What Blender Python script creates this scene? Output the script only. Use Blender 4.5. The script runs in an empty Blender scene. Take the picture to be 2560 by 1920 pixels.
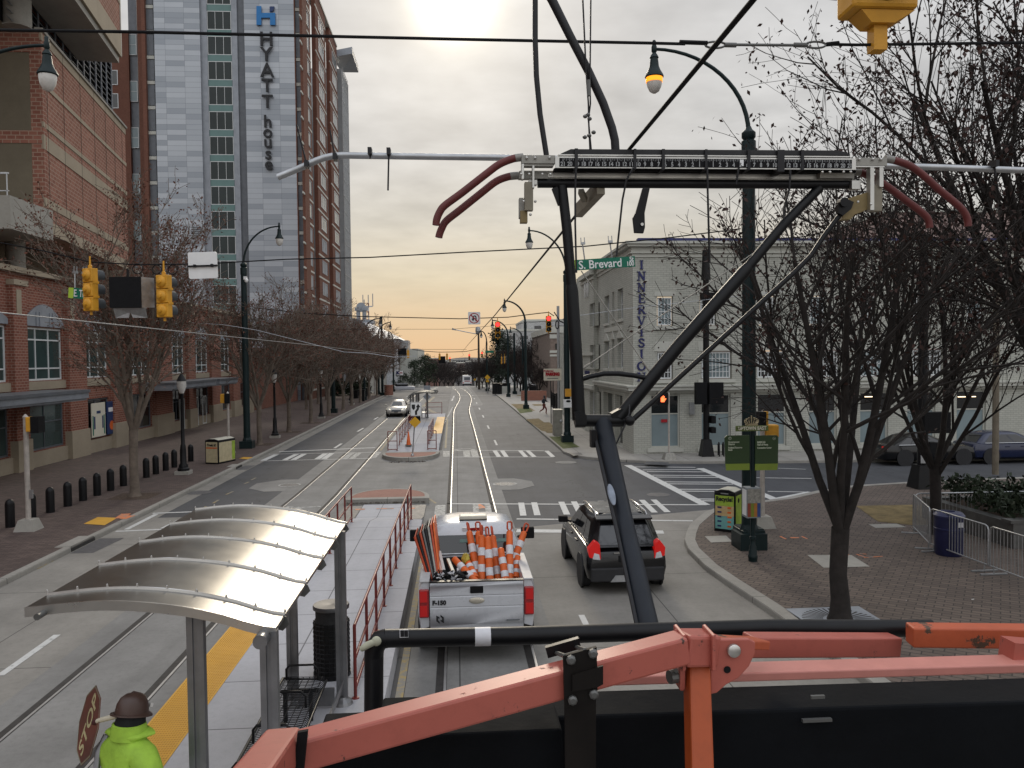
import bpy,math,random
from mathutils import Vector,Matrix
random.seed(7)
SC=bpy.context.scene
COL=SC.collection
# ------------------------------------------------------------------ camera
CAMH,FOC=5.1,2000.0
_psi,_th,_ro=math.radians(3.99),math.radians(1.79),.0105
FW=Vector((math.sin(_psi)*math.cos(_th),math.cos(_psi)*math.cos(_th),-math.sin(_th)))
_r0=Vector((math.cos(_psi),-math.sin(_psi),0));_u0=_r0.cross(FW)
RI=math.cos(_ro)*_r0 - math.sin(_ro)*_u0
UP=math.cos(_ro)*_u0+math.sin(_ro)*_r0
CP=Vector((0,0,CAMH))
cam=bpy.data.objects.new("camera",bpy.data.cameras.new("camera"));COL.objects.link(cam)
cam.matrix_world=Matrix(((RI.x,UP.x,-FW.x,0),(RI.y,UP.y,-FW.y,0),(RI.z,UP.z,-FW.z,CAMH),(0,0,0,1)))
cam.data.sensor_width=36;cam.data.lens=FOC*36/2560;cam.data.clip_start=.05;cam.data.clip_end=6000
SC.camera=cam
SC.render.engine='CYCLES'
SC.view_settings.view_transform='Standard';SC.view_settings.look='None'
SC.view_settings.exposure=0.0;SC.view_settings.gamma=1
SC.cycles.max_bounces=6;SC.cycles.diffuse_bounces=3;SC.cycles.glossy_bounces=3;SC.cycles.transparent_max_bounces=8
SC.cycles.use_denoising=True
SC.cycles.caustics_reflective=False;SC.cycles.caustics_refractive=False

# measured points of the place: a sight line through a picture point, cut by a plane
def ray(u,v): return RI*((u-1280)/FOC)+UP*((960-v)/FOC)+FW
def zp(y):                                   # the street dips gently beyond the crossing, then drops after the crest
 if y<80: return 0.0
 if y<230: return -2.5*((y-80)/150.0)**2
 return -2.5 - .045*(y-230)
def G(u,v,z=0.0):
 d=ray(u,v);t=(z-CAMH)/d.z
 for _ in range(12):
  y=d.y*t;t=(z+zp(y)-CAMH)/d.z if y<400 else t
 return CP+d*t
def P(u,v,y): d=ray(u,v);return CP+d*(y/d.y)
def PX(u,v,x): d=ray(u,v);return CP+d*(x/d.x)
D=2560/2212
def PD(a,b,y): return P(a*D,b*D,y)
def GD(a,b,z=0.0): return G(a*D,b*D,z)

# ------------------------------------------------------------------ sky and sun (low sun behind thin cloud, straight down the street)
SUND=ray(1134,-6).normalized()
S_EL=math.asin(SUND.z);S_AZ=math.atan2(SUND.x,SUND.y)
W=bpy.data.worlds.new("World");SC.world=W;W.use_nodes=True
def world_nodes():
 nt=W.node_tree;N=nt.nodes;L=nt.links;N.clear()
 out=N.new('ShaderNodeOutputWorld')
 sky=N.new('ShaderNodeTexSky');sky.sky_type='NISHITA';sky.sun_disc=False
 sky.sun_elevation=S_EL;sky.sun_rotation=S_AZ
 bg1=N.new('ShaderNodeBackground');bg1.inputs[1].default_value=.10
 L.new(sky.outputs[0],bg1.inputs[0])
 tc=N.new('ShaderNodeTexCoord');sep=N.new('ShaderNodeSeparateXYZ');L.new(tc.outputs['Generated'],sep.inputs[0])
 def M(op,a,b=None,c=None,clamp=False):
  m=N.new('ShaderNodeMath');m.operation=op;m.use_clamp=clamp
  for i,x in enumerate((a,b,c)):
   if x is None: continue
   if isinstance(x,(int,float)): m.inputs[i].default_value=x
   else: L.new(x,m.inputs[i])
  return m.outputs[0]
 X,Y,Z=sep.outputs
 # cloud layer seen in perspective
 zz=M('ADD',M('MAXIMUM',Z,0.0),.12)
 cx=N.new('ShaderNodeCombineXYZ');L.new(M('DIVIDE',X,zz),cx.inputs[0]);L.new(M('DIVIDE',Y,zz),cx.inputs[1])
 n1=N.new('ShaderNodeTexNoise');n1.inputs['Scale'].default_value=1.7;n1.inputs['Detail'].default_value=5;n1.inputs['Roughness'].default_value=.55
 L.new(cx.outputs[0],n1.inputs['Vector'])
 n2=N.new('ShaderNodeTexNoise');n2.inputs['Scale'].default_value=6.0;n2.inputs['Detail'].default_value=5
 L.new(cx.outputs[0],n2.inputs['Vector'])
 cl=M('ADD',M('MULTIPLY',M('SUBTRACT',n1.outputs[0],.5),.75),M('MULTIPLY',M('SUBTRACT',n2.outputs[0],.5),.42))
 amp=M('MULTIPLY',cl,M('MULTIPLY',M('SUBTRACT',Z,.03),6.0,clamp=True))
 dt=N.new('ShaderNodeVectorMath');dt.operation='DOT_PRODUCT';L.new(tc.outputs['Generated'],dt.inputs[0]);dt.inputs[1].default_value=SUND
 dot=M('MAXIMUM',dt.outputs['Value'],0.0)
 # azimuth nearness to the sun
 hx,hy=math.sin(S_AZ),math.cos(S_AZ)
 az=M('DIVIDE',M('ADD',M('MULTIPLY',X,hx),M('MULTIPLY',Y,hy)),M('SQRT',M('ADD',M('ADD',M('MULTIPLY',X,X),M('MULTIPLY',Y,Y)),1e-5)))
 azf=M('POWER',M('MAXIMUM',az,0.0),5.0)
 def ramp(stops,fac):
  r=N.new('ShaderNodeValToRGB');L.new(fac,r.inputs[0]);e=r.color_ramp.elements
  while len(e)>1: e.remove(e[-1])
  e[0].position=stops[0][0];e[0].color=(*stops[0][1],1)
  for p,c in stops[1:]:
   k=e.new(p);k.color=(*c,1)
  return r.outputs[0]
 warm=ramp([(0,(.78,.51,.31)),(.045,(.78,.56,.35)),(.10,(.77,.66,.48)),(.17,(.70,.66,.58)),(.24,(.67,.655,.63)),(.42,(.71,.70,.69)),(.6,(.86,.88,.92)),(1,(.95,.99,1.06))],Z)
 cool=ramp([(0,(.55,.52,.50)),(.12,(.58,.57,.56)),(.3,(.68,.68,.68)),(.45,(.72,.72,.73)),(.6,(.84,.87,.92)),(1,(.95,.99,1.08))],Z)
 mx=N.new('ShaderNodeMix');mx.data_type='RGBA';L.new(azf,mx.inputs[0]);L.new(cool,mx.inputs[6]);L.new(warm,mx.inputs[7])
 front=M('ADD',M('MULTIPLY',M('SUBTRACT',1.0,az),.36),.97)          # gain raised behind the viewer, out of frame, to light the facing walls
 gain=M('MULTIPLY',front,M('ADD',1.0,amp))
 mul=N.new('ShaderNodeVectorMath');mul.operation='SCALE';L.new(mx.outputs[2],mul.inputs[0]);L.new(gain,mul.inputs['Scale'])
 glow=M('ADD',M('MULTIPLY',M('POWER',dot,1300.0),1.6),M('ADD',M('MULTIPLY',M('POWER',dot,160.0),.22),M('MULTIPLY',M('POWER',dot,22.0),.07)))
 gc=N.new('ShaderNodeVectorMath');gc.operation='SCALE';gc.inputs[0].default_value=(1.0,.90,.70);L.new(glow,gc.inputs['Scale'])
 ad=N.new('ShaderNodeVectorMath');ad.operation='ADD';L.new(mul.outputs[0],ad.inputs[0]);L.new(gc.outputs[0],ad.inputs[1])
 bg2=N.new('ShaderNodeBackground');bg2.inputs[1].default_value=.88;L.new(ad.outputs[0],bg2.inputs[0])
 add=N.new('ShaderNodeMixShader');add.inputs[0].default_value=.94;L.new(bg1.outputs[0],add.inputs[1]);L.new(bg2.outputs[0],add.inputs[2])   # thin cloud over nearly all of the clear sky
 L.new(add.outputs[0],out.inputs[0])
world_nodes()
sl=bpy.data.lights.new("sun",'SUN');sl.energy=.9;sl.angle=math.radians(11);sl.color=(1,.88,.70)
so=bpy.data.objects.new("sun",sl);COL.objects.link(so);so.location=(0,0,90)
so.rotation_euler=(-SUND).to_track_quat('-Z','Y').to_euler()

# ------------------------------------------------------------------ mesh helpers
class MB:
 def __init__(s): s.v=[];s.f=[];s.m=[];s.k=0
 def add(s,vs,fs):
  b=len(s.v);s.v.extend([tuple(x) for x in vs])
  for f in fs: s.f.append(tuple(b+i for i in f));s.m.append(s.k)
  return s
 def poly(s,pts): return s.add(pts,[tuple(range(len(pts)))])
 def box(s,x0,x1,y0,y1,z0,z1):
  return s.add([(x0,y0,z0),(x1,y0,z0),(x1,y1,z0),(x0,y1,z0),(x0,y0,z1),(x1,y0,z1),(x1,y1,z1),(x0,y1,z1)],
                     [(3,2,1,0),(4,5,6,7),(0,1,5,4),(1,2,6,5),(2,3,7,6),(3,0,4,7)])
 def obox(s,c,ax,ay,az):                       # centre and three half-axis vectors
  c,ax,ay,az=Vector(c),Vector(ax),Vector(ay),Vector(az)
  vs=[c-ax-ay-az,c+ax-ay-az,c+ax+ay-az,c-ax+ay-az,c-ax-ay+az,c+ax-ay+az,c+ax+ay+az,c-ax+ay+az]
  return s.add(vs,[(3,2,1,0),(4,5,6,7),(0,1,5,4),(1,2,6,5),(2,3,7,6),(3,0,4,7)])
 def beam(s,a,b,w,h,up=(0,0,1),w2=None,h2=None):     # rectangular bar from a to b
  a,b=Vector(a),Vector(b);t=(b-a).normalized();sd=t.cross(Vector(up))
  if sd.length<1e-4: sd=t.cross(Vector((0,1,0)))
  sd.normalize();u=sd.cross(t);w2=w2 or w;h2=h2 or h
  vs=[]
  for p,ww,hh in ((a,w,h),(b,w2,h2)):
   vs+=[p-sd*ww/2-u*hh/2,p+sd*ww/2-u*hh/2,p+sd*ww/2+u*hh/2,p-sd*ww/2+u*hh/2]
  return s.add(vs,[(0,1,2,3),(7,6,5,4),(0,4,5,1),(1,5,6,2),(2,6,7,3),(3,7,4,0)])
 def tube(s,pts,r,n=8,caps=True,closed=False):
  pts=[Vector(p) for p in pts];m=len(pts)
  rs=r if isinstance(r,(list,tuple)) else [r]*m
  t0=(pts[1]-pts[0]).normalized()
  nrm=t0.cross(Vector((0,0,1)))
  if nrm.length<1e-3: nrm=t0.cross(Vector((1,0,0)))
  nrm.normalize();vs=[]
  for i,p in enumerate(pts):
   a=pts[max(i-1,0)];b=pts[min(i+1,m-1)]
   if closed: a=pts[i-1];b=pts[(i+1) % m]
   t=(b-a)
   if t.length<1e-9: t=t0
   t=t.normalized();nrm=nrm - t*nrm.dot(t)
   if nrm.length<1e-5: nrm=t.cross(Vector((.3,.7,.2)))
   nrm.normalize();bn=t.cross(nrm)
   for j in range(n):
    an=2*math.pi*j/n
    vs.append(p+(nrm*math.cos(an)+bn*math.sin(an))*rs[i])
  fs=[]
  for i in range(m if closed else m-1):
   i2=(i+1) % m
   for j in range(n):
    fs.append((i*n+j,i*n+(j+1)%n,i2*n+(j+1)%n,i2*n+j))
  if caps and not closed:
   fs.append(tuple(range(n-1,-1,-1)));fs.append(tuple((m-1)*n+j for j in range(n)))
  return s.add(vs,fs)
 def lathe(s,prof,n=16,c=(0,0,0),ax=(0,0,1),caps=True):
  ax=Vector(ax).normalized();e1=ax.cross(Vector((0,1,0)))
  if e1.length<1e-3: e1=ax.cross(Vector((1,0,0)))
  e1.normalize();e2=ax.cross(e1);c=Vector(c);vs=[];fs=[]
  for r,h in prof:
   for j in range(n):
    a=2*math.pi*j/n;vs.append(c+ax*h+(e1*math.cos(a)+e2*math.sin(a))*max(r,1e-4))
  for i in range(len(prof)-1):
   for j in range(n): fs.append((i*n+j,i*n+(j+1)%n,(i+1)*n+(j+1)%n,(i+1)*n+j))
  if caps:
   fs.append(tuple(range(n-1,-1,-1)));fs.append(tuple((len(prof)-1)*n+j for j in range(n)))
  return s.add(vs,fs)
 def prism(s,pts,vec):                            # flat polygon pushed along vec
  pts=[Vector(p) for p in pts];vec=Vector(vec);n=len(pts)
  return s.add(pts+[p+vec for p in pts],[tuple(range(n-1,-1,-1)),tuple(range(n,2*n))]+[(i,(i+1)%n,(i+1)%n+n,i+n) for i in range(n)])
 def ball(s,c,rx,ry,rz,n=12,m=8):
  vs=[];fs=[]
  for i in range(m+1):
   ph=math.pi*i/m
   for j in range(n):
    a=2*math.pi*j/n;vs.append((c[0]+rx*math.sin(ph)*math.cos(a),c[1]+ry*math.sin(ph)*math.sin(a),c[2]-rz*math.cos(ph)))
  for i in range(m):
   for j in range(n): fs.append((i*n+j,i*n+(j+1)%n,(i+1)*n+(j+1)%n,(i+1)*n+j))
  return s.add(vs,fs)
 def loft(s,rings,closed=True,caps=True):
  n=len(rings[0]);vs=[p for r in rings for p in r];fs=[]
  for i in range(len(rings)-1):
   for j in range(n if closed else n-1): fs.append((i*n+j,i*n+(j+1)%n,(i+1)*n+(j+1)%n,(i+1)*n+j))
  if caps: fs.append(tuple(range(n-1,-1,-1)));fs.append(tuple((len(rings)-1)*n+j for j in range(n)))
  return s.add(vs,fs)
 def grid(s,rows):                                  # open sheet from rows of points
  return s.loft(rows,closed=False,caps=False)

def mesh_from(mb,name,mats,smooth=None):
 me=bpy.data.meshes.new(name);me.from_pydata(mb.v,[],mb.f)
 if not isinstance(mats,(list,tuple)): mats=[mats]
 for m in mats: me.materials.append(m)
 if len(mats)>1: me.polygons.foreach_set('material_index',mb.m)
 me.validate(clean_customdata=False)
 import bmesh as _b
 if smooth is not None:
  bm=_b.new();bm.from_mesh(me);_b.ops.remove_doubles(bm,verts=bm.verts,dist=1e-5);_b.ops.recalc_face_normals(bm,faces=bm.faces);bm.to_mesh(me);bm.free()
  me.polygons.foreach_set('use_smooth',[True]*len(me.polygons));me.set_sharp_from_angle(angle=math.radians(smooth))
 me.update();return me

class Thing:
 """an Empty at the thing's base that parents its parts"""
 def __init__(s,name,label,cat,loc=(0,0,0),rz=0.0,group=None):
  o=bpy.data.objects.new(name,None);COL.objects.link(o);o.empty_display_size=.2
  o.location=loc;o.rotation_euler=(0,0,rz);s.o=o
  o['label']=label;o['category']=cat
  if group: o['group']=group
  s.inv=(Matrix.Translation(Vector(loc)) @ Matrix.Rotation(rz,4,'Z')).inverted()
 def part(s,name,mb,mats,parent=None,world=False,smooth=None,label=None,bevel=0,kind=None):
  if world: mb.v=[tuple(s.inv @ Vector(p)) for p in mb.v]
  o=bpy.data.objects.new(name,mesh_from(mb,name,mats,smooth));COL.objects.link(o)
  o.parent=parent or s.o
  if label: o['label']=label
  if kind: o['kind']=kind
  if bevel:
   b=o.modifiers.new('bevel','BEVEL');b.width=bevel;b.segments=2;b.limit_method='ANGLE';b.angle_limit=math.radians(40)
  return o
 def text(s,body,size,org,xdir,ydir,m,parent=None,ext=.004,sx=1.0,bold=0.0,align='CENTER',name='lettering',world=False):
  me=text_mesh(body,size,org,xdir,ydir,ext,sx,bold,align)
  if world: me.transform(s.inv)
  me.materials.append(m)
  o=bpy.data.objects.new(name,me);COL.objects.link(o);o.parent=parent or s.o
  return o
 def copy(s,loc,rz=None,label=None):
  c=Thing.__new__(Thing)
  def cp(o,par):
   n=o.copy();COL.objects.link(n)
   if par is not None: n.parent=par
   for ch in o.children: cp(ch,n)
   return n
  c.o=cp(s.o,None);c.o.location=loc
  if rz is not None: c.o.rotation_euler=(0,0,rz)
  if label: c.o['label']=label
  c.inv=None
  return c

def text_mesh(body,size,org,xdir,ydir,ext=.004,sx=1.0,bold=0.0,align='CENTER'):
 cu=bpy.data.curves.new('txt','FONT');cu.body=body;cu.size=size;cu.extrude=ext;cu.align_x=align;cu.align_y='CENTER';cu.offset=bold;cu.resolution_u=3
 tmp=bpy.data.objects.new('txt',cu);COL.objects.link(tmp)
 me=bpy.data.meshes.new_from_object(tmp);COL.objects.unlink(tmp);bpy.data.objects.remove(tmp);bpy.data.curves.remove(cu)
 x=Vector(xdir).normalized();y=Vector(ydir).normalized();z=x.cross(y);o=Vector(org)
 me.transform(Matrix(((x.x*sx,y.x,z.x,o.x),(x.y*sx,y.y,z.y,o.y),(x.z*sx,y.z,z.z,o.z),(0,0,0,1))))
 me.materials.clear()
 return me

def single(name,mb,mats,label,cat,loc=(0,0,0),group=None,smooth=None,world=True,rz=0.0):
 if world:
  inv=(Matrix.Translation(Vector(loc)) @ Matrix.Rotation(rz,4,'Z')).inverted();mb.v=[tuple(inv @ Vector(p)) for p in mb.v]
 o=bpy.data.objects.new(name,mesh_from(mb,name,mats,smooth));COL.objects.link(o)
 o.location=loc;o.rotation_euler=(0,0,rz);o['label']=label;o['category']=cat
 if group: o['group']=group
 return o
def struct(name,mb,mats,smooth=None,label=None):
 o=bpy.data.objects.new(name,mesh_from(mb,name,mats,smooth));COL.objects.link(o);o['kind']='structure'
 if label: o['label']=label
 return o
def drape(mb):
 mb.v=[(x,y,z+zp(y)) for x,y,z in mb.v];return mb
ORD=['first','second','third','fourth','fifth','sixth','seventh','eighth','ninth','tenth','eleventh','twelfth','thirteenth','fourteenth','fifteenth','sixteenth']

# ------------------------------------------------------------------ materials
def srgb(r,g,b):
 f=lambda c: (c/255/12.92) if c/255 <= .04045 else ((c/255+.055)/1.055)**2.4
 return (f(r),f(g),f(b))
class NB:
 def __init__(s,name):
  s.m=bpy.data.materials.new(name);s.m.use_nodes=True;s.nt=s.m.node_tree;s.N=s.nt.nodes;s.L=s.nt.links
  s.b=s.N['Principled BSDF'];s.tc=s.N.new('ShaderNodeTexCoord')
 def noise(s,scale,detail=4,rough=.55,vec=None,dist=0):
  n=s.N.new('ShaderNodeTexNoise');n.inputs['Scale'].default_value=scale;n.inputs['Detail'].default_value=detail;n.inputs['Roughness'].default_value=rough;n.inputs['Distortion'].default_value=dist
  s.L.new(vec or s.tc.outputs['Object'],n.inputs['Vector']);return n.outputs[0]
 def math(s,op,a,b=None,clamp=False):
  m=s.N.new('ShaderNodeMath');m.operation=op;m.use_clamp=clamp
  for i,x in enumerate((a,b)):
   if x is None: continue
   if isinstance(x,(int,float)): m.inputs[i].default_value=x
   else: s.L.new(x,m.inputs[i])
  return m.outputs[0]
 def ramp(s,fac,stops,const=False):
  r=s.N.new('ShaderNodeValToRGB');s.L.new(fac,r.inputs[0]);e=r.color_ramp.elements
  if const: r.color_ramp.interpolation='CONSTANT'
  while len(e)>1: e.remove(e[-1])
  cc=lambda c: (c,c,c,1) if isinstance(c,(int,float)) else (*c,1)
  e[0].position=stops[0][0];e[0].color=cc(stops[0][1])
  for p,c in stops[1:]: e.new(p).color=cc(c)
  return r.outputs[0]
 def mix(s,fac,a,b,mode='MIX'):
  m=s.N.new('ShaderNodeMix');m.data_type='RGBA';m.blend_type=mode
  for i,x in ((0,fac),(6,a),(7,b)):
   if isinstance(x,(int,float)): m.inputs[i].default_value=x
   elif isinstance(x,tuple): m.inputs[i].default_value=(*x,1)
   else: s.L.new(x,m.inputs[i])
  return m.outputs[2]
 def mapping(s,scale=(1,1,1),rot=(0,0,0),vec=None):
  m=s.N.new('ShaderNodeMapping');m.inputs['Scale'].default_value=scale;m.inputs['Rotation'].default_value=rot
  s.L.new(vec or s.tc.outputs['Object'],m.inputs[0]);return m.outputs[0]
 def wallvec(s):                                   # (x+y, z): runs along walls parallel to x or y
  sp=s.N.new('ShaderNodeSeparateXYZ');s.L.new(s.tc.outputs['Object'],sp.inputs[0])
  c=s.N.new('ShaderNodeCombineXYZ');s.L.new(s.math('ADD',sp.outputs[0],sp.outputs[1]),c.inputs[0]);s.L.new(sp.outputs[2],c.inputs[1]);return c.outputs[0]
 def brick(s,vec,w,h,mortar,off=.5):
  b=s.N.new('ShaderNodeTexBrick');s.L.new(vec,b.inputs['Vector']);b.offset=off
  b.inputs['Color1'].default_value=(0,0,0,1);b.inputs['Color2'].default_value=(1,1,1,1);b.inputs['Mortar'].default_value=(.5,.5,.5,1)
  b.inputs['Scale'].default_value=1;b.inputs['Brick Width'].default_value=w;b.inputs['Row Height'].default_value=h;b.inputs['Mortar Size'].default_value=mortar;b.inputs['Bias'].default_value=0
  b.inputs['Mortar Smooth'].default_value=.1
  return b.outputs['Color'],b.outputs['Fac']
 def bump(s,h,strength=.3,dist=.01):
  b=s.N.new('ShaderNodeBump');b.inputs['Strength'].default_value=strength;b.inputs['Distance'].default_value=dist
  s.L.new(h,b.inputs['Height']);s.L.new(b.outputs[0],s.b.inputs['Normal'])
 def done(s,col=None,rough=.6,metal=0.0,spec=.4):
  if col is not None:
   if isinstance(col,tuple): s.b.inputs['Base Color'].default_value=(*col,1)
   else: s.L.new(col,s.b.inputs['Base Color'])
  if isinstance(rough,(int,float)): s.b.inputs['Roughness'].default_value=rough
  else: s.L.new(rough,s.b.inputs['Roughness'])
  s.b.inputs['Metallic'].default_value=metal;s.b.inputs['Specular IOR Level'].default_value=spec
  return s.m
def plain(name,col,rough=.6,metal=0.0,var=.25,vs=3.0,bump=0.0,bs=40.0,spec=.4):
 n=NB(name);a=n.noise(vs,6,.6)
 c=n.mix(n.ramp(a,[(.3,0),(.7,1)]),tuple(x*(1-var) for x in col),tuple(min(1,x*(1+var)) for x in col))
 r=n.math('ADD',n.math('MULTIPLY',n.noise(vs*2.3),.25),rough-.12,clamp=True)
 if bump: n.bump(n.noise(bs,5,.6),bump,.01)
 return n.done(c,r,metal,spec)
def glow(name,col,strength,base=None):
 n=NB(name);n.b.inputs['Emission Color'].default_value=(*col,1);n.b.inputs['Emission Strength'].default_value=strength
 return n.done(base or tuple(c*.6 for c in col),.3)
def chipped(name,col,under,amount=.60,scale=14,rough=.4,metal=0.0):    # paint worn through at patches
 n=NB(name);f=n.ramp(n.noise(scale,8,.7),[(amount,0),(amount+.025,1)])
 base=n.mix(n.noise(6,5),tuple(c*.86 for c in col),tuple(min(1,c*1.12) for c in col))
 grime=n.ramp(n.noise(22,7,.75),[(.5,0),(.8,.35)])
 base=n.mix(grime,base,tuple(c*.45 for c in col))
 n.bump(n.math('SUBTRACT',1.0,f),.35,.002)
 return n.done(n.mix(f,base,under),rough,metal,.45)
def brickwall(name,c1,c2,mortar,w=.215,h=.075,ms=.007):
 n=NB(name);v=n.wallvec();col,fac=n.brick(v,w,h,ms)
 b=n.mix(col,c1,c2);stain=n.noise(.35,6,.6);st2=n.noise(2.2,5,.6)
 b=n.mix(n.ramp(stain,[(.35,0),(.75,.45)]),b,tuple(x*.55 for x in c1))
 b=n.mix(n.ramp(st2,[(.5,0),(.85,.35)]),b,tuple(min(1,x*1.35) for x in c2))
 n.bump(n.math('SUBTRACT',1.0,fac),.4,.01)
 return n.done(n.mix(fac,b,mortar),.85,0,.2)
def concrete(name,col,joint=None,var=.22,stain=.35,rot=0.0,jw=.012):
 n=NB(name);a=n.noise(.7,8,.62);b=n.noise(9,6,.65);c=n.noise(60,3,.6)
 base=n.mix(n.ramp(a,[(.28,0),(.72,1)]),tuple(x*(1-var) for x in col),tuple(x*(1+var) for x in col))
 base=n.mix(n.ramp(b,[(.48,0),(.78,stain)]),base,tuple(x*.5 for x in col))
 base=n.mix(n.ramp(c,[(.45,0),(.8,.22)]),base,tuple(min(1,x*1.5) for x in col))
 st=n.noise(1.0,5,.6,vec=n.mapping((1.6,.11,1)))              # wheel-worn streaks along the street
 base=n.mix(n.ramp(st,[(.46,0),(.72,stain*.8)]),base,tuple(x*.55 for x in col))
 h=c
 if joint:
  v=n.mapping((1,1,1),(0,0,rot));_,f=n.brick(v,joint[0],joint[1],jw,0.0)
  base=n.mix(f,base,tuple(x*.35 for x in col));h=n.math('SUBTRACT',c,n.math('MULTIPLY',f,2.0))
 n.bump(h,.18,.006)
 return n.done(base,.82,0,.28)
def asphalt(name,col):
 n=NB(name);a=n.noise(.35,8,.65);b=n.noise(5,7,.7);c=n.noise(120,2,.5)
 base=n.mix(n.ramp(a,[(.3,0),(.7,1)]),tuple(x*.78 for x in col),tuple(x*1.28 for x in col))
 base=n.mix(n.ramp(b,[(.5,0),(.8,.35)]),base,tuple(x*1.7 for x in col))
 base=n.mix(n.ramp(c,[(.5,0),(.75,.4)]),base,tuple(x*2.0 for x in col))
 st=n.noise(1.1,6,.62,vec=n.mapping((1.5,.09,1)))
 base=n.mix(n.ramp(st,[(.48,0),(.7,.4)]),base,tuple(x*.6 for x in col))
 vo=n.N.new('ShaderNodeTexVoronoi');vo.feature='DISTANCE_TO_EDGE';vo.inputs['Scale'].default_value=.30
 wv=n.N.new('ShaderNodeVectorMath');wv.operation='ADD';n.L.new(n.tc.outputs['Object'],wv.inputs[0])
 nz=n.N.new('ShaderNodeTexNoise');nz.inputs['Scale'].default_value=1.6;nz.inputs['Detail'].default_value=5;n.L.new(n.tc.outputs['Object'],nz.inputs['Vector'])
 n.L.new(nz.outputs['Color'],wv.inputs[1]);n.L.new(wv.outputs[0],vo.inputs['Vector'])
 cr=n.math('MULTIPLY',n.ramp(vo.outputs['Distance'],[(.003,1),(.008,0)]),n.ramp(n.noise(.5,3),[(.48,0),(.6,.8)]))
 base=n.mix(cr,base,tuple(x*.35 for x in col))
 n.bump(c,.25,.004)
 return n.done(base,.78,0,.3)
def worn(name,col,under,amt=.55,scale=9):
 n=NB(name);f=n.ramp(n.noise(scale,8,.75),[(amt,0),(amt+.12,1)])
 c=n.mix(n.noise(3,5),tuple(x*.82 for x in col),col)
 return n.done(n.mix(f,c,under),.7,0,.3)
def pavers(name,c1,c2,mortar,w,h,rot,ms=.008,tint=None):
 n=NB(name);col,fac=n.brick(n.mapping((1,1,1),(0,0,rot)),w,h,ms)
 b=n.mix(col,c1,c2);b=n.mix(n.ramp(n.noise(.5,6,.6),[(.3,0),(.75,.5)]),b,tuple(x*.6 for x in c1))
 b=n.mix(n.ramp(n.noise(4,6,.7),[(.55,0),(.85,.35)]),b,tuple(min(1,x*1.6) for x in c2))
 n.bump(n.math('SUBTRACT',1.0,fac),.35,.006)
 return n.done(n.mix(fac,b,mortar),.8,0,.3)
def glass(name,col,rough=.06,spec=.9):
 n=NB(name);c=n.mix(n.noise(.6,3),tuple(x*.7 for x in col),tuple(x*1.3 for x in col))
 return n.done(c,rough,0.0,spec)

M={}
M['asphalt']=asphalt('asphalt',(.062,.064,.070))
M['asphalt2']=asphalt('asphalt_worn',(.115,.115,.116))
M['conc_lane']=concrete('concrete_lane',(.235,.222,.200),(4.2,4.6),.2,.35)
M['conc_track']=concrete('concrete_track',(.215,.210,.200),(30,9.0),.2,.4)
M['gutter']=concrete('concrete_gutter',(.270,.258,.235),(30,3.2),.15,.3)
M['kerb']=concrete('concrete_kerb',(.300,.285,.255),(30,3.2),.15,.4)
M['deck']=concrete('concrete_deck',(.42,.42,.44),(30,1.55),.10,.25)
M['walk']=concrete('concrete_walk',(.31,.295,.27),(1.6,1.6),.14,.3)
M['conc']=concrete('concrete_cast',(.33,.315,.28),None,.14,.3)
M['paver']=pavers('brick_paving',(.092,.066,.058),(.150,.108,.094),(.045,.038,.034),.24,.12,.0)
M['paver2']=pavers('brick_paving_plaza',(.112,.088,.074),(.168,.130,.108),(.045,.038,.034),.32,.16,.62,.012)
M['redpave']=pavers('red_island_brick',(.30,.13,.095),(.36,.17,.13),(.18,.12,.1),.2,.1,.2)
M['white']=worn('white_line_paint',(.60,.60,.58),(.22,.22,.21),.56,7)
M['white_worn']=worn('old_white_line_paint',(.50,.50,.48),(.20,.20,.19),.44,5)
M['yellow_line']=worn('old_yellow_line_paint',(.36,.27,.10),(.20,.19,.17),.42,6)
M['rail']=plain('rail_steel',(.56,.55,.54),.45,.75,.06,3)
M['groove']=plain('rail_groove',(.035,.032,.030),.8,0,.3,5)
M['tactile']=plain('yellow_tactile',(.62,.33,.035),.6,0,.08,2)
M['tactile_dot']=plain('yellow_tactile_bump',(.50,.25,.022),.6,0,.05,2)
M['grate']=plain('dark_grate',(.10,.10,.105),.6,.3,.2,5)
M['orange_spray']=worn('orange_spray_paint',(.75,.22,.07),(.28,.25,.22),.47,6)
M['grass_dry']=plain('dry_grass',(.17,.125,.055),.95,0,.4,2.5,.8,60)
M['grass_green']=plain('short_grass',(.085,.10,.03),.95,0,.4,2.5,.8,60)
M['mulch']=plain('leaf_litter',(.075,.05,.035),.95,0,.6,14,.9,50)
M['ground']=plain('earth',(.10,.095,.085),.95,0,.3,.2)
M['hill']=plain('far_woods',(.075,.07,.068),.95,0,.35,.06)
M['green_pole']=plain('dark_green_paint',(.007,.017,.018),.45,0,.2,4,.05,30,.25)
M['black']=plain('black_paint',(.007,.007,.008),.40,0,.25,6,0,40,.25)
M['black_matt']=plain('black_matt',(.006,.006,.007),.7,0,.3,8,0,40,.2)
M['rubber']=plain('black_rubber',(.018,.018,.019),.75,0,.3,12)
M['galv']=plain('galvanised',(.42,.43,.44),.42,.85,.18,9)
M['steel']=plain('brushed_steel',(.50,.49,.47),.30,1.0,.10,2)
M['steel_dark']=plain('weathered_steel',(.14,.14,.135),.45,.6,.2,5)
M['alu']=plain('aluminium',(.55,.54,.51),.38,.9,.12,7)
M['alu_paint']=plain('grey_cast_metal',(.30,.29,.26),.5,.3,.2,12)
M['brass']=plain('brassy_metal',(.30,.23,.09),.45,.5,.2,9)
M['sig_yellow']=plain('signal_yellow',(.62,.30,.025),.5,0,.15,5)
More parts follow.
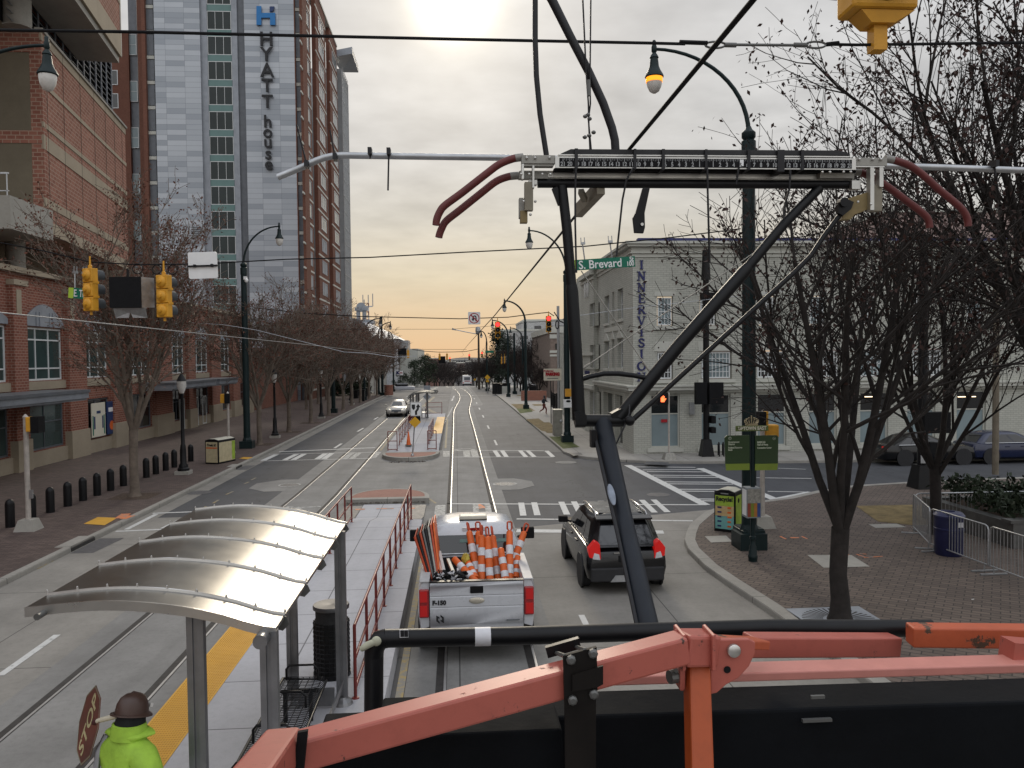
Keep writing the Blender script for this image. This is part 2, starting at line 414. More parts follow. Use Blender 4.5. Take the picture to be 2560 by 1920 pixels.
M['sign_green']=plain('street_sign_green',(.005,.15,.09),.45,0,.05,3)
M['lime']=plain('sign_lime',(.42,.60,.06),.45,0,.05,3)
M['paintwhite']=plain('white_paint',(.78,.78,.77),.45,0,.05,4)
M['letter_white']=plain('letter_white',(.80,.81,.80),.5,0,.03,3)
M['letter_black']=plain('letter_black',(.012,.012,.014),.5,0,.03,3)
M['letter_red']=plain('letter_red',(.36,.012,.02),.5,0,.05,3)
M['cream']=plain('cream_sign',(.68,.64,.52),.5,0,.05,3)
M['sign_yellow']=plain('warning_yellow',(.66,.36,.02),.5,0,.05,3)
M['redrail']=plain('dark_red_paint',(.16,.024,.020),.42,0,.2,8)
M['orange']=plain('traffic_orange',(.62,.115,.018),.5,0,.15,5)
M['reflect']=plain('reflective_white',(.58,.58,.60),.4,0,.12,20)
M['tan']=concrete('tan_cast_stone',(.345,.29,.215),None,.12,.2)
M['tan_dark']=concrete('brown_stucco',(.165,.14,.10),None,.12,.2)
M['brick_red']=brickwall('red_brick',(.20,.068,.046),(.285,.104,.070),(.33,.23,.18),.30,.13,.014)
M['brick_arena']=brickwall('arena_brick',(.245,.098,.070),(.34,.150,.108),(.36,.25,.19),.40,.20,.022)
M['brick_hotel']=brickwall('hotel_brick',(.15,.062,.042),(.195,.085,.058),(.15,.09,.07))
M['brick_paint']=brickwall('painted_brick',(.440,.442,.392),(.500,.500,.445),(.30,.30,.265),.30,.11,.010)
M['trim']=plain('painted_trim',(.49,.49,.44),.6,0,.06,2)
M['navy']=plain('navy_paint',(.022,.026,.11),.5,0,.1,3)
M['blue']=plain('sign_blue',(.012,.16,.42),.4,0,.05,3)
M['blue_dark']=plain('sign_dark_blue',(.012,.035,.12),.4,0,.05,3)
M['panel_grey']=plain('grey_metal_panel',(.27,.29,.32),.5,.2,.15,1.5)
M['panel_dark']=plain('dark_metal_panel',(.13,.14,.155),.5,.2,.15,1.5)
M['mullion']=plain('white_mullion',(.66,.68,.68),.5,.1,.05,4)
M['glass_teal']=glass('teal_glass',(.035,.062,.060),.12,.7)
M['glass_dark']=glass('dark_glass',(.016,.019,.021),.07,.9)
M['glass_hotel']=glass('hotel_glass',(.018,.026,.026),.15,.35)
M['glass_shop']=glass('frosted_shop_glass',(.20,.255,.27),.35,.5)
M['glass_sky']=glass('pale_curtain_glass',(.30,.32,.33),.10,.9)
M['spandrel']=plain('teal_spandrel',(.12,.21,.20),.4,0,.08,1)
M['curtain']=plain('window_curtain',(.36,.38,.36),.8,0,.15,2)
M['bark']=plain('bark',(.075,.060,.047),.95,0,.35,5,.8,30)
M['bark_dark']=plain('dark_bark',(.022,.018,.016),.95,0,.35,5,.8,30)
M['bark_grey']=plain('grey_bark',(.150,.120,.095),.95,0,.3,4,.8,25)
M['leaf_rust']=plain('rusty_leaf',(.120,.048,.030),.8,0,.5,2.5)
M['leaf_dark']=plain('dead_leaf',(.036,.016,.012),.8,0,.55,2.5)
M['leaf_green']=plain('evergreen_leaf',(.022,.034,.016),.8,0,.5,1.2)
M['leaf_pine']=plain('pine_leaf',(.030,.042,.028),.8,0,.5,1.2)
M['red_light']=glow('red_signal_light',(1,.03,.03),3.0)
M['hand_light']=glow('orange_hand_light',(1,.14,.04),3.0)
M['tail_light']=glow('tail_light_red',(1,.02,.015),.25,(.30,.008,.008))
M['tail_dim']=plain('tail_lens',(.28,.012,.015),.15,0,.15,20,0,40,.8)
M['head_light']=glow('head_light',(1,.93,.72),2.2)
M['lamp_warm']=glow('lamp_on_amber',(1,.30,.01),1.7)
M['lamp_glass']=plain('lamp_glass_pale',(.62,.60,.56),.15,0,.1,9,0,40,.8)
M['strip_light']=glow('strip_light',(1,.78,.5),3.0)
# ================================================================== ground, streets and markings
_zp0=zp
def zp(y): return _zp0(y) if y<420 else -11.05
def ys(y0,y1,st=6.0):
 n=max(1,int(math.ceil((y1-y0)/st)));return [y0+(y1-y0)*i/n for i in range(n+1)]
def strip(mb,x0,x1,y0,y1,z,st=6.0):
 rows=[[(x0,y,z+zp(y)),(x1,y,z+zp(y))] for y in ys(y0,y1,st)]
 return mb.grid(rows)
def polyz(mb,pts,z): return mb.poly([(p[0],p[1],z+zp(p[1])) for p in pts])
def line_g(mb,a,b,w,z=.010):
 """painted line between two ground points"""
 a=Vector((a[0],a[1],0));b=Vector((b[0],b[1],0));t=(b-a).normalized();n=Vector((-t.y,t.x,0))*w/2
 k=max(1,int((b-a).length/8)) if max(a.y,b.y)>75 else 1
 for i in range(k):
  p,q=a.lerp(b,i/k),a.lerp(b,(i+1)/k)
  polyz(mb,[p-n,q-n,q+n,p+n],z)
def kerb_line(mb,pts,w,h,inside):
 """kerb stone along pts; inside=+1/-1 says on which side the pavement lies (left/right of travel)"""
 pts=[Vector((p[0],p[1],0)) for p in pts];n=len(pts);rings=[]
 for i,p in enumerate(pts):
  t=(pts[min(i+1,n-1)]-pts[max(i-1,0)]).normalized();nn=Vector((-t.y,t.x,0))*inside;z=zp(p.y)
  q=p+nn*.025;r=p+nn*w
  rings.append([(p.x,p.y,z-.2),(p.x+nn.x*.012,p.y+nn.y*.012,z+h*.8),(q.x,q.y,z+h),(r.x,r.y,z+h),(r.x,r.y,z-.2)])
 mb.loft(rings)

g=MB()
rows=[]
for y in [-300,-50]+ys(-10,430,10)+[700,1200,2500,5000]:
 rows.append([(x,y,-.30+zp(y)) for x in (-2500,-60,-21,7,60,2500)])
g.grid(rows);struct('ground',g,M['ground'])
a=MB();strip(a,-10.45,90,-30,42,0);strip(a,-10.45,5.72,42,430,0);struct('road',a,M['asphalt'])
a=MB();strip(a,1.72,5.70,43.2,430,.005);strip(a,-10.45,-6.85,100,430,.005);strip(a,-3.78,-.85,72.6,430,.005);struct('worn_road',a,M['asphalt2'])
c=MB();strip(c,-9.85,-6.85,-25,26.9,.005);strip(c,-10.44,-9.85,-25,120,.006)
strip(c,1.72,6.4,-25,23.9,.005);struct('concrete_lanes',c,M['conc_lane'])
c=MB();polyz(c,[(6.4,8),(8.4,8),(8.4,25.4),(7.3,24.0),(6.4,22.0)],.0045)
polyz(c,[(1.72,23.9),(6.4,23.9),(6.4,22),(7.3,24),(8.5,25.7),(9.6,26.4),(7.0,25.6)],.0052)
struct('lane_apron',c,M['conc_lane'])
c=MB();strip(c,-6.85,-3.78,-25,430,.006);strip(c,-.85,1.72,-25,75,.006);strip(c,-3.78,-.85,23,45,.0065)
polyz(c,[(-.85,75),(1.72,75),(2.9,90),(2.9,430),(-.85,430)][:3]+[(-.85,90)],.006);strip(c,-.85,3.0,90,430,.006)
struct('track_slab',c,M['conc_track'])

# rails with their flangeways; the right pair swings out and back beyond the second stop
cen=[(.46,-25),(.46,60)]
for (ul,vl,ur,vr) in ((1134,1029.7,1171.7,1029),(1140.6,1013.6,1174,1013.6),(1148.3,1000.8,1176.4,1000.8),(1149.8,991,1174.2,991),(1145.4,981.5,1167,981.5),(1134.5,971.5,1150.5,971.8)):
 p=G((ul+ur)/2,(vl+vr)/2);cen.append((p.x,p.y))
cen.append((cen[-1][0]-1.6,cen[-1][1]+22));cen.append((cen[-1][0]-.4,cen[-1][1]+90))
def smooth_poly(pts,k=5):
 out=[]
 for i in range(len(pts)-1):
  p0,p1,p2,p3=[Vector((*pts[max(0,min(len(pts)-1,j))],0)) for j in (i-1,i,i+1,i+2)]
  for t in range(k):
   s_=t/k;out.append(.5*((2*p1)+(p2-p0)*s_+(2*p0-5*p1+4*p2-p3)*s_*s_+(3*p1-p0-3*p2+p3)*s_**3))
 out.append(Vector((*pts[-1],0)));return out
def off_rail(mb,path,o,w,z):
 rows=[]
 for i,p in enumerate(path):
  t=(path[min(i+1,len(path)-1)]-path[max(i-1,0)]).normalized();n=Vector((t.y,-t.x,0))
  a_,b_=p+n*(o-w/2),p+n*(o+w/2);rows.append([(a_.x,a_.y,z+zp(a_.y)),(b_.x,b_.y,z+zp(b_.y))])
 mb.grid(rows)
right_path=[Vector((.46,y,0)) for y in ys(-25,55,5)]+smooth_poly(cen[1:])
left_path=[Vector((-5.52+(0 if y<22 else .17*min(1,(y-22)/8)),y,0)) for y in ys(-25,300,4)]
for nm,path in (('outbound',right_path),('inbound',left_path)):
 gr=MB();rl=MB()
 for sgn in (-1,1):
  off_rail(gr,path,sgn*.755,.17,.010);off_rail(rl,path,sgn*.755+.058,.04,.018)
 struct('rail_groove',gr,M['groove']);struct('tram_rail',rl,M['rail'])

# pavements
s=MB();strip(s,-60,-10.65,-30,130,.13);struct('brick_pavement',s,M['paver'])
k=MB();kerb_line(k,[(-10.45,y) for y in ys(-25,22.3,4)],.2,.135,1);kerb_line(k,[(-10.45,y) for y in ys(23.7,38.6,3)],.2,.135,1);kerb_line(k,[(-10.45,y) for y in ys(39.6,128,3)],.2,.135,1)
k.box(-10.9,-10.5,22.3,23.7,.10,.137);k.box(-10.9,-10.5,38.6,39.6,.10,.137);struct('kerb',k,M['kerb'])
k=MB();k.box(-10.66,-10.44,22.3,23.7,-.05,.10);k.box(-10.66,-10.44,38.6,39.6,-.05,.10);struct('storm_drain_opening',k,M['groove'])
k=MB()
polyz(k,[(-10.40,22.1),(-9.8,22.1),(-9.7,23.9),(-10.40,23.9)],.0095);polyz(k,[(-10.40,38.4),(-9.9,38.4),(-9.9,40),(-10.40,40)],.0095)
struct('gutter_grating',k,M['grate'])
near=[(6.4,-20),(6.3,8),(6.2,13),(6.08,15.5),(5.93,17.3),(5.86,18.6),(5.95,20.31),(6.14,21.3),(6.45,22.2),(6.85,23.2),(7.35,24.1),(7.9,25.05),(8.5,25.72),(9.1,26.15),(9.7,26.45),(11.5,27.25),(13.2,28.5),(15.1,29.5),(18,30.1),(30,31.3),(90,35)]
s=MB();polyz(s,[(p[0]+.1,p[1]-.08) for p in near]+[(90,-20)],.13);struct('plaza_paving',s,M['paver2'])
k=MB();kerb_line(k,near,.30,.14,-1);struct('plaza_kerb',k,M['kerb'])
far=[(5.72,y) for y in (300,200,150,120,100,80,60,50,44)]+[(5.66,42.5),(5.9,41),(6.5,39.9),(7.5,38.8),(9.1,37.9),(11,37.45),(15.5,36.95),(25,36.4),(90,36)]
s=MB();rws=[(5.9,60,y) for y in ys(300,44,8)] if False else None
rows=[[(5.85,y,.13+zp(y)),(60,y,.13+zp(y))] for y in ys(43,300,6)]
s.grid(rows);polyz(s,[(5.8,43),(5.8,42.4),(6.0,41.1),(6.6,40),(7.6,38.95),(9.15,38.05),(11,37.6),(15.5,37.1),(25,36.5),(90,36.1),(90,43)],.13);struct('concrete_pavement',s,M['walk'])
k=MB();kerb_line(k,far,.2,.135,1);struct('corner_kerb',k,M['kerb'])
s=MB()
gq=lambda pts,z,zz: [tuple(G(u,v,z)) for u,v in pts]
cr3=lambda x,y: (1280+x/3.456,960+y/3.456)
for pts in ([(118,305),(230,298),(375,400),(360,425),(255,405)],):
 polyz(s,gq([cr3(*p) for p in pts],.13,0),.138)
polyz(s,[(6.0,76),(7.5,76),(7.4,88),(6.0,88)],.138);polyz(s,[(6.0,53),(7.0,53),(7.2,62),(6.1,62)],.139);polyz(s,[(8.2,84),(9.2,84),(9.4,112),(8.4,112)],.138)
struct('dry_grass_strip',s,M['grass_dry'])
s=MB()
for pts in ([(40,215),(150,208),(180,240),(70,255)],[(320,455),(440,455),(585,545),(440,560)]):
 polyz(s,gq([cr3(*p) for p in pts],.13,0),.140)
struct('green_grass_strip',s,M['grass_green'])
cr4=lambda x,y: (1920+x/3.456,960+y/3.456)
s=MB();polyz(s,gq([cr4(*p) for p in [(760,1055),(1250,1045),(1800,1075),(2300,1130),(2300,1190),(1700,1240),(1240,1220),(950,1190)]],.13,0),.139);struct('bare_earth_bed',s,M['grass_dry'])
s=MB();polyz(s,gq([cr4(*p) for p in [(340,1480),(720,1480),(880,1580),(480,1590)]],.13,0),.139)
polyz(s,gq([cr4(*p) for p in [(870,1215),(1110,1208),(1200,1240),(930,1245)]],.13,0),.138)
polyz(s,gq([cr3(*p) for p in [(1665,1318),(1850,1312),(1905,1365),(1720,1372)]],.13,0),.139);struct('utility_cover',s,M['conc'])
s=MB();polyz(s,gq([cr3(*p) for p in [(1160,672),(1355,678),(1340,700),(1138,692)]],.13,0),.139);polyz(s,gq([cr3(*p) for p in [(490,598),(590,593),(612,612),(530,622)]],.13,0),.139)
struct('corner_ramp_mat',s,M['grate'])

# central stop platforms
PLX0,PLX1=-4.10,-1.06
pl=Thing('tram_platform','long light grey tram platform beside the white pickup, yellow tactile edge','platform',(-2.6,12,0))
b=MB();b.box(PLX0,PLX1,-6,23.8,0,.35);b.add([(-3.9,23.8,.35),(PLX1-.05,23.8,.35),(PLX1-.05,25.8,.05),(-3.9,25.8,.05)],[(0,1,2,3)])
b.add([(-3.9,23.8,.35),(-3.9,25.8,.05),(-3.9,23.8,0)],[(0,1,2)]);b.add([(PLX1-.05,23.8,.35),(PLX1-.05,25.8,.05),(PLX1-.05,23.8,0)],[(2,1,0)])
pl.part('deck',b,M['deck'],world=True)
b=MB();b.box(-4.10,-3.49,-6,21.4,.352,.358);ts=pl.part('tactile_strip',b,M['tactile'],world=True)
b=MB()
for i in range(17):
 for j in range(260):
  x,y=-4.06+.0335*i,4.2+.06*j*1.0
  if y<16: b.box(x-.009,x+.009,y-.012,y+.012,.356,.3625)
pl.part('tactile_bumps',b,M['tactile_dot'],parent=ts,world=True)
b=MB();pass
for x0,x1 in ((-1.72,-1.10),(-3.92,-3.3)):
 b2=MB();b2.add([(x0,24.2,.297),(x1,24.2,.297),(x1,25.8,.058),(x0,25.8,.058)],[(0,1,2,3)]);b2.add([(x0,25.8,.058),(x1,25.8,.058),(x1,27.9,.058),(x0,27.9,.058)],[(0,1,2,3)]);pl.part('ramp_warning_mat',b2,M['grate'],world=True)
b=MB();b.box(-3.28,-1.74,25.8,28.2,0,.052);pl.part('ramp_foot',b,M['deck'],world=True)
def nose_island(name,label,pts,zc):
 t=Thing(name,label,'island',(sum(p[0] for p in pts)/len(pts),sum(p[1] for p in pts)/len(pts),0))
 n=len(pts);cx=sum(p[0] for p in pts)/n;cy=sum(p[1] for p in pts)/n
 k=MB();inn=[(cx+(p[0]-cx)*.88,cy+(p[1]-cy)*.78) for p in pts]
 rings=[[(p[0],p[1],0) for p in pts],[(p[0],p[1],zc) for p in pts],[(p[0],p[1],zc+.01) for p in inn],[(p[0],p[1],0) for p in inn]]
 k.loft(rings,caps=False);t.part('kerb_stone',k,M['kerb'],world=True)
 k=MB();k.prism([(p[0],p[1],0) for p in inn],(0,0,zc+.006));t.part('brick_top',k,M['redpave'],world=True);return t
def half_moon(x0,x1,y0,y1,flip=1,n=14):
 xm,rx=(x0+x1)/2,(x1-x0)/2;return [(xm+rx*math.cos(math.pi*i/n),y0+(y1-y0)*(math.sin(math.pi*i/n)**.8)) for i in range(n+1)]
nose_island('traffic_island','half round brick topped island at the near edge of the crossing',half_moon(-3.98,-1.0,28.4,30.7),.2)
nose_island('traffic_island','half round brick topped island in front of the far platform, keep right sign on it',[(x,42.9-(y-40)*1.0) for x,y in half_moon(-3.95,-.92,40,42.6)][::-1],.2)
s=MB()
rnd=random.Random(5)
for i in range(260):
 x=rnd.uniform(-3.9,-1.1);y=28.4-abs(rnd.gauss(0,.10));r=rnd.uniform(.02,.05);an=rnd.uniform(0,6)
 s.add([(x,y,.07),(x+r*math.cos(an),y+r*math.sin(an),.07+rnd.uniform(0,.05)),(x+r*math.cos(an+1.4),y+r*math.sin(an+1.4),.075)],[(0,1,2)])
for i in range(160):
 x=rnd.uniform(-3.4,-1.6);y=40.2-abs(rnd.gauss(0,.12));r=rnd.uniform(.03,.07);an=rnd.uniform(0,6)
 s.add([(x,y,.012),(x+r*math.cos(an),y+r*math.sin(an),.012+rnd.uniform(0,.05)),(x+r*math.cos(an+1.4),y+r*math.sin(an+1.4),.015)],[(0,1,2)])
o=single('leaf_litter',s,M['mulch'],'brown fallen leaves drifted along the island kerbs','leaves');o['kind']='stuff'
pl2=Thing('tram_platform','far tram platform behind the keep right sign, yellow tactile edge on its right','platform',(-2.4,58,0))
b=MB();b.box(-3.92,-.98,46.0,71.5,0,.32);b.add([(-3.85,44.0,.06),(-1.0,44.0,.06),(-1.0,46.0,.32),(-3.85,46.0,.32)],[(0,1,2,3)]);b.box(-3.85,-1.0,42.9,44.0,0,.06);pl2.part('deck',b,M['deck'],world=True)
b=MB();b.box(-1.62,-.97,52.0,67.0,.322,.328);pl2.part('tactile_strip',b,M['tactile'],world=True)
for x0,x1 in ((-1.62,-1.02),(-3.84,-3.3)): b=MB();b.box(x0,x1,42.95,43.95,.061,.066);pl2.part('ramp_warning_mat',b,M['grate'],world=True)

# painted markings
w=MB();ww=MB();yl=MB()
cr1=lambda x,y: (x/3.456,960+y/3.456)
cr2=lambda x,y: (640+x/3.456,960+y/3.456)
c5=lambda x,y: (940+x/6.9125,940+y/6.9125)
c8=lambda x,y: (1760+x/6.9125,1020+y/6.9125)
def ln(mb,cv,a_,b_,wd,z=.012): line_g(mb,G(*cv(*a_)),G(*cv(*b_)),wd,z)
# crossing nearest the viewer
line_g(w,G(*cr3(-560,1036)),G(*cr3(1680,1046)),.16);line_g(w,G(*cr3(40,1168)),G(*cr3(1562,1184)),.16)
for x in (2.12,2.58,3.55,4.0,4.97,5.4,6.45,6.88): line_g(w,(x,25.75),(x+.12,28.1),.21,.0125)
for x in (.60,1.02): line_g(ww,(x,25.6),(x+.02,28.0),.2,.013)
line_g(ww,(-.6,25.4),(-.6,28.0),.35,.013)
line_g(w,G(*cr3(40,1270)),G(*cr3(1310,1282)),.42)
ln(w,cr1,(1320,1120),(1720,1105),.16);ln(w,cr1,(1000,1276),(1490,1255),.16)
ln(w,cr1,(1350,1128),(1092,1260),.16,.0125);ln(w,cr1,(1690,1112),(1410,1250),.2,.0125)
ln(ww,cr2,(100,1085),(560,1060),.14)
for p,q in (((240,1095),(300,1062)),((330,1100),(390,1065))): ln(ww,cr2,p,q,.25,.0135)
# crossing on the far side
ln(w,cr2,(200,587),(1030,551),.30);ln(w,cr2,(110,608),(1075,590),.13);ln(w,cr2,(40,668),(1005,643),.15)
for p,q in (((62,663),(175,611)),((247,659),(350,608)),((322,657),(418,606)),((528,651),(600,602)),((585,650),(655,600))): ln(w,cr2,p,q,.3,.0125)
for p,q in (((765,648),(835,594)),((830,646),(895,592)),((1010,640),(1060,592))): ln(ww,cr2,p,q,.3,.0135)
ln(w,c5,(1335,1291),(1760,1289),.1,.0125);ln(w,c5,(1800,1288),(2900,1292),.16);ln(w,c5,(1355,1403),(3070,1404),.16)
for p,q in (((2050,1293),(2125,1400)),((2180,1293),(2255,1400)),((2491,1293),(2590,1400)),((2620,1293),(2735,1400)),((2945,1295),(3060,1400))): ln(w,c5,p,q,.24,.0125)
for p,q in (((1560,1293),(1575,1400)),((1690,1293),(1720,1400)),((1215,1300),(1215,1400))): ln(ww,c5,p,q,.36,.0135)
ln(w,cr2,(678,556),(740,516),.16,.0125)
# crossing over the side street
ln(w,cr3,(1000,703),(1672,1048),.36);ln(w,c8,(-70,1045),(1420,1665),.36);
for p,q in (((1050,718),(1585,722)),((1130,745),(1650,741)),((1165,758),(1690,762)),((1215,790),(1770,795)),((1240,806),(1795,810)),((1315,848),(1880,852)),((1350,865),(1910,868)),((1425,912),(2000,915)),((1470,928),(2030,932)),((1595,996),(2170,1002)),((1640,1012),(2200,1020)),):
 ln(w,cr3,p,q,.17,.0125)
for p,q in (((980,1603),(1290,1600)),((980,1640),(1330,1640))): ln(w,c8,p,q,.16,.0125)
ln(w,c8,(900,1210),(1860,1222),.12);ln(w,c8,(1100,1445),(2130,1465),.12);ln(w,c8,(1240,1590),(1880,1462),.45,.0125);ln(w,c8,(1280,1045),(1760,1063),.1)
ln(w,cr4,(380,938),(1240,950),.12);ln(w,cr4,(1460,1052),(1750,968),.55)
# lane lines
for y in [15.0-11.2,14.6]+[47.2+11.3*i for i in range(18)]:
 if y>20: line_g(w,(2.36,y),(2.36,y+3),.12)
 elif y>10: line_g(w,(2.42,y),(2.42,y+1.0),.12)
line_g(w,G(0,1690),G(143,1588),.13)
for p,q in (((877,412),(928,382)),((1020,308),(1055,288))): ln(w,cr2,p,q,.15)
for y in (80,91,102,114): line_g(w,(-7.0,y),(-7.0,y+3),.13)
for i in range(14): line_g(w,(-1.05+.16*i*.3,62.5+1.7*i),(-1.05+.16*i*.3,63.3+1.7*i),.14)
ln(w,c5,(1310,430),(1350,345),.2);ln(w,c5,(1010,418),(1245,418),.3);ln(w,c5,(1080,358),(1280,358),.3);ln(w,c5,(1050,320),(1580,338),.25);ln(w,c5,(1600,335),(2300,330),.25);ln(w,c5,(1150,182),(1330,182),.5)
for p,q in (((1215,745),(885,580)),((1240,735),(900,568)),((800,530),(1000,360)),((830,530),(1020,362))): ln(yl,c5,p,q,.13)
ln(yl,c5,(1235,750),(1200,1250),.12);ln(yl,c5,(80,1290),(290,1000),.12);ln(yl,c5,(300,990),(480,700),.12)
line_g(yl,(-.92,9),(-.92,21),.12,.0125);ln(yl,cr2,(1480,985),(1560,1035),.1)
for p,q in (((320,1600),(450,1530)),): ln(yl,cr1,p,q,.1)
for p,q in (((1710,1105),(1780,1060)),((1840,1033),(1890,1003)),((1955,957),(2015,930)),((2110,865),(2150,848)),((2170,832),(2210,812))): ln(yl,cr1,p,q,.09)
struct('road_markings',w,M['white']);struct('worn_road_markings',ww,M['white_worn']);struct('yellow_road_markings',yl,M['yellow_line'])
# manholes and patches
def ring(mb,c,r0,r1,z,n=18):
 for i in range(n):
  a0,a1=2*math.pi*i/n,2*math.pi*(i+1)/n
  mb.poly([(c[0]+r0*math.cos(a0),c[1]+r0*math.sin(a0),z),(c[0]+r1*math.cos(a0),c[1]+r1*math.sin(a0),z),(c[0]+r1*math.cos(a1),c[1]+r1*math.sin(a1),z),(c[0]+r0*math.cos(a1),c[1]+r0*math.sin(a1),z)])
def octo(mb,c,rx,ry,z): mb.poly([(c[0]+rx*math.cos(math.pi/8+math.pi*i/4),c[1]+ry*math.sin(math.pi/8+math.pi*i/4),z) for i in range(8)])
mh=MB();mc=MB();mr=MB()
c1_=G(*cr2(2150,865));octo(mc,c1_,1.25,1.6,.009);ring(mr,c1_,.42,.50,.0135);ring(mr,c1_,.18,.22,.0135);octo(mh,c1_,.42,.42,.0125)
c2_=G(*cr2(290,875));octo(mc,(c2_.x-.1,c2_.y),1.5,1.7,.009);ring(mr,c2_,.38,.46,.0135);octo(mh,c2_,.38,.38,.0125)
c3_=G(*cr3(465,678));octo(mc,c3_,.55,.55,.009)
c4_=G(*c5(1530,1280));ring(mr,c4_,.4,.62,.014)
c6_=G(*cr1(1720,940));octo(mh,c6_,.5,.5,.009)
c7_=G(*cr3(1265,957));octo(mh,c7_,.45,.45,.009)
struct('concrete_patch',mc,M['conc_track']);struct('manhole_ring',mr,M['white_worn']);struct('manhole_cover',mh,M['grate'])
tp=MB();polyz(tp,gq([cr1(*p) for p in [(722,1210),(845,1152),(1015,1158),(905,1222)]],.13,0),.139);polyz(tp,gq([cr1(*p) for p in [(2065,645),(2105,632),(2185,634),(2140,652)]],.13,0),.139);struct('yellow_ramp_mat',tp,M['tactile'])
og=MB()
for cv,p,q,wd,z in ((cr1,(1030,1160),(1090,1120),.3,.14),(cr1,(1060,1165),(1140,1135),.25,.141),(cr4,(105,1315),(155,1340),.06,.137),(cr4,(195,1328),(265,1326),.1,.137),(cr4,(290,1315),(340,1338),.05,.137),(cr4,(690,1475),(725,1482),.04,.137),(cr4,(765,1470),(850,1500),.05,.137),(cr4,(790,1465),(850,1470),.05,.138),(cr4,(830,1500),(990,1488),.05,.137)):
 line_g(og,G(*cv(*p),z),G(*cv(*q),z),wd,z)
for cv,p,q,wd in ((cr2,(860,1085),(940,1080),.2),(cr2,(1040,1078),(1190,1075),.12),(cr2,(1330,1080),(1370,1070),.12)): line_g(og,G(*cv(*p),.06),G(*cv(*q),.06),wd,.062)
line_g(og,G(*cr2(1908,1042)),G(*cr2(1960,1078)),.28,.0128)
struct('utility_spray_marks',og,M['orange_spray'])
# tree pits
tq=MB()
for x,y in ((-12.0,30.6),(-11.8,48.8),(-11.75,57.0),(-11.7,65.2),(-11.65,74)): polyz(tq,[(x-.75,y-.75),(x+.75,y-.75),(x+.75,y+.75),(x-.75,y+.75)],.1365)
struct('tree_pit',tq,M['mulch'])
# far land
h=MB();rows=[]
for y,f in ((900,0),(1100,.55),(1500,1),(2200,1.1)):
 rows.append([(x,y,-12+f*(17+4*math.sin(x*.011)+3*math.sin(x*.037+1))) for x in range(-900,901,25)])
h.grid(rows);struct('hill',h,M['hill'],60)
# ================================================================== buildings
Z3=Vector((0,0,1))
class Face:
 """a flat facade: org + a*along + z*up, n points outwards"""
 def __init__(s,org,al,n): s.o=Vector(org);s.a=Vector(al).normalized();s.n=Vector(n).normalized()
 def p(s,a,z,d=0.0): return s.o+s.a*a+Z3*z+s.n*d
 def hit(s,u,v):
  d=ray(u,v);t=(s.o-CP).dot(s.n)/d.dot(s.n);q=CP+d*t;return ((q-s.o).dot(s.a),q.z-s.o.z)
 def bx(s,mb,a0,a1,z0,z1,d0,d1):
  return mb.obox(s.p((a0+a1)/2,(z0+z1)/2,(d0+d1)/2),s.a*(a1-a0)/2,s.n*(d1-d0)/2,Z3*(z1-z0)/2)
 def wall(s,mb,a0,a1,z0,z1,ops=(),depth=.25):
  A=sorted(set([a0,a1]+[x for o in ops for x in (o[0],o[1]) if a0<x<a1]));Zs=sorted(set([z0,z1]+[x for o in ops for x in (o[2],o[3]) if z0<x<z1]))
  for i in range(len(A)-1):
   for j in range(len(Zs)-1):
    ca,cz=(A[i]+A[i+1])/2,(Zs[j]+Zs[j+1])/2
    if any(o[0]<ca<o[1] and o[2]<cz<o[3] for o in ops): continue
    mb.poly([s.p(A[i],Zs[j]),s.p(A[i+1],Zs[j]),s.p(A[i+1],Zs[j+1]),s.p(A[i],Zs[j+1])])
  for o in ops:
   q=[(o[0],o[2]),(o[1],o[2]),(o[1],o[3]),(o[0],o[3])]
   for i in range(4):
    (x,y),(x2,y2)=q[i],q[(i+1) % 4];mb.poly([s.p(x,y),s.p(x2,y2),s.p(x2,y2,-depth),s.p(x,y,-depth)])
  return mb
 def window(s,t,a0,a1,z0,z1,nx,nz,fw,d,fm,gm,name='window',bar=None,zs=None,label=None,parent=None):
  """frame with bars, one glazed pane behind them; d = depth of the frame's face behind the wall"""
  f=MB();bar=bar or fw*.6;th=.06
  for (x0,x1,y0,y1) in ((a0,a0+fw,z0,z1),(a1-fw,a1,z0,z1),(a0+fw,a1-fw,z0,z0+fw),(a0+fw,a1-fw,z1-fw,z1)): s.bx(f,x0,x1,y0,y1,-d-th,-d)
  for i in range(1,nx):
   x=a0+(a1-a0)*i/nx;s.bx(f,x-bar/2,x+bar/2,z0+fw,z1-fw,-d-th*.9,-d-.003)
  zl=zs if zs is not None else [z0+(z1-z0)*i/nz for i in range(1,nz)]
  for y in zl: s.bx(f,a0+fw,a1-fw,y-bar/2,y+bar/2,-d-th*.8,-d-.006)
  o=t.part(name,f,fm,world=True,label=label,parent=parent)
  g_=MB();g_.poly([s.p(a0+fw*.5,z0+fw*.5,-d-th*.7),s.p(a1-fw*.5,z0+fw*.5,-d-th*.7),s.p(a1-fw*.5,z1-fw*.5,-d-th*.7),s.p(a0+fw*.5,z1-fw*.5,-d-th*.7)])
  if parent is None: t.part('pane',g_,gm,parent=o,world=True)
  else: t.part(name+'_pane',g_,gm,parent=parent,world=True)
  return o

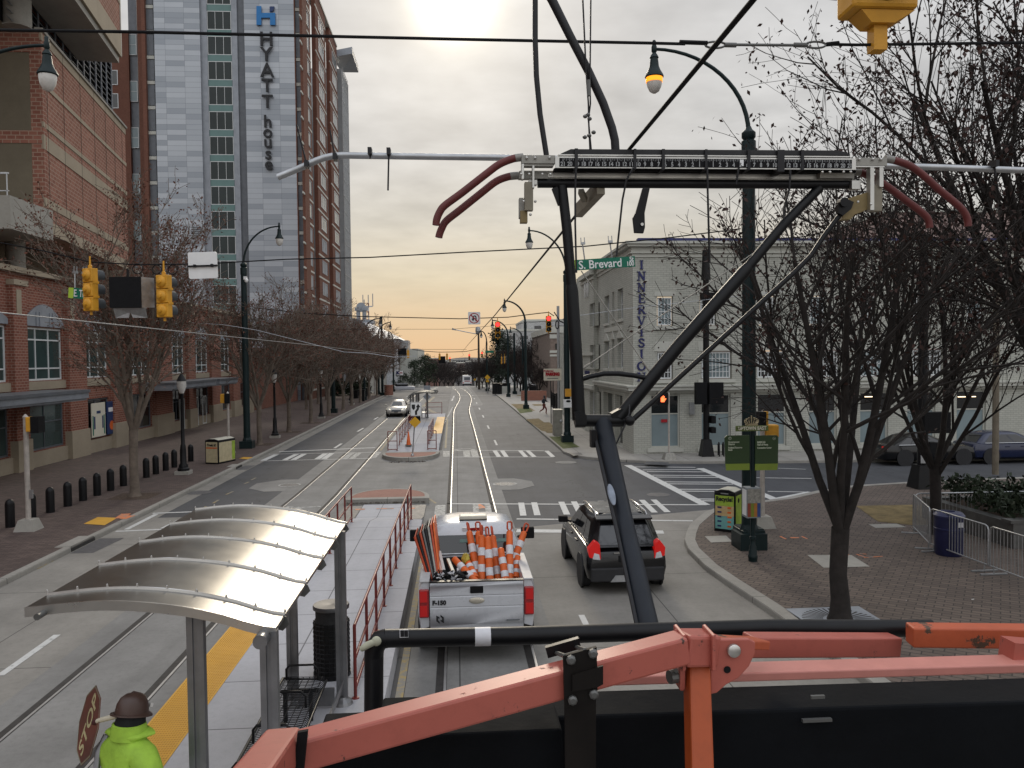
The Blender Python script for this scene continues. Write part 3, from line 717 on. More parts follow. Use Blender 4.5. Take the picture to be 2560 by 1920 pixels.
# ---------------------------------------------------------------- painted brick corner building (right)
def corner_building():
 FY=40.6;LX=9.10
 t=Thing('corner_building','three storey cream painted brick corner building with navy vertical letters','building',(20,46,0))
 F=Face((LX,FY,.13),(1,0,0),(0,-1,0));S=Face((LX,FY,.13),(0,1,0),(-1,0,0))
 H=F.hit(1573,604)[1]
 fops=[];shops=[]
 # storefronts
 for u0,u1 in ((1626,1700),(1752,1827),(1893,1966),(2022,2092),(2150,2220),(2268,2338),(2392,2464)):
  a0,z1=F.hit(u0,990);a1,z0=F.hit(u1,1121);z0=.30;z1=3.05;shops.append((a0,a1,z0,z1));fops.append((a0,a1,z0,z1))
 ups=[]
 for u0,u1,v0,v1,nx in ((1645,1680,711,778,4),(1645,1680,849,912,4),(1752,1788,711,778,4),(1755,1827,849,912,8),(1900,1935,711,778,4),(1895,1967,849,912,8),(2026,2061,711,778,4),(2024,2096,849,912,8),(2154,2190,711,778,4),(2152,2222,849,912,8),(2286,2320,711,778,4),(2284,2354,849,912,8),(2420,2455,711,778,4)):
  a0,z1=F.hit(u0,v0-2);a1,z0=F.hit(u1,v1+2)
  z0,z1=(6.62,8.05) if v0<800 else (3.86+.0,5.22)
  ups.append((a0,a1,z0,z1,nx));fops.append((a0-.06,a1+.06,z0-.04,z1+.06))
 sops=[];sw=[]
 for (u0,u1,v0,v1) in ((1511,1522.5,737,808),(1530,1535.5,729,802),(1543.5,1557,719,798),(1511,1522.5,854,920),(1530,1535.5,850,920),(1543.5,1557,846,920)):
  a0,z1=S.hit(u1,(v0));a1,_=S.hit(u0,v0);_,z0=S.hit((u0+u1)/2,v1);sw.append((a0,a1,z0,z1));sops.append((a0,a1,z0,z1))
 for (u0,u1) in ((1508,1533),(1537,1556)):
  a0,z1=S.hit(u1,984);a1,_=S.hit(u0,984);sops.append((a0,a1,.3 if u0==1508 else .02,2.9))
 a_end=S.hit(1497,1100)[0]
 w=MB();F.wall(w,0,30,0,H,fops,.28);S.wall(w,0,a_end+9,0,H,sops,.35)
 w.poly([F.p(0,H),F.p(30,H),F.p(30,H,-12),F.p(0,H,-12)])
 w.poly([F.p(30,0),F.p(30,H),F.p(30,H,-12),F.p(30,0,-12)])
 t.part('wall',w,M['brick_paint'],world=True)
 # cornices: profile stepped outwards, run along both fronts
 def cornice(name,z,prof):
  k=MB()
  for d,z0,z1 in prof:
   F.bx(k,-d,30,z+z0,z+z1,-.05,d);k.obox(S.p((a_end-.05)/2+.0,z+(z0+z1)/2,(d-.05)/2),S.a*((a_end-.05)/2),S.n*((d+.05)/2),Z3*((z1-z0)/2-.0015))
  return t.part(name,k,M['trim'],world=True)
 cornice('roof_cornice',H-.02,((.45,-.13,.0),(.34,-.26,-.132),(.10,-.53,-.262),(.16,-.59,-.532),(.06,-.78,-.592)))
 cornice('shopfront_cornice',3.30,((.42,.16,.24),(.34,-.02,.158),(.12,-.16,-.022)))
 k=MB();F.bx(k,.3,30,H,H+.20,-.5,-.1);t.part('roof_edge',k,M['navy'],world=True,label='navy blue metal roof edge')
 for i,(a0,a1,z0,z1,nx) in enumerate(ups):
  o=F.window(t,a0,a1,z0,z1,nx,4,.07,.10,M['mullion'],M['glass_dark'] if i % 3 else M['glass_shop'],bar=.035)
  k=MB();F.bx(k,a0-.22,a1+.22,z0-.22,z0-.05,-.02,.10);t.part('sill',k,M['trim'],parent=o,world=True)
  k=MB();F.bx(k,a0-.2,a1+.2,z1+.07,z1+.30,-.02,.03);t.part('lintel',k,M['trim'],parent=o,world=True)
  if z0>5: k=MB();F.bx(k,a0-.16,a1+.16,5.48,5.80,-.02,.02);t.part('apron_panel',k,M['trim'],parent=o,world=True)
 for a0,a1,z0,z1 in shops:
  o=F.window(t,a0,a1,z0,z1,1,2,.08,.12,M['trim'],M['glass_shop'],name='shop_window',zs=[2.05],bar=.06)
  k=MB();k.poly([F.p(a0+.08,2.09,-.13),F.p(a1-.08,2.09,-.13),F.p(a1-.08,z1-.08,-.13),F.p(a0+.08,z1-.08,-.13)]);t.part('transom_pane',k,M['glass_dark'],parent=o,world=True)
  k=MB();F.bx(k,a0-.18,a1+.18,z0-.22,z0-.02,-.02,.07);t.part('sill',k,M['trim'],parent=o,world=True)
 for i,(a0,a1,z0,z1) in enumerate(sw):
  o=S.window(t,a0,a1,z0,z1,1 if i % 3==1 else 2,2,.07,.22,M['mullion'],M['glass_dark'],bar=.05)
  k=MB();S.bx(k,a0-.12,a1+.12,z0-.16,z0-.01,-.02,.09)
  if i >= 3: k.prism([S.p(a0-.15,z1+.05,.06),S.p(a1+.15,z1+.05,.06),S.p((a0+a1)/2,z1+.55,.06)],-S.n*.07)
  t.part('sill',k,M['trim'],parent=o,world=True)
 for o_ in sops[6:]:
  o=S.window(t,o_[0],o_[1],o_[2],o_[3],2,2,.08,.25,M['trim'],M['glass_dark'],name='shop_window',bar=.07)
 k=MB();a0,z1=S.hit(1557,808);a1,z0=S.hit(1512,832);S.bx(k,a0,a1,z0,z0+.26,-.02,.05);t.part('name_plate',k,M['trim'],world=True)
 # projecting entrance bay with the street number
 a1=a_end;a2=S.hit(1466,1080)[0]
 B=Face((LX-.28,FY,.13),(0,1,0),(-1,0,0));k=MB()
 wz=[(B.hit(1484,757)[1],B.hit(1484,815)[1]),(B.hit(1484,862)[1],B.hit(1484,922)[1])]
 wa=(B.hit(1488,780)[0],B.hit(1474,780)[0]);bops=[(wa[0],wa[1],z[1],z[0]) for z in wz]+[(wa[0]-.2,wa[1]+.2,.05,2.8)]
 B.wall(k,a1,a2,0,H-.25,bops,.35);k.poly([B.p(a1,0),B.p(a1,H-.25),B.p(a1,H-.25,-.3),B.p(a1,0,-.3)]);k.poly([B.p(a1,H-.25),B.p(a2,H-.25),B.p(a2,H-.25,-3),B.p(a1,H-.25,-3)])
 bay=t.part('entrance_bay',k,M['brick_paint'],world=True)
 k=MB()
 for z,h_,d in ((H-.30,.3,.25),(H-.75,.12,.1),(5.35,.2,.12),(3.2,.25,.15),(4.35,.1,.08)): B.bx(k,a1-.05,a2,z-h_,z,-.03,d)
 t.part('bay_trim',k,M['trim'],parent=bay,world=True)
 for o_ in bops: B.window(t,o_[0],o_[1],o_[2],o_[3],2,2,.08,.22,M['mullion'],M['glass_dark'],bar=.05)
 zc=B.hit(1478,721)[1]
 am=(a1+a2)/2
 t.text('111',1.5,B.p(am,zc,.06),-B.a,Z3,M['letter_white'],ext=.03,sx=.9,name='street_number',world=True)
 t.text('INNERVISION',.34,B.p(am,4.0,.05),-B.a,Z3,M['navy'],ext=.02,sx=.9,name='small_lettering',world=True)
 # lower rear wing with navy railing posts
 R=Face((LX+.25,FY,.13),(0,1,0),(-1,0,0));a3=a2+16;k=MB();R.wall(k,a2,a3,0,7.2,[(a2+2+2.6*i,a2+3.2+2.6*i,z,z+1.6) for i in range(5) for z in (1.0,4.6)],.2);k.poly([R.p(a2,7.2),R.p(a3,7.2),R.p(a3,7.2,-9),R.p(a2,7.2,-9)]);k.poly([R.p(a3,0),R.p(a3,7.2),R.p(a3,7.2,-9),R.p(a3,0,-9)])
 wing=t.part('rear_wing',k,M['brick_paint'],world=True)
 for i in range(5):
  for z in (1.0,4.6): R.window(t,a2+2+2.6*i,a2+3.2+2.6*i,z,z+1.6,2,2,.07,.12,M['mullion'],M['glass_dark'])
 k=MB()
 for i in range(14): R.bx(k,a2+.4+i*1.1,a2+.75+i*1.1,7.2,8.4,-.6,-.35)
 R.bx(k,a2+.2,a3,8.4,8.55,-.65,-.3);t.part('roof_screen',k,M['navy'],world=True)
 # letters with serifs
 for ch,v in zip('INNERVISION',(661,689,717.5,745.6,773,800.6,828.7,856,883.6,914,941)):
  a,z=F.hit(1603.5,v+1)
  t.text(ch,.60,F.p(a,z,.05),F.a,Z3,M['navy'],ext=.03,sx=.85 if ch != 'I' else .9,bold=.012,name='letter',world=True) if False else None
  k=MB();hh=.215;hw=.2;st=.045
  def seg(x0,y0,x1,y1,wd,d=.06):
   p0=F.p(a+x0,z+y0,d/2);p1=F.p(a+x1,z+y1,d/2);k.beam(p0,p1,d,wd,up=(p1-p0).cross(F.n))
  def serif(x,y): seg(x-.09,y,x+.09,y,.028,.064)
  if ch=='I': seg(0,-hh,0,hh,.10);serif(0,hh);serif(0,-hh)
  if ch=='N':
   seg(-.14,-hh,-.14,hh,.05);seg(.14,-hh,.14,hh,.05,.062);seg(-.15,hh,.14,-hh,.10,.058);serif(-.15,-hh);serif(-.16,hh);serif(.14,hh)
  if ch=='E':
   seg(-.09,-hh,-.09,hh,.10);seg(-.15,hh-.015,.15,hh-.015,.04,.062);seg(-.1,0,.08,0,.04,.062);seg(-.15,-hh+.015,.17,-hh+.015,.04,.062);seg(.15,hh,.15,hh-.11,.03,.064);seg(.17,-hh,.17,-hh+.12,.03,.064);seg(.08,-.06,.08,.06,.03,.064)
  if ch=='R':
   seg(-.11,-hh,-.11,hh,.10);serif(-.11,-hh)
   pts=[(-.15,hh-.02),(.04,hh-.02),(.13,hh-.07),(.14,.1),(.10,.03),(0,0),(-.1,0)]
   for q in range(len(pts)-1): seg(*pts[q],*pts[q+1],.055,.062+.001*q)
   seg(0,0,.16,-hh+.01,.085,.06);serif(.17,-hh+.0)
  if ch=='V': seg(-.16,hh,0,-hh,.085);seg(.15,hh,.01,-hh,.045,.062);serif(-.16,hh);serif(.15,hh)
  if ch in 'SO':
   n=18
   if ch=='O': pts=[(.19*math.cos(2*math.pi*q/n),hh*.97*math.sin(2*math.pi*q/n)) for q in range(n+1)]
   else: pts=[(.13,.11),(.10,.17),(.03,.205),(-.06,.195),(-.12,.14),(-.11,.07),(-.03,.015),(.07,-.03),(.13,-.08),(.12,-.16),(.05,-.205),(-.05,-.205),(-.12,-.16),(-.14,-.10)]
   for q in range(len(pts)-1): seg(*pts[q],*pts[q+1],.075 if ch=='S' else (.05+.05*abs(pts[q][0])/.19),.060+.001*(q % 5))
  t.part('letter',k,M['navy'],world=True)
 k=MB();a,z=F.hit(1728,1020);F.bx(k,a-.13,a+.13,z-.32,z+.3,.0,.16);t.part('wall_light',k,M['galv'],world=True)
 k=MB();a,z=F.hit(1662,1052);F.bx(k,a-.16,a+.16,z-.09,z+.07,-.12,-.105);t.part('door_notice',k,M['letter_red'],world=True)
 k=MB()
 for u in (2175,2250,2420):
  a,z=F.hit(u,992);F.bx(k,a-.5,a+.5,z-.02,z+.02,-.10,-.09)
 t.part('strip_lamp',k,M['strip_light'],world=True)
 return t
corner_building()
# pinkish block behind it, seen through the right hand tree
t=Thing('office_block','plain pinkish tan block behind the navy roof edge','building',(58,72,0))
k=MB();q0=P(2222,531,70);k.box(q0.x,q0.x+40,70,84,0,q0.z);t.part('wall',k,plain('pink_stucco',(.36,.27,.25),.8),world=True)
k=MB();k.box(q0.x-.2,q0.x+40.2,69.8,84.2,q0.z,q0.z+.35);t.part('roof',k,M['trim'],world=True)

# ---------------------------------------------------------------- brick arena on the left
def arena():
 t=Thing('brick_arena','red brick arena with tan stone bands and dark louvres on the left','building',(-26,46,0))
 F=Face((-20.3,0,.13),(0,1,0),(1,0,0))
 # ground floor front with piers, arched bays and windows
 piers=[(24.5,26),(30.8,32.2)]+[(F.hit(a,920)[0],F.hit(b,920)[0]) for a,b in ((22,56),(160,204),(272,314),(378,420),(462,480),(521,544),(575,592),(612,624))]
 ops=[];k=MB();bays=[(piers[i][1],piers[i+1][0]) for i in range(len(piers)-1)]
 for a0,a1 in bays: ops+=[(a0+.12,a1-.12,4.15,6.75),(a0+.12,a1-.12,.75,3.0)]
 F.wall(k,-30,80,0,9.2,ops,.3);k.poly([F.p(-30,9.2),F.p(80,9.2),F.p(80,9.2,-3),F.p(-30,9.2,-3)]);k.poly([F.p(80,0),F.p(80,9.2),F.p(80,9.2,-12),F.p(80,0,-12)])
 t.part('podium_wall',k,M['brick_red'],world=True)
 kb=MB()
 for a0,a1 in piers:
  k=MB();F.bx(k,a0,a1,1.45,8.6,-.05,.28);t.part('brick_pier',k,M['brick_red'],world=True)
  kb=MB();F.bx(kb,a0-.06,a1+.06,-.02,1.45,-.05,.36);F.bx(kb,a0-.04,a1+.04,8.6,8.85,-.05,.36)
  F.bx(kb,a0+.25,a0+.65,7.3,8.4,.27,.31);t.part('pier_stone',kb,M['tan'],world=True)
 for a0,a1 in bays: kb=MB();F.bx(kb,a0,a1,0,.72,-.05,.12);F.bx(kb,a0,a1,3.72,4.12,-.05,.08);t.part('bay_stone',kb,M['tan'],world=True)
 kb=MB();F.bx(kb,-30,80,9.2,9.45,-.4,.30);t.part('stone_coping',kb,M['tan'],world=True)
 for i,(a0,a1) in enumerate(bays):
  # arched grey metal panel over each upper window
  k=MB();n=10;pts=[F.p(a0+.1,6.8,.02),F.p(a1-.1,6.8,.02)]+[F.p(a1-.1-(a1-a0-.2)*j/n,7.05+.85*math.sin(math.pi*j/n),.02) for j in range(n+1)]
  k.prism(pts,F.n*.06)
  for f in (.3,.38,.62,.70): F.bx(k,a0+(a1-a0)*f-.03,a0+(a1-a0)*f+.03,6.8,7.5,.07,.12)
  ap=t.part('arch_panel',k,M['panel_grey'],world=True)
  F.window(t,a0+.14,a1-.14,4.17,6.73,3,3,.08,.08,M['mullion'],M['glass_teal'],zs=[4.75,6.15],bar=.07)
  if i==9:
   # two painted boards on the wall: plain stand-ins in the same colours
   F.window(t,a0+.14,a1-.14,.77,2.98,2,2,.08,.08,M['panel_dark'],M['glass_teal'],zs=[2.2])
  else:
   F.window(t,a0+.14,a1-.14,.77,2.98,2,2,.08,.08,M['panel_dark'],M['glass_teal'] if i<3 else M['glass_dark'],zs=[2.1])
 # flat canopies over the doors
 for a0,a1 in ((30.8,40.6),(52.5,61.5),(62.3,67.5)):
  k=MB();F.bx(k,a0,a1,3.28,3.55,.30,2.3);F.bx(k,a0+.02,a1-.02,3.18,3.277,.4,2.2);o=t.part('door_canopy',k,[M['panel_grey']],world=True)
  k=MB();F.bx(k,a0-.05,a1+.05,3.555,3.70,.29,2.36);t.part('canopy_edge',k,M['panel_dark'],parent=o,world=True)
 # doors
 for a in (57.6,60.0,63.2,65.2):
  F.window(t,a,a+.95,.05,2.3,1,1,.09,-.14,M['mullion'],M['glass_dark'],name='door')
 # dark recess with round columns above the ground floor
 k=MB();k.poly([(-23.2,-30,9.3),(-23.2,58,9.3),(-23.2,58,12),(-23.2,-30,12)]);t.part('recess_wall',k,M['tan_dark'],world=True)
 for y in (37.2,41.8,49,57):
  k=MB();k.lathe([(.45,9.2),(.45,11.6)],18,(-21.9,y,0));t.part('round_column',k,M['conc'],world=True,smooth=40)
 # upper volume
 A=P(101,78,40);dr=Vector((-.159,1,0)).normalized();nn=Vector((dr.y,-dr.x,0))
 U=Face((A.x,A.y,0),dr,nn);zt=A.z;zb=P(111,581,40).z;L=U.hit(312,311)[0]
 E_=Face((A.x,A.y,0),(-1,-.06,0),(-.06,-1,0)) if False else Face((A.x,A.y,0),(-1,0,0),(0,-1,0))
 k=MB();U.wall(k,0,L,zb,zt);k.poly([U.p(L,zb),U.p(L,zt),U.p(L,zt,-20),U.p(L,zb,-20)]);k.poly([U.p(0,zb),U.p(L,zb),U.p(L,zb,-20),E_.p(24,zb)]);k.poly([U.p(0,zt),U.p(L,zt),U.p(L,zt,-20),E_.p(24,zt)])
 t.part('upper_brick_wall',k,M['brick_arena'],world=True)
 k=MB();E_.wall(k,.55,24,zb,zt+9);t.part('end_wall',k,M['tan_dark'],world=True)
 k=MB();E_.bx(k,.0,.55,zb,zt,-.3,-.002)
 for z0,z1 in ((zt-1.0,zt),(E_.hit(60,302+40)[1]-.3,E_.hit(60,302+40)[1]+.3)): E_.bx(k,.0,24,z0,z1,-.02,.03)
 t.part('end_brick_band',k,M['brick_arena'],world=True)
 k=MB()
 for (v0,v1) in ((78,100),(201,213),(303.5,316),(336,372)):
  z1,z0=P(103,v0,40).z,P(103,v1,40).z;U.bx(k,-.03,L+.03,z0,z1,-.05,.035)
 zz=P(111,515,40).z;zz2=P(111,507,40).z;U.bx(k,-.03,L+.03,zz,zz2+.25,-.05,.035);U.bx(k,-.03,L+.03,zb,P(111,556,40).z+.1,-.05,.04)
 t.part('stone_band',k,M['tan'],world=True)
 k=MB()
 for f in (0.0,.155,.335,.50,.65,.78,.90):
  a=.6+L*f;U.bx(k,a-.015,a+.015,zb+1.3,zt,.03,.039)
 t.part('wall_joint',k,M['black_matt'],world=True)
 k=MB();U.bx(k,-.1,L+.1,zt,zt+.14,-.25,.12);E_.bx(k,.0,4,zt,zt+.12,-.2,-.12+.02);t.part('parapet_coping',k,M['conc'],world=True)
 # louvres
 V=Face(U.p(0,0,-.9),dr,nn);k=MB();zl0=zt+.05;zl1=zt+11;aL=V.hit(278,200)[0]
 for i in range(int((zl1-zl0)/.36)):
  z=zl0+i*.36;k.add([V.p(-1,z,.0),V.p(aL,z,.0),V.p(aL,z+.20,-.22),V.p(-1,z+.20,-.22),V.p(-1,z+.035,.0),V.p(aL,z+.035,.0),V.p(aL,z+.235,-.22),V.p(-1,z+.235,-.22)],[(3,2,1,0),(4,5,6,7),(0,1,5,4),(1,2,6,5),(2,3,7,6),(3,0,4,7)])
 lo=t.part('louvre',k,M['panel_dark'],world=True)
 k=MB()
 for i in range(14): V.bx(k,aL*i/13-.04,aL*i/13+.04,zl0,zl1,-.02,.05)
 t.part('louvre_post',k,M['panel_grey'],parent=lo,world=True)
 k=MB();k.poly([V.p(-1,zl0,-.5),V.p(aL,zl0,-.5),V.p(aL,zl1,-.5),V.p(-1,zl1,-.5)]);k.poly([V.p(aL,zl0,.02),V.p(aL,zl1,.02),V.p(aL,zl1,-15),V.p(aL,zl0,-15)]);t.part('louvre_backing',k,M['black_matt'],world=True)
 # overhanging upper drum
 T=Face(U.p(0,0,1.5),dr,nn);ae,ze=T.hit(302,140);a_t=T.hit(214,0)
 k=MB();k.prism([T.p(ae,ze),T.p(ae,ze+22),T.p(-16,ze+22),T.p(-16,ze)],-nn*14);t.part('upper_drum',k,M['brick_arena'],world=True)
 k=MB();T.bx(k,-16,ae+.04,ze-.06,ze+1.2,-.4,.04);T.bx(k,-16,ae+.04,ze+3.0,ze+3.7,-.4,.035)
 t.part('drum_band',k,M['tan'],world=True)
 k=MB();k.prism([T.p(ae,ze-.07,-.1),T.p(-16,ze-.07,-.1),T.p(-16,ze-.07,-2.3),T.p(ae,ze-.07,-2.3)],(0,0,-.35));t.part('drum_soffit',k,M['conc'],world=True)
 k=MB();T.bx(k,ae-.02,ae+.08,ze,ze+22,-.2,.05);t.part('corner_trim',k,M['trim'],world=True)
 k=MB();c_=P(36,20,39.5);k.lathe([(.62,zt),(.62,zt+9)],20,(c_.x,39.7,0));t.part('round_column',k,M['conc'],world=True,smooth=40)
 # concrete balcony with railing at the end
 b1=P(100,545,39);k=MB();k.box(-45,b1.x,36.5,40.2,b1.z-.9,b1.z+.55);o=t.part('balcony',k,M['conc'],world=True)
 k=MB()
 for i in range(16): k.box(b1.x-.2-i*.55,b1.x-.16-i*.55,36.62,36.66,b1.z+.55,b1.z+1.55)
 k.box(-45,b1.x-.1,36.6,36.68,b1.z+1.5,b1.z+1.57);k.box(-45,b1.x-.1,36.62,36.66,b1.z+.75,b1.z+.79)
 t.part('balcony_railing',k,M['galv'],parent=o,world=True)
 # painted boards: two plain colour panels with simple shapes
 for u0,u1,v0,v1,mt in ((221,257,1024,1092,M['cream']),(259.5,284,1021,1086,M['blue_dark'])):
  a0,z1=F.hit(u0,v0);a1,z0=F.hit(u1,v1);z0,z1=.85,2.75;k=MB();F.bx(k,a0,a1,z0,z1,.13,.17);o=t.part('painted_board',k,mt,world=True)
  k=MB();am,zm,sw_=(a0+a1)/2,(z0+z1)/2,(a1-a0)/2
  if mt is M['cream']:
   F.bx(k,am-.25,am+.25,zm+.35,zm+.5,.168,.176);F.bx(k,am-sw_*.7,am-sw_*.5,zm-.5,zm+.2,.168,.176);F.bx(k,am+sw_*.5,am+sw_*.7,zm-.5,zm+.2,.168,.176);mm=M['blue_dark']
   t.part('board_motif',k,mm,parent=o,world=True);k=MB();F.bx(k,am-sw_*.9,am-sw_*.75,z0+.1,z1-.7,.168,.174);F.bx(k,am+sw_*.75,am+sw_*.9,z0+.1,z1-.7,.168,.174);t.part('board_stripe',k,M['sign_green'],parent=o,world=True)
  else:
   F.bx(k,am-.4,am+.4,zm+.35,zm+.6,.168,.176);t.part('board_motif',k,M['paintwhite'],parent=o,world=True);k=MB();k.lathe([(.28,0),(.28,.006)],14,F.p(am,zm-.45,.168),F.n);t.part('board_disc',k,M['orange'],parent=o,world=True)
 return t
arena()

# ---------------------------------------------------------------- hotel tower
def hotel():
 HY=105.0;t=Thing('hotel_tower','tall hotel tower clad in grey panels with brick sides and a blue emblem','building',(-32,115,0))
 F=Face((0,HY,0),(1,0,0),(0,-1,0));X=lambda u,v=240: F.hit(u,v)[0]
 ROOF=57.0;XR=X(758);XL=X(365)
 S=Face((XR,HY,0),(0,1,0),(1,0,0));Ye=S.hit(853,600)[0]
 pan=NB('hotel_panels');v=pan.wallvec();col,fac=pan.brick(v,2.35,.665,.012,0.0)
 tone=pan.ramp(col,[(0,(.29,.315,.345)),(.34,(.36,.385,.415)),(.55,(.41,.435,.465)),(.78,(.43,.455,.485))],True)
 tone=pan.mix(pan.ramp(pan.noise(.25,6,.6),[(.35,0),(.8,.25)]),tone,(.25,.27,.31));pm=pan.done(pan.mix(fac,tone,(.12,.13,.145)),.42,.35,.4)
 # slabs of the front, each at its own depth so that reveals cast edges
 def slab(name,u0,u1,d,m,z0=-2,z1=ROOF,back=3.0):
  k=MB();Fd=Face((0,HY-d,0),(1,0,0),(0,-1,0));F.bx(k,Fd.hit(u0,240)[0],Fd.hit(u1,240)[0],z0,z1,-back,d);return t.part(name,k,m,world=True)
 slab('grey_panel_wall',389,503,.0,pm);slab('grey_panel_wall',614,738,.0,pm)
 slab('panel_reveal',503.2,521,-.35,M['panel_grey']);slab('panel_reveal',582,596,-.35,M['panel_grey']);slab('dark_reveal',596.2,613.8,-.6,M['panel_dark'])
 slab('brick_corner',738.2,739.8,.02,M['brick_hotel']);slab('brick_corner',757,759,.05,M['brick_hotel']);slab('brick_corner',357,366,.02,M['brick_hotel'])
 slab('window_bay_backing',366.2,388.8,-.5,M['panel_dark']);slab('window_bay_backing',740,756.8,-.5,M['panel_dark']);slab('window_bay_backing',521.2,581.8,-.6,M['panel_dark'])
 slab('window_bay_backing',325,346,-9.5,M['panel_dark'],back=14);slab('brick_corner',347,357,-5,M['brick_hotel'],back=10);slab('brick_wing',255,324,-9,M['brick_hotel'],z1=50.5,back=16)
 fl=3.16;z_ref=F.hit(551,150)[1]                       # bottom of a spandrel
 zs=[z_ref+fl*i for i in range(-14,4)]
 G_=Face((0,HY+.45,0),(1,0,0),(0,-1,0))
 def Xg(u): return G_.hit(u,240)[0]
 for z in zs:
  if z<2: continue
  o=G_.window(t,Xg(521.5),Xg(581.5),z-fl+.82,z,3,1,.07,.0,M['mullion'],M['glass_hotel'])
  k=MB();G_.bx(k,Xg(521.5),Xg(581.5),z+.01,z+.80,-.05,-.01);t.part('spandrel',k,M['spandrel'],parent=o,world=True)
 zc_=F.hit(377,144)[1]
 for i in range(-13,4):
  z=zc_+fl*i
  if z<3: continue
  for u0,u1 in ((367,388),(740.5,756.5)):
   o=G_.window(t,Xg(u0),Xg(u1),z-fl+.45,z,1,1,.06,.05,M['mullion'],M['curtain'] if (i+u0) % 3 else M['glass_dark'],zs=[z-.55,z-fl+1.0])
   k=MB();G_.bx(k,Xg(u0),Xg(u1),z+.0,z+.42,-.05,.02);t.part('sill_panel',k,M['trim'],parent=o,world=True)
  if i % 2==0:
   W_=Face((0,HY+9.4,0),(1,0,0),(0,-1,0));o=W_.window(t,W_.hit(326,240)[0],W_.hit(345,240)[0],z-2.6,z+.2,1,2,.06,-.12,M['mullion'],M['glass_shop'])
 k=MB();
 for i in range(16): F.bx(k,-50,-46.46,1+fl*i,1.18+fl*i,-9.1,-8.96)
 t.part('stone_band',k,M['trim'],world=True)
 W_=Face((0,HY+9.0,0),(1,0,0),(0,-1,0))
 for i in range(4,14):
  z=2+fl*i;W_.window(t,W_.hit(279,240)[0],W_.hit(296,240)[0],z,z+2.0,1,1,.08,-.08,M['mullion'],M['glass_dark'])
 k=MB();F.bx(k,X(300),X(372),51,53.5,-22,-14);t.part('roof_screen',k,M['panel_grey'],world=True)
 # street side wall: brick fins with window strips between
 yy=lambda u: S.hit(u,500)[0]
 segs=[(758,783,'b',.0),(783.2,795.8,'d',-.9),(796,820,'b',.0),(820.2,829.8,'d',-.9),(830,848,'b',.0),(848.2,853,'d',-.5)]
 for u0,u1,kind,d in segs:
  k=MB();S.bx(k,yy(u0) if u0>758 else .01,yy(u1),-2,ROOF if kind=='b' else ROOF-2.5,d-.55 if u0>758 else d-.3,d);t.part('brick_fin' if kind=='b' else 'recess_wall',k,M['brick_hotel'],world=True)
 zb_=S.hit(770,141)[1];k=MB()
 for i in range(-14,5):
  z=zb_+fl*i
  if z>ROOF or z<1: continue
  for u0,u1 in ((758,783),(796,820),(830,848)): S.bx(k,yy(u0)-.02,yy(u1)+.02,z-.12,z+.12,-.1,.03)
 t.part('side_stone_band',k,M['trim'],world=True)
 for i in range(-12,5):
  z=zb_+fl*i
  if z>ROOF or z<6: continue
  for u0,u1,n in ((770,779,1),(803,815,3),(836,846,3)):
   S.window(t,yy(u0),yy(u1),z-fl+.75,z-.55,n,1,.12,-.05,M['mullion'] if n>1 and i>-7 else M['panel_grey'],M['glass_dark'] if i>-7 else M['panel_grey'],name='side_window')
 k=MB();S.bx(k,0,yy(848),ROOF,ROOF+.3,-1.5,.1);t.part('roof_coping',k,M['trim'],world=True)
 # pale curtain wall at the far corner with the tilted roof slab
 a0=yy(853.2);a1=S.hit(870,600)[0];zr=P(860,172,HY+a0).z
 k=MB();S.bx(k,a0,a1,-2,zr,-5,.4);cw=t.part('curtain_wall',k,M['glass_sky'],world=True)
 k=MB()
 for i in range(9): S.bx(k,a0+(a1-a0)*i/8-.05,a0+(a1-a0)*i/8+.05,-2,zr,.39,.50)
 for i in range(22): S.bx(k,a0,a1,1+fl*.85*i,1.10+fl*.85*i,.39,.46)
 t.part('curtain_mullion',k,M['galv'],parent=cw,world=True)
 k=MB();y0=HY+a0;p1=P(829,127,y0-2);p2=P(880,117,y0-2);p3=P(896,166,y0+10);
 k.add([p1,p2,p3,Vector((p1.x,p3.y,p3.z))]+[q-Vector((0,0,1.1)) for q in (p1,p2,p3,Vector((p1.x,p3.y,p3.z)))],[(0,1,2,3),(7,6,5,4),(0,4,5,1),(1,5,6,2),(2,6,7,3),(3,7,4,0)])
 t.part('roof_slab',k,M['panel_grey'],world=True)
 # name down the front and the emblem
 Ls=Face((0,HY-.30,0),(1,0,0),(0,-1,0))
 for ch,u,v_,sz in (('H',666,99,2.45),('Y',666,137,2.45),('A',668,177,2.45),('T',668,215,2.3),('T',668.5,255,2.3),('h',669.5,305,2.2),('o',669.5,333,2.2),('u',670,358,2.2),('s',671,387,2.2),('e',672,413,2.2)):
  a,z=Ls.hit(u,v_);zo=0
  if ch in 'ous e': zo=.12
  t.text(ch,sz,Ls.p(a,z+zo,.0),Ls.a,Z3,M['letter_black'],ext=.10,bold=.035,name='letter',world=True)
 q=lambda u,v_: Ls.p(*Ls.hit(u,v_))
 k=MB();k.prism([q(641,15),q(653,15),q(653,32),q(688,32),q(688,62),q(675,62),q(675,44),q(653,44),q(653,62),q(641,62)],(0,.2,0));em=t.part('emblem',k,M['blue'],world=True)
 k=MB();k.prism([q(674,16),q(686,16),q(684,24),q(680,28),q(674,29)],(0,.2,0));t.part('emblem_leaf',k,M['blue_dark'],parent=em,world=True)
 k=MB();a,z=F.hit(503-12,580);
 for i in range(6): F.bx(k,a-.6,a+.6,z-.8+i*.27,z-.68+i*.27,0,.08)
 t.part('wall_vent',k,M['panel_dark'],world=True)
 # low brick podium towards the street
 k=MB();xq=P(870,900,HY).x;k.box(-40,-20.3,84,HY-.8,0,6.5);t.part('podium',k,M['brick_red'],world=True)
 return t
hotel()

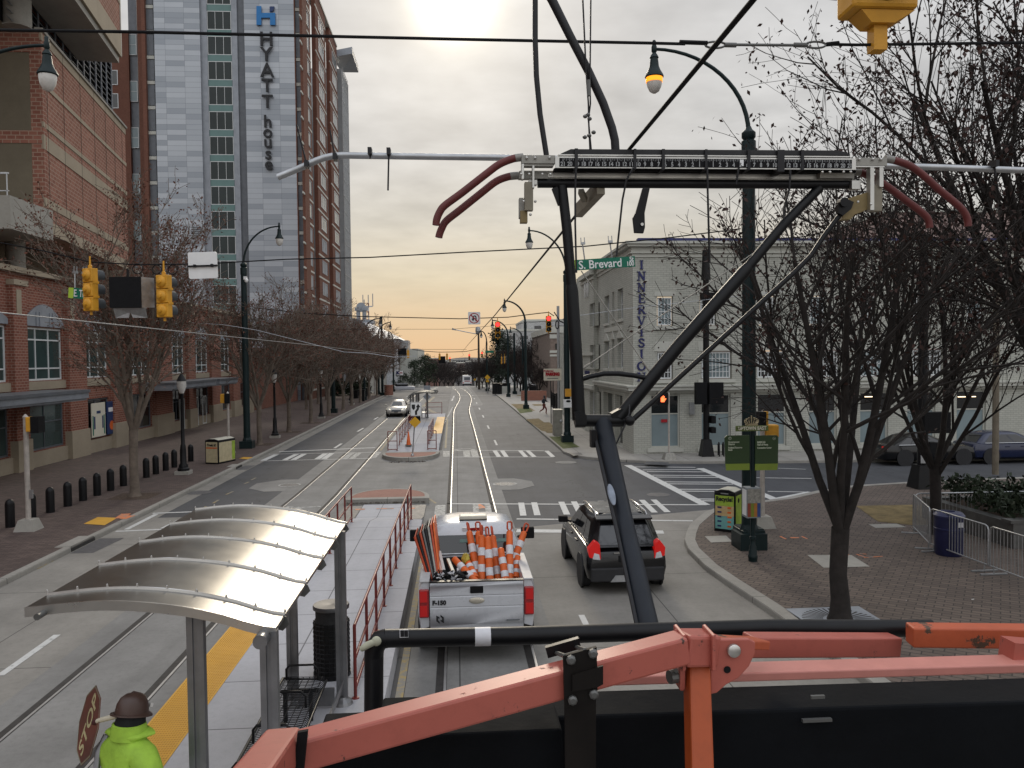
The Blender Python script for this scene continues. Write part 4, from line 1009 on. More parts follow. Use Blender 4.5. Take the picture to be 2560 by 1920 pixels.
# ---------------------------------------------------------------- buildings down the street
def block(name,label,x0,x1,y0,y1,z1,m,win=None,roof=None,z0=-12,parapet=.5,gm=None,cat='building',side=None):
 t=Thing(name,label,cat,((x0+x1)/2,(y0+y1)/2,0));k=MB();k.box(x0,x1,y0,y1,z0,z1);t.part('wall',k,m,world=True)
 if parapet:
  k=MB();k.box(x0-.15,x1+.15,y0-.15,y1+.15,z1+.002,z1+parapet);t.part('roof',k,roof or M['trim'],world=True)
 if win:
  F=Face((x0,y0,0),(1,0,0),(0,-1,0))
  for (a0,a1,q0,q1) in win:
   k=MB();F.bx(k,a0,a1,q0,q1,-.05,.03);t.part('window',k,gm or M['glass_dark'],world=True)
 if side:
  sx,lst=side;F=Face((x0 if sx<0 else x1,y0,0),(0,1,0),(sx,0,0))
  for (a0,a1,q0,q1) in lst:
   k=MB();F.bx(k,a0,a1,q0,q1,-.05,.03);t.part('window',k,gm or M['glass_dark'],world=True)
 return t
def hip_house():
 y=185.0;a=P(868,848,y);b=P(991,848,y);e=P(1022,872,235)
 t=Thing('white_hall','white hall with a big pale hipped metal roof beyond the hotel','building',(a.x,y,0))
 k=MB();x0=a.x-18;k.box(x0,b.x,y,235,-3,a.z);t.part('wall',k,plain('white_wall',(.52,.53,.55),.7),world=True)
 k=MB();r1=P(889,806,y+14);r2=P(920,806,y+14);zt=r1.z;z=a.z
 k.add([(x0-.6,y-.6,z),(b.x+.6,y-.6,z),(b.x+.6,236,z),(x0-.6,236,z),(x0+14,y+14,zt),(r2.x,y+14,zt),(r2.x,222,zt),(x0+14,222,zt)],[(0,1,5,4),(1,2,6,5),(2,3,7,6),(3,0,4,7),(4,5,6,7),(3,2,1,0)])
 rf=t.part('roof',k,plain('pale_metal_roof',(.50,.51,.53),.4,.4),world=True)
 k=MB();zc=P(900,800,y+18).z
 k.box(r1.x-1,r2.x+1,y+15,y+22,zt-.2,zt+.7)
 for uu in (896,911): q=P(uu,800,y+18);k.lathe([(.5,zt+.7),(.5,zt+3),(.9,zt+3.1),(.9,zt+3.9)],10,(q.x,y+18,0))
 t.part('roof_vent',k,M['panel_grey'],parent=rf,world=True)
 k=MB();c=P(877,840,y-1);n=24;k.lathe([(4.6,0),(4.6,.4)],n,(c.x,y-1.2,c.z-.5),(0,1,0));t.part('round_screen',k,M['panel_dark'],world=True)
 F=Face((0,y,0),(1,0,0),(0,-1,0))
 for u0,u1 in ((924,937),(950,961),(967,980)):
  p0=F.hit(u0,869);p1=F.hit(u1,859);k=MB();F.bx(k,p0[0],p1[0],p0[1],p1[1],-.05,.05);t.part('window',k,M['glass_dark'],world=True)
 S=Face((b.x,y,0),(0,1,0),(1,0,0))
 for i in range(5): k=MB();S.bx(k,4+9*i,8+9*i,a.z-5.5,a.z-1.5,-.05,.05);t.part('window',k,M['glass_dark'],world=True)
 # lower flat wing with an air unit
 p=P(985,868,y-6);q=P(1022,872,205);k=MB();k.box(x0,P(960,880,y-6).x,y-8,y-.1,-3,P(950,872,y-6).z);w_=t.part('front_wing',k,M['conc'],world=True)
 k=MB();k.box(b.x+.2,b.x+4.5,y+8,232,-3,P(1010,872,y+8).z);t.part('side_wing',k,M['trim'],world=True)
 k=MB();c=P(1009,866,y+14);k.box(c.x-1.4,c.x+1.4,y+10,y+18,c.z-1.8,c.z+1.4);t.part('air_unit',k,M['galv'],world=True)
 # red and white lattice mast
 m=Thing('lattice_mast','red and white lattice radio mast with a round dish','mast',(P(912,800,y+25).x,y+25,zt));cx=P(915,790,y+25).x;zb,z2=zt-3,P(915,758,y+25).z
 kr=MB();kw=MB()
 for i in range(8):
  z0=zb+(z2-zb)*i/8;z1=zb+(z2-zb)*(i+1)/8;kk=kr if i % 2 else kw
  for sx in (-.7,.7): kk.tube([(cx+sx,y+25,z0),(cx+sx,y+25,z1)],.13,5)
  kk.tube([(cx-.7,y+25,z0),(cx+.7,y+25,z1)],.07,4);kk.tube([(cx-.7,y+25,z1),(cx+.7,y+25,z1)],.08,4)
 m.part('red_section',kr,M['redrail'],world=True);m.part('white_section',kw,M['paintwhite'],world=True)
 k=MB()
 for du,v0 in ((907,737),(910.5,749),(920.5,737),(931.5,734)): q=P(du,v0,y+25);k.tube([(q.x,y+25,z2-6 if du<925 else P(931,766,y+25).z),(q.x,y+25,q.z)],.12,4)
 q=P(931,766,y+25);k.tube([(cx,y+25,q.z),(q.x,y+25,q.z)],.15,4);m.part('antenna',k,M['galv'],world=True)
 k=MB();q=P(902,769,y+25);k.lathe([(.05,0),(1.1,.3),(1.25,.8)],14,(q.x,y+24.4,q.z),(.3,-1,0));m.part('dish',k,M['panel_grey'],world=True,smooth=40)
hip_house()
# right hand side, going away
b=P(1376,838,100);c=P(1412,838,100)
zt=P(1395,832,100).z
wl=[(.6+2.0*i,2.0+2.0*i,P(1395,873,100).z,P(1395,859,100).z) for i in range(9)]
t=block('brown_office','brown brick office with a band of dark windows behind the parking sign',b.x,b.x+26,100,124,zt,plain('brown_brick',(.20,.155,.13),.85),wl,parapet=.8)
k=MB();F_=Face((b.x,100,0),(1,0,0),(0,-1,0))
for v0,v1 in ((876,882),(886,891),(836,846)): F_.bx(k,-.1,26,P(1395,v1,100).z,P(1395,v0,100).z,-.05,.06)
t.part('stone_band',k,M['trim'],world=True)
q0=P(1250,828,215);q1=P(1341,802,230);q2=P(1345,802,230);q3=P(1412,803,230)
block('concrete_block','low grey concrete block with plain walls beyond the bare trees',q0.x,q0.x+14,215,240,q0.z,plain('pale_precast',(.36,.36,.355),.8),[(2+3.5*i,4+3.5*i,q0.z-2.2,q0.z-1.3) for i in range(3)])
block('concrete_tower','taller grey concrete block stepping up behind the traffic signal',q1.x-3.5,q3.x+8,231,262,q1.z,plain('grey_precast',(.38,.38,.375),.8),[(3+3.4*i,5+3.4*i,q1.z-3-3.6*j,q1.z-1.4-3.6*j) for i in range(4) for j in range(3)])
rnd=random.Random(11)
fars=[(1062,1096,897,430,(.16,.09,.075)),(1097,1118,903,520,(.17,.16,.155)),(1118,1140,905,560,(.13,.12,.12)),(1130,1176,900,640,(.20,.20,.20)),(1142,1162,908,500,(.17,.13,.12)),(1165,1186,905,470,(.16,.15,.15)),(1100,1135,928,380,(.13,.10,.09)),(1140,1170,932,360,(.15,.14,.14))]  # wall colours greyed so that distance haze is painted in
lab=['long low red brick building at the end of the street','grey far building in the middle of the street end','dark far building left of the street end','widest pale grey far building on the skyline','small red brick far building near the street end','grey far building beside the right hand trees','low brown far building at the bottom of the dip','low grey far building behind the white bus']
for i,(u0,u1,v,y,colr) in enumerate(fars):
 a,b_=P(u0,v,y),P(u1,v,y);wd=b_.x-a.x;hz=a.z
 wn=[(wd*(.08+.14*j),wd*(.15+.14*j),hz-1.6-2.6*r,hz-.7-2.6*r) for j in range(6) for r in range(2)]
 block('far_building',lab[i],a.x,b_.x,y,y+20,hz,plain('far_wall_%d' % i,colr,.85),wn,z0=-14,parapet=.4)
# ================================================================== trees
def rvec(r): return Vector((r.gauss(0,1),r.gauss(0,1),r.gauss(0,1))).normalized()
def grow_tree(seed,H,r0,fork,limbs,spread,leaves,leaf=.075,kids=(6,5,4),upb=.10,lens=(.62,.50,.48),lean=(0,0),twist=.16,leaf_z=0.0,thin=1.0,wig=1.0):
 r=random.Random(seed);wood=MB();lv=MB();tips=[]
 def limb(p,d,L,rad,lvl):
  n=(5,5,4,3)[lvl];pts=[p];q=p.copy();dd=d.copy()
  for i in range(n):
   dd=(dd+rvec(r)*twist*wig*(.6 if lvl==0 else 1)+Vector((0,0,upb))).normalized();q=q+dd*L/n;pts.append(q.copy())
  rr=[max(.0045*thin,rad*(1-.62*i/n)) for i in range(n+1)]
  wood.tube(pts,rr,(8,5,4,3)[lvl],caps=False)
  if lvl >= 2: tips.extend(pts[1:])
  if lvl==3: return
  for k in range(kids[lvl]):
   t=.22+.78*(k+r.random()*.7)/kids[lvl];t=min(t,.98);i=min(int(t*n),n-1);f=t*n-i;b=pts[i].lerp(pts[i+1],f)
   ax=(pts[i+1]-pts[i]).normalized();side=ax.cross(rvec(r)).normalized();ang=math.radians(r.uniform(22,52))
   nd=(ax*math.cos(ang)+side*math.sin(ang)).normalized()
   limb(b,nd,L*lens[lvl]*r.uniform(.75,1.2)*(1.15-.45*t),rr[i]*(.58 if lvl<2 else .5),lvl+1)
 base=Vector((0,0,0));tp=Vector((lean[0]*fork,lean[1]*fork,fork));mid=tp*.5+Vector((r.uniform(-.04,.04),r.uniform(-.04,.04),0))
 wood.tube([base,base+Vector((0,0,.12)),base+Vector((0,0,.4)),mid,tp],[r0*1.5,r0*1.2,r0*1.04,r0*.95,r0*.98],12,caps=False)
 for i in range(limbs):
  a=2*math.pi*i/limbs+r.uniform(-.3,.3);sp=spread*r.uniform(.55,1.15);d=Vector((math.cos(a)*sp,math.sin(a)*sp,1)).normalized()
  limb(tp-Vector((0,0,r.uniform(0,.3))),d,(H-fork)*r.uniform(.75,1.0)*.82,r0*r.uniform(.42,.62),0)
 rl=random.Random(seed+1)
 for _ in range(leaves):
  p=rl.choice(tips)
  if p.z<leaf_z: continue
  for c in range(rl.choice((1,1,2,3))):
   o=p+rvec(rl)*leaf*1.3;d=(rvec(rl)+Vector((0,0,-.9))).normalized();s_=d.cross(rvec(rl)).normalized();l=leaf*rl.uniform(.6,1.3);w_=l*.26
   lv.add([o,o+d*l*.45+s_*w_,o+d*l,o+d*l*.45-s_*w_],[(0,1,2,3)])
 return wood,lv
def tree_thing(name,label,loc,wood,lv,bark,leafm,group=None,rz=0.0,cat='tree',sm=60):
 t=Thing(name,label,cat,loc,rz,group);t.part('trunk',wood,bark,smooth=sm)
 if len(lv.f): t.part('crown',lv,leafm)
 return t
# nearest street tree on the left, rusty leaves held in a vase shaped crown
w_,l_=grow_tree(3,10.6,.16,2.5,9,.42,7500,.105,(8,7,5),.06,(.60,.52,.5),thin=1.7)
tree_thing('street_tree','rusty leaved vase shaped tree rising from the row of black bollards',(-12.0,30.6,.13),w_,l_,M['bark_grey'],M['leaf_rust'])
protos=[]
for sd,hh,sp in ((21,8.3,.50),(22,7.8,.58),(23,8.6,.48)):
 w_,l_=grow_tree(sd,hh+1.0,.15,2.3,8,sp,3600,.12,(8,7,5),.05,(.62,.52,.5),thin=2.3);protos.append((w_,l_))
rows=[(-11.8,48.8),(-11.75,57.0),(-11.7,65.2),(-11.65,74),(-11.4,81.6),(-11.5,89),(-11.5,97),(-11.4,106),(-11.4,116),(-11.5,126)]
pt=[];rr_=random.Random(2)
for i,(x,y) in enumerate(rows):
 lb='bare brownish street tree, %s along the left kerb beyond the tall green pole' % ORD[i]
 if i<3: pt.append(tree_thing('bare_tree',lb,(x,y,.13+zp(y)),*protos[i],M['bark_grey'],M['leaf_rust'],'bare trees along the left pavement'))
 else: c=pt[i % 3].copy((x,y,.13+zp(y)),rr_.uniform(0,6),lb);c.o.scale=(1.05,1.05,rr_.uniform(.92,1.08))
for i,(x,y) in enumerate([(-15.5,84),(-16,94),(-16.5,103),(-17,113),(-15,121)]):
 c=pt[(i+1) % 3].copy((x,y,.13+zp(y)),rr_.uniform(0,6),'bare tree set back from the left kerb, %s of the inner row' % ORD[i]);c.o['group']='bare trees set back from the kerb'
# trees of the corner plaza on the right
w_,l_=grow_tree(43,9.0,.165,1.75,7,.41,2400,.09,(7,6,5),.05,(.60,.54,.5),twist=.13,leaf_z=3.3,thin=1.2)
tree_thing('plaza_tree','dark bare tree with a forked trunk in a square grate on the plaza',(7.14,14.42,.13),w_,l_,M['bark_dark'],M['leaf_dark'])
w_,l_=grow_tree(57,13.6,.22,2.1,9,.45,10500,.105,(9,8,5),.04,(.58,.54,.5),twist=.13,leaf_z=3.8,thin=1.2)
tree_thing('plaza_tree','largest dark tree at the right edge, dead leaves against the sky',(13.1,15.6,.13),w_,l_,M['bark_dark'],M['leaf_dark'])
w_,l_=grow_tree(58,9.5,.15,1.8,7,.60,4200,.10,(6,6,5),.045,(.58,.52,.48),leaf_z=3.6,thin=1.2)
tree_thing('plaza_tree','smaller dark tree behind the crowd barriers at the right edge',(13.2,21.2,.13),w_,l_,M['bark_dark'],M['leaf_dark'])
# far trees
def leafy(seed,H,R,n,size,cz=.55,trunk=.22,pine=False):
 r=random.Random(seed);lv=MB();wd=MB();wd.tube([(0,0,0),(r.uniform(-.2,.2),0,H*.5),(r.uniform(-.3,.3),r.uniform(-.3,.3),H*.9)],[trunk,trunk*.7,trunk*.15],6)
 cl=[]
 for i in range(26):
  h_=r.uniform(.22,1.0);rad=R*(1.0-h_*.85 if pine else math.sqrt(max(.05,1-((h_-cz)/.55)**2)));a=r.uniform(0,6.28);q=r.uniform(.35,1)
  c=Vector((math.cos(a)*rad*q,math.sin(a)*rad*q,H*h_));cl.append((c,R*r.uniform(.22,.42)))
  wd.tube([(0,0,H*h_*.8),c],[trunk*.3,.02],4)
 for i in range(n):
  c,cr=r.choice(cl);o=c+rvec(r)*cr*r.uniform(.5,1.05);d=rvec(r);s_=d.cross(rvec(r)).normalized();l=size*r.uniform(.6,1.4)
  lv.add([o,o+d*l*.5+s_*l*.3,o+d*l,o+d*l*.5-s_*l*.3],[(0,1,2,3)])
 return wd,lv
w_,l_=leafy(5,11,4.6,3600,.42,.5,.3)
for i,(u,v,y,sc,lb) in enumerate(((1062,893,190,.9,'dark evergreen tree beyond the white hall on the left'),(1035,905,165,.8,'round dark evergreen shrub tree on the left behind the bus stop sign'),(1000,930,150,.6,'low dark evergreen beside the white pole on the left'))):
 p=P(u,v,y);t=tree_thing('evergreen_tree',lb,(p.x,y,zp(y)),MB().add(w_.v,w_.f),MB().add(l_.v,l_.f),M['bark_dark'],M['leaf_green']);k=(p.z-zp(y))/11;t.o.scale=(k,k,k)
w_,l_=leafy(9,13,4.2,4200,.40,.5,.3,True)
p=P(1238,838,150);t=tree_thing('pine_tree','dark pine with an open crown behind the red signal',(P(1246,900,150).x,150,zp(150)),w_,l_,M['bark_dark'],M['leaf_pine']);k=(p.z+1)/13;t.o.scale=(k*1.1,k*1.1,k)
p2_=P(1262,860,138);t=tree_thing('pine_tree','smaller dark pine right of the taller pine',(P(1266,900,138).x,138,zp(138)),*leafy(19,11,3.6,3000,.4,.5,.25,True),M['bark_dark'],M['leaf_pine']);k=(p2_.z+1)/11;t.o.scale=(k,k,k)
wb,lb_=grow_tree(71,11,.2,1.8,7,.6,900,.2,(6,6,5),.05,thin=4.5)
proto=None
for i,(u,v,y) in enumerate(((1190,902,175),(1205,898,160),(1222,893,145),(1300,868,128),(1330,850,132),(1358,846,122),(1285,880,150),(1318,900,112),(1346,905,108),(1372,898,104),(1252,872,160),(1268,868,165),(1292,862,150),(1310,856,142),(1338,842,140),(1388,850,116),(1232,890,150),(1214,900,170))):
 p=P(u,v,y);lbn='bare far tree in the right hand thicket, number %d from the far end' % (i+1)
 if proto is None: proto=tree_thing('bare_tree',lbn,(p.x,y,zp(y)),wb,lb_,M['bark_dark'],M['leaf_dark'],'bare trees on the right beyond the corner building');c=proto
 else: c=proto.copy((p.x,y,zp(y)),i*1.3,lbn)
 k=(p.z-zp(y))/10.5;c.o.scale=(k,k,k)
for i,(u,v,y) in enumerate(((1085,900,240),(1098,906,265),(1110,912,290),(1072,905,215),(1182,908,230),(1192,912,260),(1120,908,300),(1132,912,320),(1146,915,310),(1060,897,205),(1090,905,250))):
 p=P(u,v,y);c=proto.copy((p.x,y,zp(y)),i*1.1+.4,'distant bare tree at the end of the street, %s of the far group' % ORD[i]);c.o['group']='distant bare trees at the street end';k=max(.3,(p.z-zp(y))/10.5);c.o.scale=(k*1.3,k*1.3,k)
# hedges
def hedge(name,label,x0,x1,y0,y1,z0,z1,n,size,m,seed):
 r=random.Random(seed);lv=MB()
 for i in range(n):
  o=Vector((r.uniform(x0,x1),r.uniform(y0,y1),z0+(z1-z0)*r.random()**.7));o.z=z0+(o.z-z0)*(.75+.25*math.sin(o.x*2.1+seed)*math.cos(o.y*1.7));d=rvec(r);s_=d.cross(rvec(r)).normalized();l=size*r.uniform(.6,1.4)
  lv.add([o,o+d*l*.5+s_*l*.3,o+d*l,o+d*l*.5-s_*l*.3],[(0,1,2,3)])
 return single(name,lv,m,label,'hedge',((x0+x1)/2,(y0+y1)/2,z0))
hedge('hedge','dark clipped hedge behind the far left bins and poles',-22,-13,118,124,-.2,2.6,2600,.4,M['leaf_green'],3)
hedge('hedge','dark green hedge under the parking sign',13,19.5,86,90,0,2.4,2400,.35,M['leaf_green'],4)
hedge('planter_shrub','low dark shrubs in the planter behind the crowd barriers',14.3,18.5,19.4,23.2,.75,1.55,3800,.16,M['leaf_green'],8)
k=MB();k.box(14.1,18.7,19.3,19.6,.13,.78);k.box(14.1,18.7,23.0,23.3,.13,.78);k.box(14.1,14.4,19.6,23.0,.13,.78);k.box(18.4,18.7,19.6,23.0,.13,.78);k.box(14.0,18.8,19.25,19.62,.78,.86)
tb=Thing('planter','low dark stone planter full of shrubs at the right edge','planter',(15,21.3,.13));tb.part('planter_wall',k,M['steel_dark'],world=True);k=MB();k.box(14.4,18.4,19.6,23.0,.2,.72);tb.part('soil',k,M['mulch'],world=True)

# ================================================================== street lamps and poles
def street_lamp(label,base,top_z,end,lit=False,r=.17,group='tall green street lamps',plinth=True,arm_r=.055):
 """green pole with a quarter-round arm that carries a hanging acorn lamp at `end`"""
 bx_,by_=base[0],base[1];bz=zp(by_)+.13;t=Thing('street_lamp',label,'street lamp',(bx_,by_,bz),0,group)
 e=Vector(end)-Vector((bx_,by_,bz));tz=top_z-bz
 if plinth:
  k=MB();k.box(-r*1.9,r*1.9,-r*1.9,r*1.9,0,.42);k.lathe([(r*1.35,.42),(r*1.3,.5),(r*1.05,.62)],12);t.part('base',k,M['green_pole'])
 k=MB();k.lathe([(r*1.04,.42),(r,1.5),(r*.86,tz-.55),(r*.86,tz-.5),(r*.98,tz-.48),(r*.98,tz-.1),(r*.7,tz-.06),(r*.95,tz+.0),(r*.95,tz+.12),(r*.5,tz+.2),(.06,tz+.28)],16);t.part('pole',k,M['green_pole'],smooth=40)
 n=14;pts=[]
 top=Vector((0,0,tz+.1));dx=Vector((e.x,e.y,0));ez=e.z-top.z
 for i in range(n+1): a=math.pi/2*i/n;pts.append(top+dx*(1-math.cos(a))+Vector((0,0,ez*math.sin(a))))
 k=MB();k.tube(pts,[arm_r*1.15-arm_r*.4*i/n for i in range(n+1)],8);
 k.lathe([(.03,.22),(.055,.18),(.05,.1),(.07,.06),(.07,-.06),(.04,-.1)],10,e);t.part('arm',k,M['green_pole'],smooth=50)
 h=e-Vector((0,0,.1));k=MB();k.lathe([(.05,.0),(.10,-.08),(.115,-.12),(.095,-.14),(.105,-.20),(.12,-.34),(.16,-.44),(.225,-.55),(.24,-.60),(.22,-.62)],16,h);t.part('lamp_housing',k,M['green_pole'],smooth=45)
 k=MB();k.lathe([(.205,-.62),(.205,-.70),(.18,-.84),(.12,-.96),(.04,-1.01),(.005,-1.015)],16,h)
 t.part('lamp_glass',k,M['lamp_glass'],smooth=60)
 if lit:
  k=MB();k.lathe([(.212,-.615),(.214,-.68),(.209,-.735)],16,h,caps=False);t.part('lit_ring',k,M['lamp_warm'],smooth=60)
 return t
yR=20.2
street_lamp('tall green street lamp with lit amber lamp on the plaza corner',(7.55,yR),PD(1606,297,yR).z,PD(1413,106,yR),True,.185)
yL=46.9
street_lamp('tall green street lamp in front of the hotel, small white camera on its pole',(-12.05,yL),PD(523,575,yL).z,PD(603,489,yL),False,.19)
street_lamp('street lamp whose unlit lamp hangs at the upper left against the brick arena',(-12.3,20.5),PD(108,250,20.5).z,PD(101,98,20.5))
street_lamp('green street lamp behind the pantograph arm with the crosswalk at its foot',(6.55,47.1),PD(1216,590,47).z,PD(1143,498,47),False,.18)
for i,(u,vt,lu,lv_,ub,vb,lb) in enumerate(((1314,808,1261,752,1317,1022,'green street lamp right of the left red signal'),(1270,838,1231,801,1274,992,'green street lamp with its arm over the left red signal'),(1307,850,1276,820,1311,985,'thin green street lamp between two nearer lamps on the right'),(1217,856,1203,828,1219,978,'small far street lamp beside the green street sign on the right'),(910,838,950,796,914,1000,'green street lamp with a high arm just right of the hotel'),(946,840,976,806,949,986,'green street lamp left of the plain dark pole'),(983,855,972,829,987,979,'far street lamp right of the white hall roof'))):
 g_=G(ub,vb,.13);y=g_.y;b_=(P(u,900,y).x,y);street_lamp(lb,b_,P(u,vt,y).z,P(lu,lv_,y),False,.15,'street lamps further down the street',True,.09)
def plain_pole(name,label,base,r,z1,m,cat='pole',extra=None):
 k=MB();k.box(base[0]-r*1.8,base[0]+r*1.8,base[1]-r*1.8,base[1]+r*1.8,zp(base[1])+.1,zp(base[1])+.55);k.lathe([(r,.5),(r*.85,z1)],12,(base[0],base[1],zp(base[1])))
 return single(name,k,m,label,cat,(base[0],base[1],zp(base[1])),smooth=40)
g_=G(957,988,.13);plain_pole('tram_pole','plain dark tram wire pole left, beside the round brick bin',(P(955,900,g_.y).x,g_.y),.19,P(955,798,g_.y).z+.6,M['green_pole'])
g_=G(834,1032,.13);plain_pole('tram_pole','short thick dark green pole between the left hand trees',(g_.x,g_.y),.2,6.2,M['green_pole'])
g_=G(1289,985,.13);plain_pole('tram_pole','plain dark tram wire pole on the right between two street lamps',(P(1286,900,g_.y).x,g_.y),.18,P(1287,830,g_.y).z,M['green_pole'])
g_=G(1363,1020,.13);yk=62.0;p0=P(1397,1000,yk)
k=MB();k.tube([(p0.x,yk,.1),(p0.x,yk,P(1397,765,yk).z)],.11,10);single('wood_pole',k,M['galv'],'thin grey utility pole just left of the pantograph arm','pole',(p0.x,yk,.1))
# dark post with signal boxes in front of the corner building
y6=39.2;b_=P(1766,1135,y6);t=Thing('signal_post','black post with a flared base and dark boxes before the corner building','pole',(b_.x,y6,.13))
k=MB();k.add([(b_.x-.32*s1,y6-.32*s2,.13) for s1,s2 in ((1,1),(-1,1),(-1,-1),(1,-1))]+[(b_.x-.20*s1,y6-.20*s2,.98) for s1,s2 in ((1,1),(-1,1),(-1,-1),(1,-1))],[(0,1,2,3),(7,6,5,4),(0,4,5,1),(1,5,6,2),(2,6,7,3),(3,7,4,0)]);t.part('base',k,M['black'],world=True)
k=MB();k.lathe([(.16,.9),(.15,P(1766,700,y6).z)],12,(b_.x,y6,0));k.lathe([(.24,P(1766,700,y6).z),(.2,P(1766,660,y6).z),(.17,P(1766,625,y6).z)],12,(b_.x,y6,0));t.part('pole',k,M['black'],world=True,smooth=40)
k=MB()
for u0,u1,v0,v1 in ((1754,1789,732,750),(1776,1787,1040,1058),(1776,1787,1068,1082)): p,q=P(u0,v0,y6-.1),P(u1,v1,y6-.1);k.box(p.x,q.x,y6-.3,y6+.2,q.z,p.z)
t.part('control_box',k,M['black_matt'],world=True)
k=MB()
for u0,u1 in ((1737,1764),(1770,1805)): p,q=P(u0,956,y6-.3),P(u1,1010,y6-.3);k.box(p.x,q.x,y6-.55,y6-.2,q.z,p.z)
t.part('signal_back',k,M['black_matt'],world=True)
y7=28.6;b_=P(2306,1240,y7);t=Thing('signal_post','black post with flared base behind the crowd barriers','pole',(b_.x,y7,.13))
k=MB();k.add([(b_.x-.40*s1,y7-.40*s2,.13) for s1,s2 in ((1,1),(-1,1),(-1,-1),(1,-1))]+[(b_.x-.26*s1,y7-.26*s2,1.0) for s1,s2 in ((1,1),(-1,1),(-1,-1),(1,-1))],[(0,1,2,3),(7,6,5,4),(0,4,5,1),(1,5,6,2),(2,6,7,3),(3,7,4,0)]);t.part('base',k,M['black'],world=True)
k=MB();k.lathe([(.19,.95),(.16,9.5)],12,(b_.x,y7,0));t.part('pole',k,M['black'],world=True,smooth=40)
k=MB();k.box(b_.x-.1,b_.x+.9,y7-.3,y7+.1,P(2306,1082,y7).z,P(2306,1030,y7).z);k.box(b_.x+.1,b_.x+.45,y7-.3,y7+.1,P(2306,1130,y7).z,P(2306,1105,y7).z);t.part('control_box',k,M['black_matt'],world=True)
k=MB();p,q=P(2302,1138,y7-.22),P(2314,1158,y7-.22);k.box(p.x,q.x,y7-.24,y7-.2,q.z,p.z);t.part('push_button_plate',k,M['galv'],world=True)
y8=31.6;b_=P(2488,1230,y8);k=MB();k.tube([(b_.x,y8,.1),(b_.x-.02,y8,9)],.13,10);single('wood_pole',k,plain('weathered_wood',(.16,.135,.10),.8),'tan wooden pole behind the right hand tree','pole',(b_.x,y8,.1))

# pedestrian lamp posts with fluted bases
def ped_lamp():
 t=Thing('pedestrian_lamp','black','lamp post',(0,0,0),0,'black pedestrian lamp posts on the left pavement')
 k=MB();k.box(-.30,.30,-.30,.30,0,.16);t.part('plinth',k,M['conc'])
 k=MB();k.lathe([(.26,.16),(.26,.26),(.2,.32),(.2,.4),(.14,.5),(.13,1.1),(.11,1.3),(.085,1.35),(.07,3.5),(.09,3.55),(.05,3.6)],12);t.part('pole',k,M['black'],smooth=40)
 k=MB();k.lathe([(.09,3.6),(.2,3.9),(.19,4.15)],12);t.part('lamp_glass',k,M['lamp_glass'],smooth=50)
 k=MB();k.lathe([(.22,4.15),(.12,4.35),(.03,4.5),(.03,4.6)],12);t.part('lamp_cap',k,M['black'],smooth=50)
 return t
pls=[(-12.15,36.4,'black pedestrian lamp post behind the end of the bollard row'),(-11.8,52.9,'black lamp post with fluted base between the second and third trees'),(-11.7,70.2,'black lamp post beside the short thick green pole'),(-12.9,98.9,'farthest black lamp post on the left pavement'),(-11.9,92,'black lamp post near the round brick bin')]
pp=ped_lamp();pp.o.location=(pls[0][0],pls[0][1],.13);pp.o['label']=pls[0][2]
for x,y,lb in pls[1:]: pp.copy((x,y,.13+zp(y)),0,lb)
# bollards
def bollard():
 t=Thing('bollard','b','bollard',(0,0,0),0,'black domed bollards along the brick pavement')
 k=MB();k.lathe([(.135,0),(.135,.70),(.128,.74),(.10,.81),(.055,.85),(.005,.862)],18);t.part('post',k,M['black'],smooth=40);return t
b0=bollard();YB=[25.3,26.5,27.64,28.8,29.9,31.0,32.13,33.28,34.4,35.57,36.62,37.78,38.85,40.0,41.1]
for i,y in enumerate(YB):
 x=-13.64+.29*(y-25.3)/15.8;lb='black domed bollard, %s from the left end of the row' % ORD[i]
 if i==0: b0.o.location=(x,y,.13);b0.o['label']=lb
 else: b0.copy((x,y,.13),0,lb)

# ================================================================== signals
def signal(label,c,rz,lit=None,hang=.5,group='hanging traffic signals',detail=True,sc=1.0):
 """three-section signal centred on c; local +x is where its lenses face after rz (0 = towards the viewer)"""
 t=Thing('traffic_signal',label,'traffic signal',c,rz,group);t.o.scale=(sc,sc,sc)
 k=MB()
 for i in (-1,0,1): k.box(-.17,.17,-.09,.10,i*.355-.172,i*.355+.172)
 b_=t.part('housing',k,M['sig_yellow'],bevel=.02)
 if detail:
  k=MB()
  for i in (-1,0,1): k.ball((0,.10,i*.355),.145,.07,.145,14,8);k.lathe([(.06,.15),(.055,.19),(.02,.2)],12,(0,0,i*.355),(0,1,0))
  t.part('back_dome',k,M['sig_yellow'],parent=b_,smooth=60)
  k=MB()
  for z0 in (.178,-.178): k.box(-.185,-.16,-.1,.06,z0-.03,z0+.03);k.box(.16,.185,-.1,.06,z0-.03,z0+.03)
  t.part('latch',k,M['sig_yellow'],parent=b_)
 for i,nm in ((1,'red'),(0,'amber'),(-1,'green')):
  k=MB();k.lathe([(.14,-.10),(.13,-.105),(.001,-.125)],16,(0,0,i*.355),(0,1,0)) if False else k.lathe([(.14,.095),(.12,.115),(.002,.125)],16,(0,0,i*.355),(0,-1,0))
  t.part('lens',k,M['red_light'] if (lit=='red' and i==1) else (M['lens_green'] if i==-1 else M['lens_dark']),smooth=60)
  k=MB();n=14;rings=[]
  for d in (.09,.30):
   rings.append([(.155*math.cos(math.radians(-40+260*j/n)),-d,i*.355+.155*math.sin(math.radians(-40+260*j/n))) for j in range(n+1)])
  k.grid(rings);t.part('visor',k,M['black'] if lit else M['sig_yellow'] if False else M['visor'],smooth=60)
 k=MB();k.lathe([(.05,.53),(.05,.60),(.025,.62),(.02,.53+hang)],8);k.lathe([(.03,-.53),(.035,-.62)],8);t.part('hanger',k,M['sig_yellow'],smooth=40)
 return t
